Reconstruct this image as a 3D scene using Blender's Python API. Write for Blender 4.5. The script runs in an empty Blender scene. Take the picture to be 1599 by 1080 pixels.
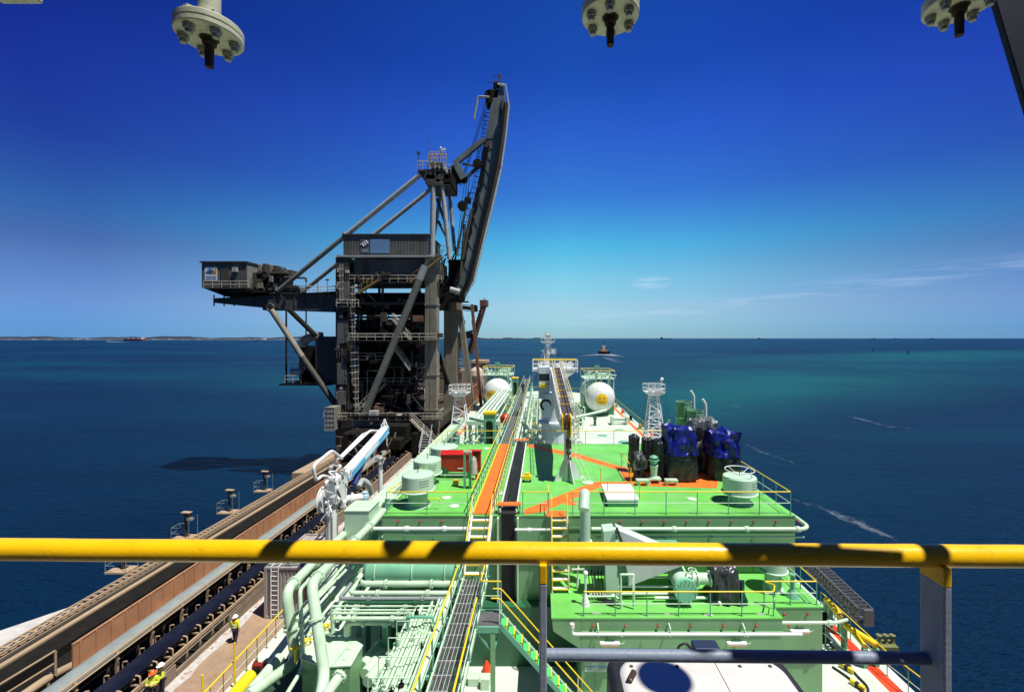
import bpy, math, random
from mathutils import Vector, Matrix
R = math.radians
random.seed(7)
sc = bpy.context.scene
col = sc.collection
# ------------------------------------------------------------------ camera, sky, sun
F = 700.0; CX = 845.0; HY = 528.0; CAMZ = 24.3
YAW = 0.0
cam_d = bpy.data.cameras.new('camera'); cam = bpy.data.objects.new('camera', cam_d); col.objects.link(cam)
cam.location = (0, 0, CAMZ); cam.rotation_euler = (R(90), 0, YAW)
cam_d.sensor_width = 36; cam_d.lens = F / 1599 * 36
cam_d.shift_y = -(540 - HY) / 1599; cam_d.shift_x = -(CX - 799.5) / 1599
cam_d.clip_start = 0.02; cam_d.clip_end = 200000
sc.camera = cam
sc.view_settings.view_transform = 'Standard'; sc.view_settings.look = 'None'
sc.view_settings.exposure = 0.42; sc.view_settings.gamma = 1.0
SUN = Vector((0.36, -0.19, 1.0)).normalized()
sd = bpy.data.lights.new('sun', 'SUN'); sd.energy = 4.9; sd.angle = R(0.5); sd.color = (1.0, 0.955, 0.88)
so = bpy.data.objects.new('sun', sd); col.objects.link(so); so.rotation_euler = SUN.to_track_quat('Z', 'Y').to_euler()
so.location = (0, 0, 200)
W = bpy.data.worlds.new('World'); sc.world = W; W.use_nodes = True
nt = W.node_tree; nt.nodes.clear()
def N(nt, t, **k):
    n = nt.nodes.new(t)
    for a, b in k.items(): setattr(n, a, b)
    return n
def setin(n, **k):
    for a, b in k.items(): n.inputs[a.replace('_', ' ')].default_value = b
def ramp(nt, stops, interp='LINEAR'):
    n = N(nt, 'ShaderNodeValToRGB'); r = n.color_ramp; r.interpolation = interp
    while len(r.elements) < len(stops): r.elements.new(0.5)
    for e, (p, c) in zip(r.elements, stops):
        e.position = p; e.color = (c[0], c[1], c[2], 1) if len(c) == 3 else c
    return n
def mathn(nt, op, a, b=None, clamp=False):
    n = N(nt, 'ShaderNodeMath', operation=op); n.use_clamp = clamp
    for i, v in enumerate((a, b)):
        if v is None: continue
        if isinstance(v, (int, float)): n.inputs[i].default_value = v
        else: nt.links.new(v, n.inputs[i])
    return n.outputs[0]
sky = N(nt, 'ShaderNodeTexSky', sky_type='NISHITA', sun_disc=False)
sky.sun_elevation = math.asin(SUN.z); sky.sun_rotation = math.atan2(SUN.x, SUN.y)
sky.altitude = 20; sky.air_density = 1.0; sky.dust_density = 0.2; sky.ozone_density = 4.0
tc = N(nt, 'ShaderNodeTexCoord'); sep = N(nt, 'ShaderNodeSeparateXYZ'); nt.links.new(tc.outputs['Generated'], sep.inputs[0])
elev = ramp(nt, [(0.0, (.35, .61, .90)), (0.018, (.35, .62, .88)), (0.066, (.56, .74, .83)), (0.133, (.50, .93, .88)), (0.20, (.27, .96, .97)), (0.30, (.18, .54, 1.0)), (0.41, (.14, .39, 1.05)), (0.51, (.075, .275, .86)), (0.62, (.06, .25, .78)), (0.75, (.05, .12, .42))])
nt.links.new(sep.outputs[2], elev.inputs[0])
mul = N(nt, 'ShaderNodeMix', data_type='RGBA', blend_type='MULTIPLY'); mul.inputs[0].default_value = 1.0
nt.links.new(sky.outputs[0], mul.inputs[6]); nt.links.new(elev.outputs[0], mul.inputs[7])
# the sky is palest dead ahead and deepens towards both sides, as a polarised summer sky does
az = mathn(nt, 'ABSOLUTE', mathn(nt, 'SUBTRACT', sep.outputs[0], 0.05))
azl = ramp(nt, [(0.0, (1, 1, 1)), (0.30, (0.84, 0.89, 0.98)), (0.78, (0.34, 0.53, 0.95))]); nt.links.new(az, azl.inputs[0])
azh = ramp(nt, [(0.0, (1, 1, 1)), (0.25, (0.90, 0.84, 0.94)), (0.75, (0.40, 0.26, 0.52))]); nt.links.new(az, azh.inputs[0])
azr = N(nt, 'ShaderNodeMix', data_type='RGBA'); nt.links.new(mathn(nt, 'MULTIPLY', sep.outputs[2], 6.5, True), azr.inputs[0]); nt.links.new(azl.outputs[0], azr.inputs[6]); nt.links.new(azh.outputs[0], azr.inputs[7])
mul2 = N(nt, 'ShaderNodeMix', data_type='RGBA', blend_type='MULTIPLY'); mul2.inputs[0].default_value = 1.0
nt.links.new(mul.outputs[2], mul2.inputs[6]); nt.links.new(azr.outputs[2], mul2.inputs[7])
# thin streaks of cirrus low over the sea to the right
mp = N(nt, 'ShaderNodeMapping'); nt.links.new(tc.outputs['Generated'], mp.inputs[0]); mp.inputs['Scale'].default_value = (5.0, 5.0, 62.0); mp.inputs['Rotation'].default_value = (0, R(5.2), 0)
cn = N(nt, 'ShaderNodeTexNoise'); nt.links.new(mp.outputs[0], cn.inputs['Vector']); setin(cn, Scale=1.3, Detail=7.0, Roughness=0.62)
cr = ramp(nt, [(0.44, (0, 0, 0)), (0.76, (1, 1, 1))]); nt.links.new(cn.outputs[0], cr.inputs[0])
tilt = mathn(nt, 'SUBTRACT', sep.outputs[2], mathn(nt, 'MULTIPLY', sep.outputs[0], 0.12))
band = ramp(nt, [(0.0, (0, 0, 0)), (0.012, (.3, .3, .3)), (0.027, (1, 1, 1)), (0.038, (.4, .4, .4)), (0.050, (0, 0, 0))]); nt.links.new(tilt, band.inputs[0])
side = ramp(nt, [(0.0, (0, 0, 0)), (0.10, (.6, .6, .6)), (0.5, (1, 1, 1))]); nt.links.new(sep.outputs[0], side.inputs[0])
cf = mathn(nt, 'MULTIPLY', mathn(nt, 'MULTIPLY', cr.outputs[0], band.outputs[0]), side.outputs[0])
px_ = mathn(nt, 'MULTIPLY', mathn(nt, 'SUBTRACT', sep.outputs[0], .238), 26.0); pz_ = mathn(nt, 'MULTIPLY', mathn(nt, 'SUBTRACT', sep.outputs[2], .119), 85.0)
pd = mathn(nt, 'SUBTRACT', 1.25, mathn(nt, 'SQRT', mathn(nt, 'ADD', mathn(nt, 'MULTIPLY', px_, px_), mathn(nt, 'MULTIPLY', pz_, pz_))), True)
puff = mathn(nt, 'MULTIPLY', mathn(nt, 'MULTIPLY', pd, mathn(nt, 'SUBTRACT', cn.outputs[0], .36, True)), 2.6, True)
cf = mathn(nt, 'ADD', mathn(nt, 'MULTIPLY', cf, 0.40), puff, True)
cmix = N(nt, 'ShaderNodeMix', data_type='RGBA'); nt.links.new(cf, cmix.inputs[0]); nt.links.new(mul2.outputs[2], cmix.inputs[6]); cmix.inputs[7].default_value = (5.4, 6.2, 7.4, 1)
# unseen sky behind the bridge and overhead is darkened to weaken the fill light
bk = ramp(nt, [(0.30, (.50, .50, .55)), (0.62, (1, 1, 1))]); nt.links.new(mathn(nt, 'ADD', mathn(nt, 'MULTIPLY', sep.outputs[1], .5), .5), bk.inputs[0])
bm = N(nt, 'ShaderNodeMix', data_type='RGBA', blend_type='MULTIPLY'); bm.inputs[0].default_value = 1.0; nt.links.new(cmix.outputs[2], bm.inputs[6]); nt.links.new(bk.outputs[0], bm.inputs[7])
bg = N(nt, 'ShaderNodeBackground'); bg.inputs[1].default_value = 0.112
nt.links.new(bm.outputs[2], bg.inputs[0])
wo = N(nt, 'ShaderNodeOutputWorld'); nt.links.new(bg.outputs[0], wo.inputs[0])
FW = Vector((-math.sin(YAW), math.cos(YAW), 0)); RT = Vector((math.cos(YAW), math.sin(YAW), 0))
def at(px, py, Y=None, Z=None, X=None):
    """the point of the place seen at a given spot of the photograph, on a plane of known X, Y or Z"""
    d = FW + RT * ((px - CX) / F) + Vector((0, 0, (HY - py) / F))
    if Y is not None: t = Y / d.y
    elif X is not None: t = X / d.x
    else: t = (Z - CAMZ) / d.z
    return Vector((0, 0, CAMZ)) + d * t
# ------------------------------------------------------------------ materials
MATS = {}
def mat(name, c, rough=0.5, metal=0.0, var=0.12, scale=1.5, bump=0.0, bscale=20.0, dirt=None, dirtamt=0.5, dscale=0.8, spec=0.5, streak=False, rustamt=0.0):
    if name in MATS: return MATS[name]
    m = bpy.data.materials.new(name); m.use_nodes = True; t = m.node_tree; b = t.nodes['Principled BSDF']
    tcn = N(t, 'ShaderNodeTexCoord'); geo = N(t, 'ShaderNodeNewGeometry')
    n1 = N(t, 'ShaderNodeTexNoise'); setin(n1, Scale=scale, Detail=5.0, Roughness=0.6); t.links.new(geo.outputs['Position'], n1.inputs['Vector'])
    lo = tuple(x * (1 - var) for x in c); hi = tuple(min(1, x * (1 + var)) for x in c)
    r = ramp(t, [(0.3, lo), (0.7, hi)]); t.links.new(n1.outputs[0], r.inputs[0]); out = r.outputs[0]
    if dirt:
        mpn = N(t, 'ShaderNodeMapping'); t.links.new(geo.outputs['Position'], mpn.inputs[0])
        mpn.inputs['Scale'].default_value = (1, 1, 0.16) if streak else (1, 1, 1)
        n2 = N(t, 'ShaderNodeTexNoise'); setin(n2, Scale=dscale, Detail=8.0, Roughness=0.7); t.links.new(mpn.outputs[0], n2.inputs['Vector'])
        r2 = ramp(t, [(0.60 - 0.28 * dirtamt, (0, 0, 0)), (0.74, (1, 1, 1))]); t.links.new(n2.outputs[0], r2.inputs[0])
        mx = N(t, 'ShaderNodeMix', data_type='RGBA'); t.links.new(mathn(t, 'MULTIPLY', r2.outputs[0], min(1, dirtamt + .25)), mx.inputs[0]); t.links.new(out, mx.inputs[6]); mx.inputs[7].default_value = (*dirt, 1); out = mx.outputs[2]
    if rustamt:
        n5 = N(t, 'ShaderNodeTexNoise'); setin(n5, Scale=2.3, Detail=9.0, Roughness=0.78); mr = N(t, 'ShaderNodeMapping'); t.links.new(geo.outputs['Position'], mr.inputs[0]); mr.inputs['Scale'].default_value = (1, 1, .45); t.links.new(mr.outputs[0], n5.inputs['Vector'])
        r5 = ramp(t, [(0.635, (0, 0, 0)), (0.70, (1, 1, 1))]); t.links.new(n5.outputs[0], r5.inputs[0]); m5 = N(t, 'ShaderNodeMix', data_type='RGBA'); t.links.new(mathn(t, 'MULTIPLY', r5.outputs[0], rustamt), m5.inputs[0]); t.links.new(out, m5.inputs[6]); m5.inputs[7].default_value = (.20, .10, .045, 1); out = m5.outputs[2]
    t.links.new(out, b.inputs['Base Color'])
    rr = N(t, 'ShaderNodeMapRange'); rr.inputs[3].default_value = max(.02, rough - .12); rr.inputs[4].default_value = min(1, rough + .12); t.links.new(n1.outputs[0], rr.inputs[0]); t.links.new(rr.outputs[0], b.inputs['Roughness'])
    b.inputs['Metallic'].default_value = metal; b.inputs['Specular IOR Level'].default_value = spec
    if bump:
        n3 = N(t, 'ShaderNodeTexNoise'); setin(n3, Scale=bscale, Detail=4.0); t.links.new(geo.outputs['Position'], n3.inputs['Vector'])
        bp = N(t, 'ShaderNodeBump'); setin(bp, Strength=bump, Distance=0.3 / bscale); t.links.new(n3.outputs[0], bp.inputs['Height']); t.links.new(bp.outputs[0], b.inputs['Normal'])
    MATS[name] = m; return m
rust = (0.16, 0.06, 0.025)
DECK = mat('green deck paint', (0.125, 0.46, 0.070), 0.55, var=.18, scale=.5, rustamt=.55, dirt=(0.20, 0.50, 0.17), dirtamt=.55, dscale=.55, bump=.1, bscale=40)
WALL = mat('sea green wall paint', (0.18, 0.36, 0.17), 0.45, var=.08, scale=.6, rustamt=.35, dirt=(0.10, 0.29, 0.15), dirtamt=.3, dscale=1.1, streak=True)
MINT = mat('pale mint pipe paint', (0.50, 0.68, 0.49), 0.38, var=.08, scale=1.3, rustamt=.6, dirt=(0.30, 0.42, 0.28), dirtamt=.4, dscale=2.2)
MINTD = 0
MINTV = mat('mint tank paint', (0.45, 0.64, 0.48), 0.42, rustamt=.4, var=.05, scale=1.0, dirt=(0.30, 0.42, 0.30), dirtamt=.2, dscale=1.7, streak=True)
PALE = mat('bleached mint deck paint', (0.52, 0.60, 0.50), 0.6, var=.12, scale=.5, rustamt=.6, dirt=(0.34, 0.44, 0.34), dirtamt=.35, dscale=.9)
STEELG = mat('sea green steel paint', (0.13, 0.37, 0.24), 0.45, var=.1)
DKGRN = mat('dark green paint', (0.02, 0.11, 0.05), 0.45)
WHITE = mat('white marine paint', (0.76, 0.78, 0.75), 0.4, rustamt=.4, var=.04, dirt=(0.45, 0.42, 0.36), dirtamt=.18, dscale=2.0, streak=True)
YEL = mat('yellow handrail paint', (0.80, 0.58, 0.015), 0.4, var=.06, scale=3)
ORG = mat('orange walkway paint', (0.85, 0.155, 0.012), 0.6, var=.10, scale=1.2, dirt=(0.50, 0.16, 0.05), dirtamt=.3, dscale=1.8, bump=.2, bscale=50)
RED = mat('red paint', (0.48, 0.014, 0.010), 0.4, var=.1)
DKRED = mat('dull red paint', (0.22, 0.02, 0.015), 0.5)
BLK = mat('black rubber', (0.012, 0.012, 0.014), 0.6, bump=.3, bscale=12)
TARPB = mat('blue tarpaulin', (0.003, 0.009, 0.165), 0.36, var=.25, scale=3, bump=.5, bscale=12)
TARPK = mat('black tarpaulin', (0.018, 0.020, 0.022), 0.38, var=.3, scale=3, bump=.8, bscale=4)
TARPG = mat('grey tarpaulin', (0.085, 0.10, 0.10), 0.42, var=.3, scale=3, bump=.7, bscale=5)
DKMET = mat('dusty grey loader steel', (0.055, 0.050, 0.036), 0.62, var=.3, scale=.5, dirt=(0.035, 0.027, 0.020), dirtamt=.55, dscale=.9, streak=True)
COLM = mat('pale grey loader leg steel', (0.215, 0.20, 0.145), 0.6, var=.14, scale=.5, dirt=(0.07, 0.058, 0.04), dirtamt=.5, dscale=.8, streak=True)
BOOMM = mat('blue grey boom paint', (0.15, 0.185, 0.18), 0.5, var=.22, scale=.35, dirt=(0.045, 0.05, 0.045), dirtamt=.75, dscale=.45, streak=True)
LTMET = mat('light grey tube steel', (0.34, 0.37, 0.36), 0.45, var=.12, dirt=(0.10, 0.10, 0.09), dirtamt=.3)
BLKST = mat('near black steel and shade', (0.012, 0.011, 0.009), 0.8, var=.3, scale=1, spec=.12)  # black parts, and deep shade painted into the loader core and trench
BROWN = mat('rusty brown steel', (0.15, 0.075, 0.042), 0.75, var=.3, scale=.5, dirt=(0.05, 0.025, 0.018), dirtamt=.5)
TAN = mat('dust stained concrete', (0.36, 0.265, 0.165), 0.85, var=.15, scale=.4, dirt=(0.22, 0.16, 0.11), dirtamt=.4, bump=.3, bscale=8)
PINK = mat('bauxite stained sheet', (0.40, 0.20, 0.10), 0.8, var=.14, scale=.5, dirt=(0.25, 0.12, 0.07), dirtamt=.45, dscale=.9)
GREYM = mat('galvanised cover sheet', (0.22, 0.26, 0.25), 0.55, var=.1, dirt=(0.17, 0.16, 0.14), dirtamt=.35)
BELT = mat('navy conveyor belt', (0.004, 0.006, 0.016), 0.4, var=.3, scale=1.5)
GREYBOX = mat('grey container paint', (0.36, 0.33, 0.31), 0.6, var=.08, dirt=(0.22, 0.16, 0.12), dirtamt=.4, streak=True)
BLUEA = mat('pale blue paint', (0.10, 0.42, 0.66), 0.4)
DBLUE = mat('deep blue paint', (0.02, 0.06, 0.30), 0.45)
GRATE = mat('galvanised grating', (0.12, 0.125, 0.12), 0.55, metal=.2, var=.2, scale=2)
POSTB = mat('paler blue grey post paint', (0.25, 0.29, 0.35), 0.5, var=.12, scale=8, bump=.3, bscale=90, rustamt=.25)
RAILB = mat('blue grey rail paint', (0.16, 0.20, 0.27), 0.5, var=.1, scale=8, bump=.35, bscale=90)
YELB = mat('thick yellow rail paint', (0.80, 0.465, 0.002), 0.30, var=.05, scale=14, bump=.22, bscale=110, dirt=(0.24, 0.12, 0.015), dirtamt=.12, dscale=26)
IVORY = mat('ivory flange paint', (0.50, 0.52, 0.36), 0.45, var=.08, scale=25, bump=.2, bscale=90, dirt=(0.30, 0.24, 0.12), dirtamt=.2, dscale=22)
RUSTM = mat('rusted bolt steel', (0.035, 0.018, 0.012), 0.8, var=.3, scale=40)
NUTG = mat('painted nut steel', (0.30, 0.32, 0.26), 0.5, var=.1, scale=30)
def corrug(name, c, axis='X', freq=6.0):
    m = mat(name, c, 0.6, var=.25, scale=.5, dirt=tuple(x * .3 for x in c), dirtamt=.45, dscale=.8, streak=True)
    t = m.node_tree; b = t.nodes['Principled BSDF']; g = N(t, 'ShaderNodeNewGeometry'); w = N(t, 'ShaderNodeTexWave'); w.bands_direction = axis
    setin(w, Scale=freq, Distortion=0.0); t.links.new(g.outputs['Position'], w.inputs['Vector'])
    bp = N(t, 'ShaderNodeBump'); setin(bp, Strength=1.0, Distance=0.06); t.links.new(w.outputs[0], bp.inputs['Height']); t.links.new(bp.outputs[0], b.inputs['Normal']); return m
CORR = corrug('corrugated house cladding', (0.105, 0.104, 0.086), 'X', 1.25)
CORRLIT = corrug('corrugated cladding painted sunlit', (0.24, 0.24, 0.21), 'Y', 1.25)  # lighter copy of the cladding, sunlight painted into the end wall
# ------------------------------------------------------------------ mesh helpers
def V(*a): return Vector(a)
class MB:
    def __init__(s): s.v = []; s.f = []; s.sm = []; s.mi = []; s.cur = 0; s.st = []
    def add(s, vs, fs, smooth=False):
        o = len(s.v); s.st.append((o, len(s.f))); s.v += [Vector(x) for x in vs]
        for f in fs: s.f.append(tuple(i + o for i in f)); s.sm.append(smooth); s.mi.append(s.cur)
        return s
    def box(s, x0, x1, y0, y1, z0, z1):
        s.add([(x0, y0, z0), (x1, y0, z0), (x1, y1, z0), (x0, y1, z0), (x0, y0, z1), (x1, y0, z1), (x1, y1, z1), (x0, y1, z1)],
              [(0, 3, 2, 1), (4, 5, 6, 7), (0, 1, 5, 4), (1, 2, 6, 5), (2, 3, 7, 6), (3, 0, 4, 7)]); return s
    def cb(s, c, d): return s.box(c[0] - d[0] / 2, c[0] + d[0] / 2, c[1] - d[1] / 2, c[1] + d[1] / 2, c[2] - d[2] / 2, c[2] + d[2] / 2)
    def bar(s, p, q, w, h=None, up=(0, 0, 1)):
        p = Vector(p); q = Vector(q); h = h or w; d = (q - p).normalized(); u = Vector(up)
        if abs(d.dot(u)) > .98: u = Vector((0, 1, 0))
        r = d.cross(u).normalized() * w / 2; u = r.cross(d).normalized() * h / 2
        s.add([p - r - u, p + r - u, p + r + u, p - r + u, q - r - u, q + r - u, q + r + u, q - r + u],
              [(0, 3, 2, 1), (4, 5, 6, 7), (0, 1, 5, 4), (1, 2, 6, 5), (2, 3, 7, 6), (3, 0, 4, 7)]); return s
    def tube(s, p, q, r, n=10, r2=None, cap=True):
        p = Vector(p); q = Vector(q); d = (q - p).normalized(); a = d.orthogonal().normalized(); b = d.cross(a); r2 = r if r2 is None else r2
        vs = []
        for c, rr in ((p, r), (q, r2)):
            for i in range(n): t = 2 * math.pi * i / n; vs.append(c + (a * math.cos(t) + b * math.sin(t)) * rr)
        s.add(vs, [(i, (i + 1) % n, n + (i + 1) % n, n + i) for i in range(n)], True)
        if cap: s.add(vs, [tuple(range(n))[::-1], tuple(range(n, 2 * n))])
        return s
    def pipe(s, pts, r, n=10, bend=None, cap=True):
        pts = [Vector(p) for p in pts]; bend = r * 2.2 if bend is None else bend; path = [pts[0]]
        for i in range(1, len(pts) - 1):
            a, b, c = pts[i - 1], pts[i], pts[i + 1]; u = (a - b); w = (c - b); L = min(bend, u.length * .45, w.length * .45)
            A = b + u.normalized() * L; C = b + w.normalized() * L
            if bend <= 0: path.append(b); continue
            for k in range(5): t = k / 4; path.append(A * (1 - t) ** 2 + b * 2 * t * (1 - t) + C * t * t)
        path.append(pts[-1]); m = len(path); d0 = (path[1] - path[0]).normalized(); a = d0.orthogonal().normalized(); vs = []
        for i, p in enumerate(path):
            d = (path[min(i + 1, m - 1)] - path[max(i - 1, 0)]).normalized()
            a = (a - d * a.dot(d)).normalized(); b = d.cross(a)
            for k in range(n): t = 2 * math.pi * k / n; vs.append(p + (a * math.cos(t) + b * math.sin(t)) * r)
        fs = [(i * n + k, i * n + (k + 1) % n, (i + 1) * n + (k + 1) % n, (i + 1) * n + k) for i in range(m - 1) for k in range(n)]
        s.add(vs, fs, True)
        if cap: s.add(vs[:n] + vs[-n:], [tuple(range(n))[::-1], tuple(range(n, 2 * n))])
        return s
    def lathe(s, c, prof, n=24, axis=(0, 0, 1), smooth=True):
        c = Vector(c); d = Vector(axis).normalized(); a = d.orthogonal().normalized(); b = d.cross(a); vs = []
        for r, h in prof:
            for k in range(n): t = 2 * math.pi * k / n; vs.append(c + d * h + (a * math.cos(t) + b * math.sin(t)) * r)
        m = len(prof)
        for i in range(m - 1):
            seg = [(i * n + k, i * n + (k + 1) % n, (i + 1) * n + (k + 1) % n, (i + 1) * n + k) for k in range(n)]
            s.add([vs[j] for j in range(i * n, (i + 2) * n)], [tuple(x - i * n for x in f) for f in seg], smooth)
        s.add(vs[:n], [tuple(range(n))[::-1]]); s.add(vs[-n:], [tuple(range(n))]); return s
    def sphere(s, c, r, n=16, sc=(1, 1, 1)):
        c = Vector(c); m = n // 2; vs = []
        for i in range(m + 1):
            ph = math.pi * i / m
            for k in range(n): t = 2 * math.pi * k / n; vs.append(c + Vector((math.sin(ph) * math.cos(t) * r * sc[0], math.sin(ph) * math.sin(t) * r * sc[1], math.cos(ph) * r * sc[2])))
        s.add(vs, [(i * n + k, (i + 1) * n + k, (i + 1) * n + (k + 1) % n, i * n + (k + 1) % n) for i in range(m) for k in range(n)], True); return s
    def prism(s, pts, off):
        pts = [Vector(p) for p in pts]; off = Vector(off); n = len(pts)
        s.add(pts + [p + off for p in pts], [tuple(range(n))[::-1], tuple(range(n, 2 * n))] + [(i, (i + 1) % n, n + (i + 1) % n, n + i) for i in range(n)]); return s
    def ring(s, c, R_, r, axis=(0, 0, 1), n=20, m=6):
        c = Vector(c); d = Vector(axis).normalized(); a = d.orthogonal().normalized(); b = d.cross(a); vs = []
        for i in range(n):
            t = 2 * math.pi * i / n; u = a * math.cos(t) + b * math.sin(t)
            for k in range(m): p = 2 * math.pi * k / m; vs.append(c + u * (R_ + r * math.cos(p)) + d * r * math.sin(p))
        s.add(vs, [(i * m + k, ((i + 1) % n) * m + k, ((i + 1) % n) * m + (k + 1) % m, i * m + (k + 1) % m) for i in range(n) for k in range(m)], True); return s
    def build(s, name, m, parent=None, bevel=0, **tagk):
        one = {'legs': 'leg', 'trestle': 'trestle_leg', 'gussets': 'gusset', 'support': 'support', 'rest': 'rest', 'stilts': 'stilt', 'battens': 'batten', 'cables': 'cable', 'hoist_ropes': 'hoist_rope'}.get(name)
        if one and len(s.st) > 1:
            en = s.st[1:] + [(len(s.v), len(s.f))]; r = None
            for (v0, f0), (v1, f1) in zip(s.st, en):
                q = MB(); q.v = s.v[v0:v1]; q.f = [tuple(i - v0 for i in f) for f in s.f[f0:f1]]; q.sm = s.sm[f0:f1]; q.mi = s.mi[f0:f1]; r = q.build(one, m, parent, bevel, **tagk)
            return r
        me = bpy.data.meshes.new(name); o = Vector((0, 0, 0)); p = parent
        while p is not None: o += p.location; p = p.parent
        me.from_pydata([tuple(v - o) for v in s.v], [], s.f)
        ms = m if isinstance(m, (list, tuple)) else [m]
        for x in ms: me.materials.append(x)
        me.polygons.foreach_set('use_smooth', s.sm); me.polygons.foreach_set('material_index', s.mi)
        me.validate(); me.update()
        ob = bpy.data.objects.new(name, me); col.objects.link(ob); ob.parent = parent
        if bevel:
            b = ob.modifiers.new('bevel', 'BEVEL'); b.width = bevel; b.segments = 2; b.limit_method = 'ANGLE'; b.harden_normals = False
        for k, v in tagk.items(): ob[k] = v
        return ob
def tag(o, label, cat, group=None, kind=None):
    o['label'] = label; o['category'] = cat
    if group: o['group'] = group
    if kind: o['kind'] = kind
    return o
def thing(name, label, cat, loc=(0, 0, 0), group=None):
    o = bpy.data.objects.new(name, None); col.objects.link(o); o.location = loc; o.empty_display_size = .3
    return tag(o, label, cat, group)
def struct(mb, name, m, **k):
    o = mb.build(name, m, **k); o['kind'] = 'structure'; return o
def copy_tree(o, parent=None):
    c = o.copy(); col.objects.link(c); c.parent = parent
    for ch in list(o.children): copy_tree(ch, c)
    return c
def railing(label, pts, h=1.1, top=None, low=None, post=None, step=1.6, rt=.028, rm=.018, rp=.022, group='yellow topped guard rails', mids=(.5,), ends=True):
    """guard rail along pts (feet); top rail, mid rails and each stanchion are its parts"""
    top = top or YEL; low = low or MINT; post = post or STEELG
    pts = [Vector(p) for p in pts]; t = thing('guard_rail', label, 'railing', pts[0], group); up = Vector((0, 0, 1))
    a = MB(); a.pipe([p + up * h for p in pts], rt, 8, bend=.08); a.build('top_rail', top, t)
    for f in mids: b = MB(); b.pipe([p + up * h * f for p in pts], rm, 6, bend=.05); b.build('mid_rail', low, t)
    n = 0
    for i in range(len(pts) - 1):
        L = (pts[i + 1] - pts[i]).length; k = max(1, round(L / step))
        for j in range(k + (1 if i == len(pts) - 2 else 0)):
            if n >= 90: break
            p = pts[i].lerp(pts[i + 1], j / k); c = MB(); c.tube(p, p + up * (h - rt), rp, 6); c.box(p.x - .05, p.x + .05, p.y - .05, p.y + .05, p.z, p.z + .015); c.build('post', post, t); n += 1
    return t
def stairs(label, p, q, width, across, tread=None, nose=None, n=8, rail=True, side=None, group=None, cat='stairs', name='stairs', rungs=False):
    """p top, q bottom; across = unit vector over the width"""
    p = Vector(p); q = Vector(q); a = Vector(across) * width / 2; d = q - p; t = thing(name, label, cat, q, group)
    for s in (-1, 1): b = MB(); b.bar(p + a * s, q + a * s, .05, .16); b.build('stringer', side or WHITE, t)
    hd = Vector((d.x, d.y, 0)); hd = hd.normalized() if hd.length > .01 else Vector((0, 1, 0)); dep = .22 if not rungs else .04
    for i in range(1, n + 1):
        c = p + d * (i - .5) / n; m = MB(); m.bar(c - a * .96, c + a * .96, dep, .03); o = m.build('tread', tread or WHITE, t)
        e = c + hd * (dep / 2 + .012) + Vector((0, 0, .004)); m = MB(); m.bar(e - a * .95, e + a * .95, .045, .05); m.build('nosing', nose or YEL, o)
    if rail:
        for s in (-1, 1):
            m = MB(); u = Vector((0, 0, .95)); m.pipe([p + a * s + u - hd * .3, p + a * s + u, q + a * s + u, q + a * s], .025, 8, bend=.1); m.build('handrail', YEL, t)
            m = MB(); u = Vector((0, 0, .5)); m.tube(p + a * s + u, q + a * s + u, .014, 6); m.build('mid_rail', WHITE, t)
            for k in range(4): c = (p + a * s).lerp(q + a * s, k / 3.2); m = MB(); m.tube(c, c + Vector((0, 0, .94)), .018, 6); m.build('post', WHITE, t)
    return t
def lattice(mb, p, q, w0, w1, n=7, r=.05, d=.03):
    """four-legged lattice mast in one mesh, p foot and q top"""
    p = Vector(p); q = Vector(q); L = []
    for i in range(n + 1):
        t = i / n; c = p.lerp(q, t); w = (w0 + (w1 - w0) * t) / 2; L.append([c + Vector((x * w, y * w, 0)) for x, y in ((-1, -1), (1, -1), (1, 1), (-1, 1))])
    for k in range(4):
        mb.tube(L[0][k], L[n][k], r, 6)
        for i in range(n):
            mb.tube(L[i][k], L[i][(k + 1) % 4], d, 5)
            a, b = (k, (k + 1) % 4) if i % 2 else ((k + 1) % 4, k); mb.tube(L[i][a], L[i + 1][b], d, 5)
    return mb
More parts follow.
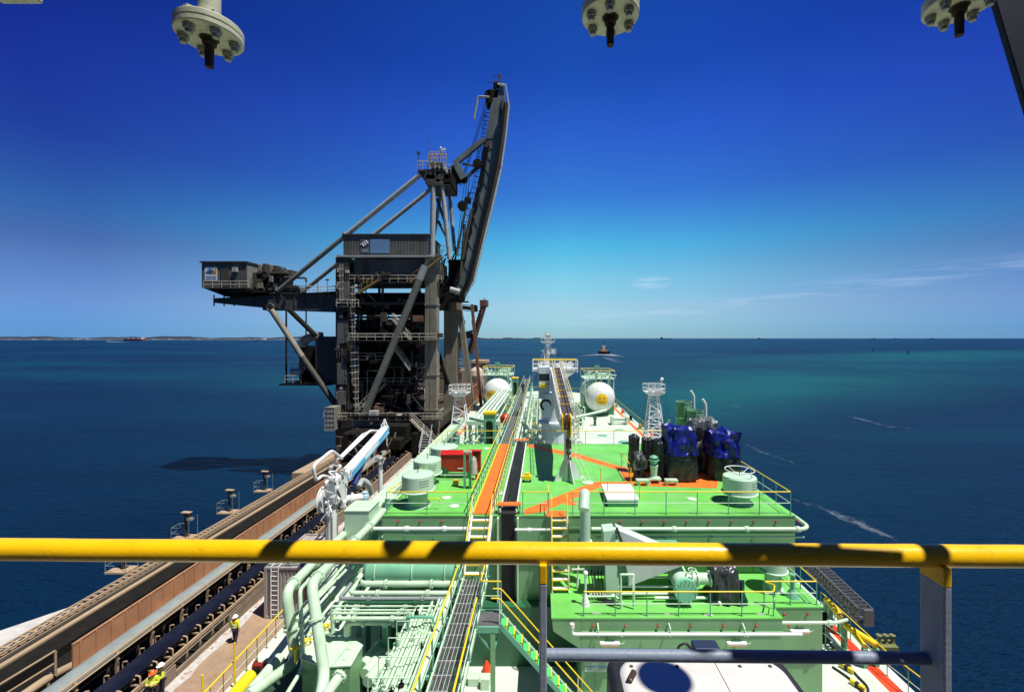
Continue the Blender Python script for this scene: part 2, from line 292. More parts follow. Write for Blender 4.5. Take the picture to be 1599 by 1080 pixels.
# ------------------------------------------------------------------ sea, coast
def sea_mat():
    m = bpy.data.materials.new('sea water'); m.use_nodes = True; t = m.node_tree; b = t.nodes['Principled BSDF']
    g = N(t, 'ShaderNodeNewGeometry'); pos = g.outputs['Position']; sp = N(t, 'ShaderNodeSeparateXYZ'); t.links.new(pos, sp.inputs[0])
    # seabed colour: deep blue with a pale sandbank out to starboard
    mpn = N(t, 'ShaderNodeMapping'); t.links.new(pos, mpn.inputs[0]); mpn.inputs['Scale'].default_value = (.0035, .0085, 1)
    n = N(t, 'ShaderNodeTexNoise'); setin(n, Scale=1.0, Detail=5.0, Roughness=.55, Distortion=.4); t.links.new(mpn.outputs[0], n.inputs['Vector'])
    deep = ramp(t, [(.34, (.0003, .0105, .036)), (.5, (.0004, .0195, .056)), (.64, (.0006, .038, .070))]); t.links.new(n.outputs[0], deep.inputs[0])
    def blob(cx, cy, sx, sy, rot, lo=0, hi=1):
        mm = N(t, 'ShaderNodeMapping', vector_type='TEXTURE'); t.links.new(pos, mm.inputs[0])
        mm.inputs['Location'].default_value = (cx, cy, 0); mm.inputs['Rotation'].default_value = (0, 0, R(rot)); mm.inputs['Scale'].default_value = (sx, sy, 1e6)
        gr = N(t, 'ShaderNodeTexGradient', gradient_type='SPHERICAL'); t.links.new(mm.outputs[0], gr.inputs[0]); return gr.outputs[1]
    n2 = N(t, 'ShaderNodeTexNoise'); setin(n2, Scale=.011, Detail=6.0, Roughness=.6); t.links.new(pos, n2.inputs['Vector'])
    tot = mathn(t, 'ADD', blob(155, 262, 250, 95, 32), blob(560, 640, 620, 170, 30))
    tot = mathn(t, 'ADD', tot, mathn(t, 'MULTIPLY', blob(60, 175, 130, 45, 45), .6))
    tot = mathn(t, 'ADD', tot, mathn(t, 'MULTIPLY', blob(-130, 260, 200, 70, -20), .35))
    tot = mathn(t, 'MULTIPLY', tot, mathn(t, 'MULTIPLY', n2.outputs[0], 2.0), True)
    mx = N(t, 'ShaderNodeMix', data_type='RGBA'); t.links.new(mathn(t, 'MULTIPLY', tot, .9, True), mx.inputs[0]); t.links.new(deep.outputs[0], mx.inputs[6]); mx.inputs[7].default_value = (.0035, .088, .098, 1)
    # scattered small whitecaps and slicks
    mw = N(t, 'ShaderNodeMapping'); t.links.new(pos, mw.inputs[0]); mw.inputs['Scale'].default_value = (.22, .75, 1); mw.inputs['Rotation'].default_value = (0, 0, R(12))
    n4 = N(t, 'ShaderNodeTexNoise'); setin(n4, Scale=1.0, Detail=6.0, Roughness=.68); t.links.new(mw.outputs[0], n4.inputs['Vector'])
    wc = ramp(t, [(.70, (0, 0, 0)), (.77, (1, 1, 1))]); t.links.new(n4.outputs[0], wc.inputs[0])
    mx2 = N(t, 'ShaderNodeMix', data_type='RGBA'); t.links.new(mathn(t, 'MULTIPLY', wc.outputs[0], .55), mx2.inputs[0]); t.links.new(mx.outputs[2], mx2.inputs[6]); mx2.inputs[7].default_value = (.35, .45, .5, 1)
    t.links.new(mx2.outputs[2], b.inputs['Base Color'])
    setin(b, Roughness=.34, IOR=1.33); b.inputs['Specular IOR Level'].default_value = .075
    prev = None
    for sc_, st, di, rot, sx in ((.07, .6, 3.0, 20, .5), (.6, 1.0, 1.3, -12, .34), (2.6, 1.0, .60, 8, .40)):
        ma = N(t, 'ShaderNodeMapping'); t.links.new(pos, ma.inputs[0]); ma.inputs['Rotation'].default_value = (0, 0, R(rot)); ma.inputs['Scale'].default_value = (sx, 1, 1)
        w = N(t, 'ShaderNodeTexNoise'); setin(w, Scale=sc_, Detail=4.0, Roughness=.6); t.links.new(ma.outputs[0], w.inputs['Vector'])
        bp = N(t, 'ShaderNodeBump'); setin(bp, Strength=st, Distance=di); t.links.new(w.outputs[0], bp.inputs['Height'])
        if prev: t.links.new(prev, bp.inputs['Normal'])
        prev = bp.outputs[0]
    t.links.new(prev, b.inputs['Normal']); return m
SEA = sea_mat()
m = MB(); G_ = [-90000, -25000, -7000, -2000, -600, -150, 150, 600, 2000, 7000, 25000, 90000]; n_g = len(G_)
m.add([(x, y, 0) for y in G_ for x in G_], [(j * n_g + i, j * n_g + i + 1, (j + 1) * n_g + i + 1, (j + 1) * n_g + i) for j in range(n_g - 1) for i in range(n_g - 1)]); struct(m, 'sea_water', SEA)
COAST = mat('scrub coast with painted haze', (.012, .022, .036), .9, var=.3, scale=.004)  # blue grey puts haze into the colour of far hills and ships
SANDC = mat('coast sand', (.62, .60, .55), .9, scale=.01)
def coast(px0, px1, Y, h, name, seed):
    rnd = random.Random(seed); m = MB(); n = 90; rows = []
    ph = [rnd.uniform(0, 6) for _ in range(6)]
    for i in range(n + 1):
        u = i / n; x = at(px0 + (px1 - px0) * u, 528, Y=Y).x; e = min(1, u * 14, (1 - u) * 14)
        hh = h * e * (.62 + .16 * math.sin(u * 21 + ph[0]) + .12 * math.sin(u * 47 + ph[1]) + .08 * math.sin(u * 103 + ph[2]) + rnd.uniform(-.05, .05))
        rows.append([(x, Y, -1), (x, Y + 60, hh * .5), (x, Y + 350, hh * rnd.uniform(.9, 1)), (x, Y + 900, -1)])
    m.add([p for r in rows for p in r], [(i * 4 + k, (i + 1) * 4 + k, (i + 1) * 4 + k + 1, i * 4 + k + 1) for i in range(n) for k in range(3)], True)
    return struct(m, name, COAST)
coast(-260, 545, 7200, 74, 'coastal_hills', 3)
coast(690, 862, 9500, 48, 'coastal_hills', 8)
m = MB(); a = at(-200, 528, Y=7150).x; b = at(520, 528, Y=7150).x
for i in range(60):
    u = i / 60; x = a + (b - a) * u; w = (b - a) / 60; m.box(x, x + w + .1 if i % 7 else x + w * .7, 7130, 7196, -.5, 4.5 + random.uniform(0, 5))
struct(m, 'sandy_beach', SANDC)
m = MB(); 
for i in range(26):
    u = random.random() ** .8; x = a + (b - a) * u; m.cb((x, 7120 + random.uniform(0, 40), 6), (random.uniform(10, 60), 10, random.uniform(6, 14)))
o = m.build('waterfront_buildings', WHITE); tag(o, 'scatter of tiny white waterfront buildings along the far shore', 'buildings', kind='stuff')
# ------------------------------------------------------------------ vessels and marks far out
def hull_pts(L, B, z0, z1, n=12):
    pts = []
    for i in range(n + 1):
        u = i / n; hb = B / 2 * (1 if u < .75 else math.cos((u - .75) / .25 * math.pi / 2) ** .6) * (1 if u > .06 else .86)
        pts.append((u * L - L / 2, hb))
    return pts
def hull_mb(L, B, z0, z1, flare=1.0, sheer=0):
    P = hull_pts(L, B, z0, z1); m = MB(); n = len(P); vs = []
    for z, k in ((z0, .86), (z1, 1.0)):
        for s in (1, -1):
            for i, (x, y) in enumerate(P): vs.append((x, s * y * k, z + (sheer * max(0, i / n - .5) ** 2 * 4 if z == z1 else 0)))
    fs = []
    for i in range(n - 1):
        fs += [(i, 2 * n + i, 2 * n + i + 1, i + 1), (n + i, n + i + 1, 3 * n + i + 1, 3 * n + i), (2 * n + i, 3 * n + i, 3 * n + i + 1, 2 * n + i + 1)]
    fs += [(0, n, 3 * n, 2 * n)]; m.add(vs, fs); return m
def far_ship(name, label, cat, px, Yd, L, yaw, hc, sc_, parts):
    p = at(px, 528, Y=Yd); t = thing(name, label, cat, (0, 0, 0))
    hull_mb(L, L * .16, -1, L * .055, sheer=L * .015).build('hull', hc, t)
    for nm, mt, (x0, x1, hw, z0, z1) in parts:
        q = MB(); q.box(x0 * L, x1 * L, -hw * L, hw * L, z0 * L, z1 * L); q.build(nm, mt, t)
    t.location = (p.x, Yd, 0); t.rotation_euler = (0, 0, R(yaw)); return t
HRED = mat('faded red hull', (.34, .035, .035), .6); HBLUE = mat('dark blue hull', (.04, .07, .16), .6)
far_ship('bulk_carrier', 'long low red hulled bulk carrier anchored off the left coast', 'ship', 209, 4700, 225, 180, HRED, WHITE,
    [('superstructure', WHITE, (-.46, -.38, .07, .05, .15)), ('funnel', HRED, (-.49, -.465, .03, .05, .12))] + [('hatch', HRED, (-.3 + .12 * i, -.2 + .12 * i, .06, .05, .075)) for i in range(6)] + [('deck_crane', WHITE, (-.22 + .24 * i, -.212 + .24 * i, .006, .05, .13)) for i in range(3)])
far_ship('cargo_ship', 'small dark hulled ship with white superstructure off the left coast', 'ship', 405, 4300, 135, 180, HBLUE, WHITE,
    [('superstructure', WHITE, (-.44, -.27, .07, .05, .17)), ('superstructure', WHITE, (-.27, -.08, .06, .05, .11)), ('mast', WHITE, (.3, .31, .01, .05, .15))])
for i, (px, Yd, L, lab) in enumerate([(1190, 14000, 260, 'faint ship on the horizon above the left buoy'), (1362, 15000, 220, 'faint ship on the horizon above the middle buoy'), (1402, 15000, 200, 'faint ship on the horizon between the two right buoys'), (1452, 15500, 240, 'rightmost faint ship on the horizon'), (1040, 16000, 420, 'long faint ship on the horizon right of the tug')]):
    far_ship('anchored_ship', lab, 'ship', px, Yd, L, 180 if i % 2 else 0, COAST, COAST, [('superstructure', COAST, (-.45, -.3, .07, .05, .14))])
for px, py, h, lab in ((1015, 543, 4, 'small dark navigation buoy just right of the tug'), (1363, 548, 5, 'dark navigation buoy at mid right'), (1418, 552.5, 7, 'tallest dark navigation buoy at far right'), (767, 534, 3, 'tiny dark buoy left of the foremast')):
    p = at(px, py, Z=0); m = MB(); t = thing('navigation_buoy', lab, 'buoy', (p.x, p.y, 0))
    MB().lathe(p, [(h * .22, -.5), (h * .24, .6), (h * .2, 1)], 12).build('float', BLKST, t); m.tube(p, p + V(0, 0, h), h * .06, 8, r2=h * .03); m.lathe(p, [(h * .18, h * .6), (h * .05, h * .85)], 8); m.build('tower', BLKST, t)
FOAM = bpy.data.materials.new('sea foam'); FOAM.use_nodes = True
t_ = FOAM.node_tree; b_ = t_.nodes['Principled BSDF']; b_.inputs['Base Color'].default_value = (.72, .80, .84, 1); b_.inputs['Roughness'].default_value = .8
g_ = N(t_, 'ShaderNodeNewGeometry'); mm_ = N(t_, 'ShaderNodeMapping'); t_.links.new(g_.outputs['Position'], mm_.inputs[0]); mm_.inputs['Scale'].default_value = (1, .45, 1)
n_ = N(t_, 'ShaderNodeTexNoise'); setin(n_, Scale=.8, Detail=8.0, Roughness=.8); t_.links.new(mm_.outputs[0], n_.inputs['Vector'])
vc = N(t_, 'ShaderNodeVertexColor', layer_name='foam_amount'); ds = mathn(t_, 'ADD', n_.outputs[0], mathn(t_, 'SUBTRACT', vc.outputs[0], .62))
r_ = ramp(t_, [(.42, (0, 0, 0)), (.78, (1, 1, 1))]); t_.links.new(ds, r_.inputs[0]); t_.links.new(mathn(t_, 'MULTIPLY', r_.outputs[0], .30), b_.inputs['Alpha'])
def foam(name, pts, widths, dens, z=.06):
    """a strip of foam along pts, fading towards its edges"""
    vs = []; cs = []; pts = [Vector((p[0], p[1], z)) for p in pts]
    for i, p in enumerate(pts):
        d = (pts[min(i + 1, len(pts) - 1)] - pts[max(i - 1, 0)]).normalized(); s = Vector((-d.y, d.x, 0))
        for k in range(5): vs.append(p + s * widths[i] * (k - 2) / 2); cs.append(dens[i] * (0, .75, 1, .75, 0)[k])
    me = bpy.data.meshes.new(name); me.from_pydata(vs, [], [(i * 5 + k, (i + 1) * 5 + k, (i + 1) * 5 + k + 1, i * 5 + k + 1) for i in range(len(pts) - 1) for k in range(4)])
    ca = me.color_attributes.new('foam_amount', 'FLOAT_COLOR', 'POINT')
    for i, c in enumerate(cs): ca.data[i].color = (c, c, c, 1)
    me.materials.append(FOAM); o = bpy.data.objects.new(name, me); col.objects.link(o); o['kind'] = 'structure'; return o
tg = at(943, 552.5, Z=0)
def foam_px(name, rows, z=.16):
    vs = []; cs = []
    for x, y0, y1, d in rows:
        for k in range(5): p = at(x + (k - 2) * .4, y0 + (y1 - y0) * k / 4, Z=z); vs.append(p); cs.append(d * (0, .8, 1, .8, 0)[k])
    me = bpy.data.meshes.new(name); me.from_pydata(vs, [], [(i * 5 + k, (i + 1) * 5 + k, (i + 1) * 5 + k + 1, i * 5 + k + 1) for i in range(len(rows) - 1) for k in range(4)])
    ca = me.color_attributes.new('foam_amount', 'FLOAT_COLOR', 'POINT')
    for i, c in enumerate(cs): ca.data[i].color = (c, c, c, 1)
    me.materials.append(FOAM); o = bpy.data.objects.new(name, me); col.objects.link(o); o['kind'] = 'structure'; return o
foam_px('tug_wake', [(896, 555.5, 557.5, .4), (910, 554.2, 556.4, .7), (924, 553, 555.2, .85), (936, 552, 554.8, 1.0), (945, 551.6, 555.2, 1.15), (956, 552, 556.4, 1.0), (968, 553.5, 557, .7), (980, 555, 558, .5), (992, 556.5, 559, .3)])
foam_px('tug_wake', [(942, 555.4, 560, .7), (956, 556, 567, .66), (975, 558, 574, .52), (1000, 566, 588, .3)], z=.13)
foam_px('tug_wake', [(972, 575, 585, .42), (980, 583, 592, .46), (992, 592, 602, .42), (1005, 604, 612, .3)], z=.10)
foam_px('foam_streak', [(1228, 770, 782, .5), (1290, 786, 806, .62), (1350, 808, 832, .66), (1410, 834, 860, .55), (1460, 856, 890, .3)])
foam_px('foam_streak', [(1318, 644, 650, .5), (1340, 650, 656, .66), (1390, 662, 670, .6), (1440, 668, 673, .5), (1510, 676, 681, .35)])
foam_px('foam_streak', [(1158, 686, 694, .5), (1190, 700, 712, .6), (1235, 712, 728, .55), (1270, 732, 744, .4), (1340, 760, 770, .3)])
foam_px('foam_streak', [(1115, 626, 631, .45), (1150, 631, 637, .6), (1182, 637, 643, .4)])
foam_px('boat_wake', [(168, 532.8, 533.8, 1.1), (180, 533, 534.2, 1.0), (200, 533.4, 534.8, .6)])
# tug, stern on
t = thing('tug_boat', 'small dark tug with buff deckhouse steaming away trailing a white wake', 'tug boat', (0, 0, 0))
TUGB = mat('buff deckhouse paint', (.55, .36, .20), .6)
h = hull_mb(26, 15, -.5, 2.8, sheer=2.0); h.build('hull', BLKST, t)
m = MB(); m.box(-3.5, 8, -4.2, 4.2, 2.6, 5.6); m.build('deckhouse', TUGB, t, bevel=.15)
m = MB(); m.box(-1, 6, -3.1, 3.1, 5.6, 8.0); m.build('upper_deckhouse', TUGB, t, bevel=.15)
m = MB(); m.box(.5, 5, -2.4, 2.4, 8.0, 10.6); o = m.build('wheelhouse', WHITE, t, bevel=.2)
m = MB(); m.box(.42, 5.08, -2.46, 2.46, 9.1, 10.0); m.build('windows', BLKST, o)
for s in (-1, 1): MB().lathe((-2.2, 2.6 * s, 2.8), [(.7, 0), (.7, 5.2), (.55, 5.6)], 12).build('funnel', BLKST, t)
m = MB(); m.tube((1.5, 0, 10.6), (1.5, 0, 18.5), .22, 8, r2=.1); m.bar((1.5, -1.6, 13.4), (1.5, 1.6, 13.4), .2); m.bar((1.5, -1, 15.2), (1.5, 1, 15.2), .16); m.build('mast', BLKST, t)
m = MB(); m.ring((-8, 0, 3.2), 5.5, .45, n=24); m.build('stern_fender', BLK, t)
t.location = (tg.x, tg.y, 0); t.rotation_euler = (0, 0, R(84)); t.scale = (1.2, 1.2, 1.2)
t = thing('motor_launch', 'tiny white launch with a wake off the left coast', 'boat', (0, 0, 0)); hull_mb(16, 5, 0, 2).build('hull', WHITE, t); MB().box(-3, 3, -1.6, 1.6, 2, 4).build('cabin', WHITE, t)
p = at(168, 533.3, Z=0); t.location = (p.x, p.y, 0); t.rotation_euler = (0, 0, R(175))
# ------------------------------------------------------------------ jetty
JZ = 5.0
m = MB(); m.box(-21.0, -15.0, -12, 175, 3.6, JZ); struct(m, 'jetty_roadway', mat('dusty brown roadway', (.33, .225, .145), .85, var=.18, scale=.35, dirt=(.19, .125, .08), dirtamt=.5, dscale=.9, bump=.3, bscale=8))
m = MB(); m.box(-26.4, -21.004, -12, 175, 3.5, 4.6); m.box(-31.6, -26.404, -12, 175, 2.4, 2.9); struct(m, 'jetty_conveyor_slab', BLKST)
m = MB(); m.box(-33.3, -31.6, -12, 175, 3.2, JZ + .1); m.box(-35.6, -33.304, 64, 102, 3.4, JZ + .1); struct(m, 'jetty_rail_beam', TAN)
m = MB()
for y in range(-8, 175, 9):
    for x in (-32.4, -27, -22, -17.5): m.tube((x, y, -3), (x, y, 3.55), .55, 12)
struct(m, 'jetty_piles', BLKST)
m = MB(); m.box(-31.59, -30.0, -12, 175, 2.9, 4.98); m.box(-29.9, -28.4, 10, 175, 2.9, 4.5); struct(m, 'trench_dark_fill', BLKST)  # black fill added so the trench beside the beam reads dark
m = MB(); vs = []
for i in range(121):   # worn white edge line
    y = 4 + i * .9; vs += [(-20.78 + random.uniform(-.05, .05), y, JZ + .004), (-20.12 + random.uniform(-.16, .10), y, JZ + .004)]
m.add(vs, [(2 * i, 2 * i + 1, 2 * i + 3, 2 * i + 2) for i in range(120)])
struct(m, 'painted_edge_strip', mat('worn white ground paint', (.47, .46, .45), .7, var=.2, scale=3, dirt=(.36, .29, .22), dirtamt=.6, dscale=2.2))
m = MB(); m.box(-32.2, -31.95, -12, 175, JZ + .1, JZ + .24); m.box(-18.95, -18.83, 45, 175, JZ + .002, JZ + .10); struct(m, 'crane_rail', DKMET)
# cable ladder along the outer edge
t = thing('cable_ladder', 'long tan cable ladder running along the outer jetty edge', 'cable tray', (-32.5, 12, JZ))
for x in (-33.15, -32.5): MB().bar((x, 10, JZ + .35), (x, 120, JZ + .35), .10, .16).build('side_rail', TAN, t)
m = MB()
for i in range(220):
    y = 20 + i * .5; q = MB() if i < 90 else m; q.bar((-33.15, y, JZ + .36), (-32.5, y, JZ + .36), .14, .06)
    if i < 90: q.build('rung', TAN, t)
m.build('rung', TAN, t)['kind'] = 'stuff'
# rust-pink wind wall with its ribs
t = thing('wind_wall', 'long pink dust stained sheet wall beside the grey conveyor cover', 'wall', (-25.7, 24.2, 6.4))
m = MB(); m.box(-25.34, -25.26, 24.2, 150, 6.0, 7.75); o = m.build('sheeting', PINK, t)
m = MB()
for i in range(132): y = 24.5 + i * .9; m.box(-25.265, -25.20, y, y + .07, 6.0, 7.75)
m.build('ribs', PINK, t)
m = MB(); m.bar((-25.3, 24.2, 7.78), (-25.3, 150, 7.78), .12, .07); m.build('capping', PINK, t)
m = MB(); m.box(-25.20, -24.55, 10, 150, 6.28, 6.36)
for i in range(50): y = 12 + i * 2.8; m.box(-25.1, -24.95, y, y + .2, 4.6, 6.28)
m.build('walkway', PINK, t)
t = thing('covered_conveyor', 'long conveyor under a smooth grey rounded cover', 'conveyor', (-23.9, 10, 4.6))
m = MB(); n = 8; vs = []
for y in (6, 150):
    for k in range(n + 1): a_ = math.pi * k / n; vs.append((-23.95 - .62 * math.cos(a_), y, 6.85 + .34 * math.sin(a_)))
m.add(vs, [(k, k + 1, n + 2 + k, n + 1 + k) for k in range(n)], True); m.build('cover', GREYM, t)
m = MB(); m.box(-24.5, -23.4, 6, 150, 6.5, 6.8); m.build('frame', BLKST, t)
m = MB()
for i in range(80): y = 8 + i * 1.8; m.box(-24.5, -24.4, y, y + .1, 4.6, 6.5); m.box(-23.5, -23.4, y, y + .1, 4.6, 6.5)
m.build('trestle', DKMET, t)
def open_conveyor(label, xc, z, y0, y1, m_belt):
    t = thing('belt_conveyor', label, 'conveyor', (xc, y0, 4.6))
    m = MB(); vs = []
    for y in (y0, y1): vs += [(xc - .62, y, z + .22), (xc - .25, y, z), (xc + .25, y, z), (xc + .62, y, z + .22)]
    m.add(vs, [(k, k + 1, 5 + k, 4 + k) for k in range(3)], True); m.build('belt', m_belt, t)
    for s in (-1, 1): MB().bar((xc + s * .95, y0, z - .25), (xc + s * .95, y1, z - .25), .12, .22).build('stringer', TAN, t)
    k = 0; y = y0 + 1
    while y < y1 and k < 95:
        m = MB(); m.pipe([(xc - .95, y, z - .14), (xc - .95, y, z + .30), (xc - .70, y, z + .34)], .045, 6, bend=.1); m.pipe([(xc + .95, y, z - .14), (xc + .95, y, z + .30), (xc + .70, y, z + .34)], .045, 6, bend=.1)
        m.tube((xc - .68, y, z + .16), (xc - .28, y, z - .07), .06, 8); m.tube((xc + .68, y, z + .16), (xc + .28, y, z - .07), .06, 8)
        m.bar((xc - .95, y, z - .18), (xc + .95, y, z - .18), .08, .08); m.box(xc - .98, xc - .90, y - .04, y + .04, 4.6, z - .2); m.box(xc + .90, xc + .98, y - .04, y + .04, 4.6, z - .2)
        m.build('idler_frame', TAN, t); y += 1.05 if y < 60 else 2.1; k += 1
    return t
open_conveyor('open trough conveyor with a navy belt beside the white ground line', -22.15, 6.15, 8, 130, BELT)
t = thing('pipe_rail', 'tan twin pipe rail on posts between the grey cover and the navy belt', 'pipe rack', (-23.2, 8, 4.6))
for x, z, r in ((-23.22, 7.25, .07), (-23.05, 7.12, .05)): MB().tube((x, 8, z), (x, 150, z), r, 8).build('pipe', TAN, t)
for i in range(60): y = 9 + i * 2.2; m = MB(); m.box(-23.2, -23.08, y, y + .12, 4.6, 7.2); m.bar((-23.2, y, 6.3), (-22.95, y, 6.9), .05); m.build('post', TAN, t)
m = MB()
for i in range(33): y = 8 + i * 4.4; m.box(-20.98, -20.82, y, y + 4.36, JZ, 5.75 if i != 4 else 5.3)
m.bar((-20.9, 8, 5.86), (-20.9, 150, 5.86), .07, .06); tag(m.build('kerb_wall', mat('brown stained kerb steel', (.23, .18, .13), .8, dirt=(.12, .08, .05), dirtamt=.5)), 'low brown steel wall between navy belt and white ground line', 'wall')
# trench pipework and clutter of the outer bay
t = thing('slurry_pipe', 'thick tan pipe on brackets beside the outer conveyor bay', 'pipe', (-27, 12, 4.6))
MB().pipe([(-26.6, 9, 5.9), (-26.3, 24, 6.2), (-26.6, 28, 5.2), (-26.6, 60, 5.2)], .22, 12, bend=.6).build('pipe', TAN, t)
for i in range(14): y = 10 + i * 3.4; m = MB(); m.box(-27.3, -26.7, y, y + .2, 2.9, 5.4); m.build('bracket', DKMET, t)
open_conveyor('old black conveyor in the dark outer bay of the jetty', -29.3, 4.0, 8, 140, BLKST)
railing('tan guard rail at the near end of the outer conveyor bay', [(-28.6, 15, 5.2), (-27.9, 22.5, 5.2), (-26.0, 24.0, 6.3)], 1.3, top=TAN, low=TAN, post=TAN, step=2.2, rt=.06, rm=.05, rp=.06, group=None)
m = MB(); pp = [at(x, y, Z=3.2) for x, y in ((-160, 1035), (0, 984), (118, 944), (150, 950), (60, 1010), (-160, 1110))]; m.prism([(p.x, p.y, 2.7) for p in pp], (0, 0, .5))
tag(m.build('mooring_dolphin', mat('bleached concrete', (.48, .47, .44), .8, dirt=(.3, .28, .24), dirtamt=.3)), 'pale concrete dolphin slab beyond the jetty edge at far left', 'concrete slab')
m = MB(); p = sum(pp, Vector()) / len(pp)
for dx in (-2, 3): m.tube((p.x + dx, p.y + dx * .6, -3), (p.x + dx, p.y + dx * .6, 2.69), .5, 14); struct(m, 'dolphin_piles', BLKST)
# outboard light platforms along the edge
for i, (px, yy, lab) in enumerate([(190, 37.5, 'outboard light platform, lower part hidden behind the yellow rail'), (288, 43.6, 'outboard light platform nearest above the yellow rail'), (356, 50.0, 'middle outboard light platform on the jetty edge'), (411, 57.0, 'farthest outboard light platform on the jetty edge')]):
    x = at(px, 700, Y=yy).x; t = thing('light_platform', lab, 'light platform', (x, yy, JZ), 'small light platforms on the outer jetty edge')
    m = MB(); m.box(x - .9, x + .9, yy - .6, yy + .6, JZ - .12, JZ + .02); m.bar((x + .8, yy, JZ - .1), (-33.25, yy, JZ - .3), .12); m.build('platform', TAN, t)
    m = MB(); m.box(x + .05, x + .22, yy - .08, yy + .08, JZ, JZ + 2.3); m.build('post', DKMET, t)
    m = MB(); m.bar((x - .2, yy, JZ + 2.42), (x + .62, yy, JZ + 2.36), .45, .08); m.build('hood', TAN, t)
    m = MB(); m.cb((x + .36, yy, JZ + 2.0), (.34, .35, .42)); m.build('lamp_box', DKMET, t, bevel=.03)
    m = MB(); m.cb((x + .60, yy - .05, JZ + 1.75), (.45, .4, .22)); m.build('lower_hood', GREYM, t)
    m = MB(); 
    for (dx, dy) in ((-.85, -.55), (-.85, .55), (.85, -.55), (.85, .55)): m.tube((x + dx, yy + dy, JZ), (x + dx, yy + dy, JZ + (1.1 if dx < 0 else 2.0)), .025, 6)
    for z in (.55, 1.1): m.tube((x - .85, yy - .55, JZ + z), (x - .85, yy + .55, JZ + z), .022, 6); m.tube((x - .85, yy - .55, JZ + z), (x - .1, yy - .55, JZ + z), .022, 6); m.tube((x - .85, yy + .55, JZ + z), (x - .1, yy + .55, JZ + z), .022, 6)
    m.build('rail', GREYM, t)
m = MB(); rs = random.Random(12)
for i in range(900):
    if i % 3 == 0: x, z = rs.uniform(-25.15, -24.6), 6.365
    elif i % 3 == 1: x, z = rs.gauss(-20.6, .18), JZ
    else: x, z = rs.uniform(-20, -15.3), JZ
    y = rs.uniform(14, 75); s = rs.uniform(.015, .06) * (1.6 if i % 3 == 0 else 1); m.sphere((x, y, z), s, 6, (1.6, 1.6, .8))
o = m.build('spilled_ore', PINK); tag(o, 'scattered lumps of spilled pink brown ore dust along the jetty', 'ore', kind='stuff')
# grey container with a ladder
t = thing('storage_container', 'grey ribbed steel container with a white ladder standing on the jetty', 'container', (-17.8, 31, JZ))
m = MB(); m.box(-19.0, -16.4, 31, 36.2, JZ + .1, JZ + 3.4)
for i in range(20): y = 31.15 + i * .26; m.box(-19.04, -19.0, y, y + .12, JZ + .25, JZ + 3.25)
for i in range(10): x = -18.85 + i * .26; m.box(x, x + .12, 30.96, 31.0, JZ + .25, JZ + 3.25)
m.build('body', GREYBOX, t)
m = MB()
for x in (-19.02, -16.38):
    for y in (30.98, 36.2): m.cb((x, y, JZ + 1.75), (.16, .16, 3.5))
for z in (JZ + .1, JZ + 3.45):
    for y in (30.98, 36.2): m.bar((-19.02, y, z), (-16.38, y, z), .14, .12)
    for x in (-19.02, -16.38): m.bar((x, 30.98, z), (x, 36.2, z), .14, .12)
m.build('corner_frame', GREYBOX, t)
m = MB()
for x in (-18.6, -18.1): m.tube((x, 30.86, JZ + .05), (x, 30.86, JZ + 3.6), .035, 6); m.tube((x, 30.86, JZ + 3.6), (x, 32.2, JZ + 3.6), .03, 6)
for i in range(10): z = JZ + .3 + i * .33; m.tube((-18.6, 30.86, z), (-18.1, 30.86, z), .022, 6)
m.build('ladder', WHITE, t)
for a_, b_2 in (((-19, 31.2, JZ + 3.56), (-16.4, 31.2, JZ + 3.56)), ((-19, 33.5, JZ + 3.56), (-16.4, 33.5, JZ + 3.56))): MB().bar(a_, b_2, .12, .1).build('roof_bar', GREYM, t)
# tan parapet along the far quay and brown clutter behind the loader
m = MB(); m.box(-16.3, -15.6, 62, 150, JZ, JZ + 3.2); m.box(-16.45, -15.45, 62, 150, JZ + 3.2, JZ + 3.4)
tag(m.build('parapet_beam', mat('weathered tan beam', (.34, .30, .23), .8, dirt=(.16, .13, .09), dirtamt=.4)), 'long tan parapet beam along the quay beside the ship', 'beam')
# ------------------------------------------------------------------ ship: hull, decks, raised deck blocks
XL, XR = -13.9, 16.4; XM = (XL + XR) / 2; DZ = 8.8; FZ = 10.0; B1Z = 24.3 - 8.6; B2Z = 24.3 - 11.4; B1Y0, B1Y1 = 21.8, 36.5; GZ = 24.3 - 10.3
ship = thing('cargo_ship', 'green decked cargo ship seen from its bridge, bow ahead, moored at the jetty', 'ship', (XM, 30, 0))
def outline(inset=0):
    P = [(XL + inset, -25), (XL + inset, 98)]; 
    for i in range(1, 10): a = i / 10 * math.pi / 2; P.append((XL + inset + (1 - math.cos(a)) * (XM - XL - inset), 98 + math.sin(a) * (24 - inset)))
    P.append((XM, 122 - inset)); Q = [(2 * XM - x, y) for x, y in P[:-1]][::-1]; return P + Q
m = MB(); m.prism([(x, y, -2) for x, y in outline(.02)][::-1], (0, 0, DZ + 1.85)); m.build('hull', mat('dark hull paint', (.03, .09, .05), .5), ship)
m = MB(); m.prism([(x, y, DZ - .15) for x, y in outline() if y < 99][::-1] if False else [(XL, -25, DZ - .145), (XR, -25, DZ - .145), (XR, 36.49, DZ - .145), (XL, 36.49, DZ - .145)], (0, 0, .145)); m.build('main_deck', PALE, ship)
fp = [(x, y) for x, y in outline()]; fp[0] = (XL, 36.5); fp[-1] = (XR, 36.5)
m = MB(); m.prism([(x, y, DZ - .14) for x, y in fp][::-1], (0, 0, FZ - DZ + .14)); m.build('foredeck', PALE, ship)
X1L, X1R = -7.7, 12.35
m = MB(); m.box(X1L, X1R, B1Y0, B1Y1, DZ - .3, B1Z - .06); m.build('raised_deck_block', WALL, ship)
m = MB(); m.box(X1L - .02, X1R + .02, B1Y0 - .02, B1Y1 + .02, B1Z - .058, B1Z); m.build('raised_deck_top', DECK, ship)
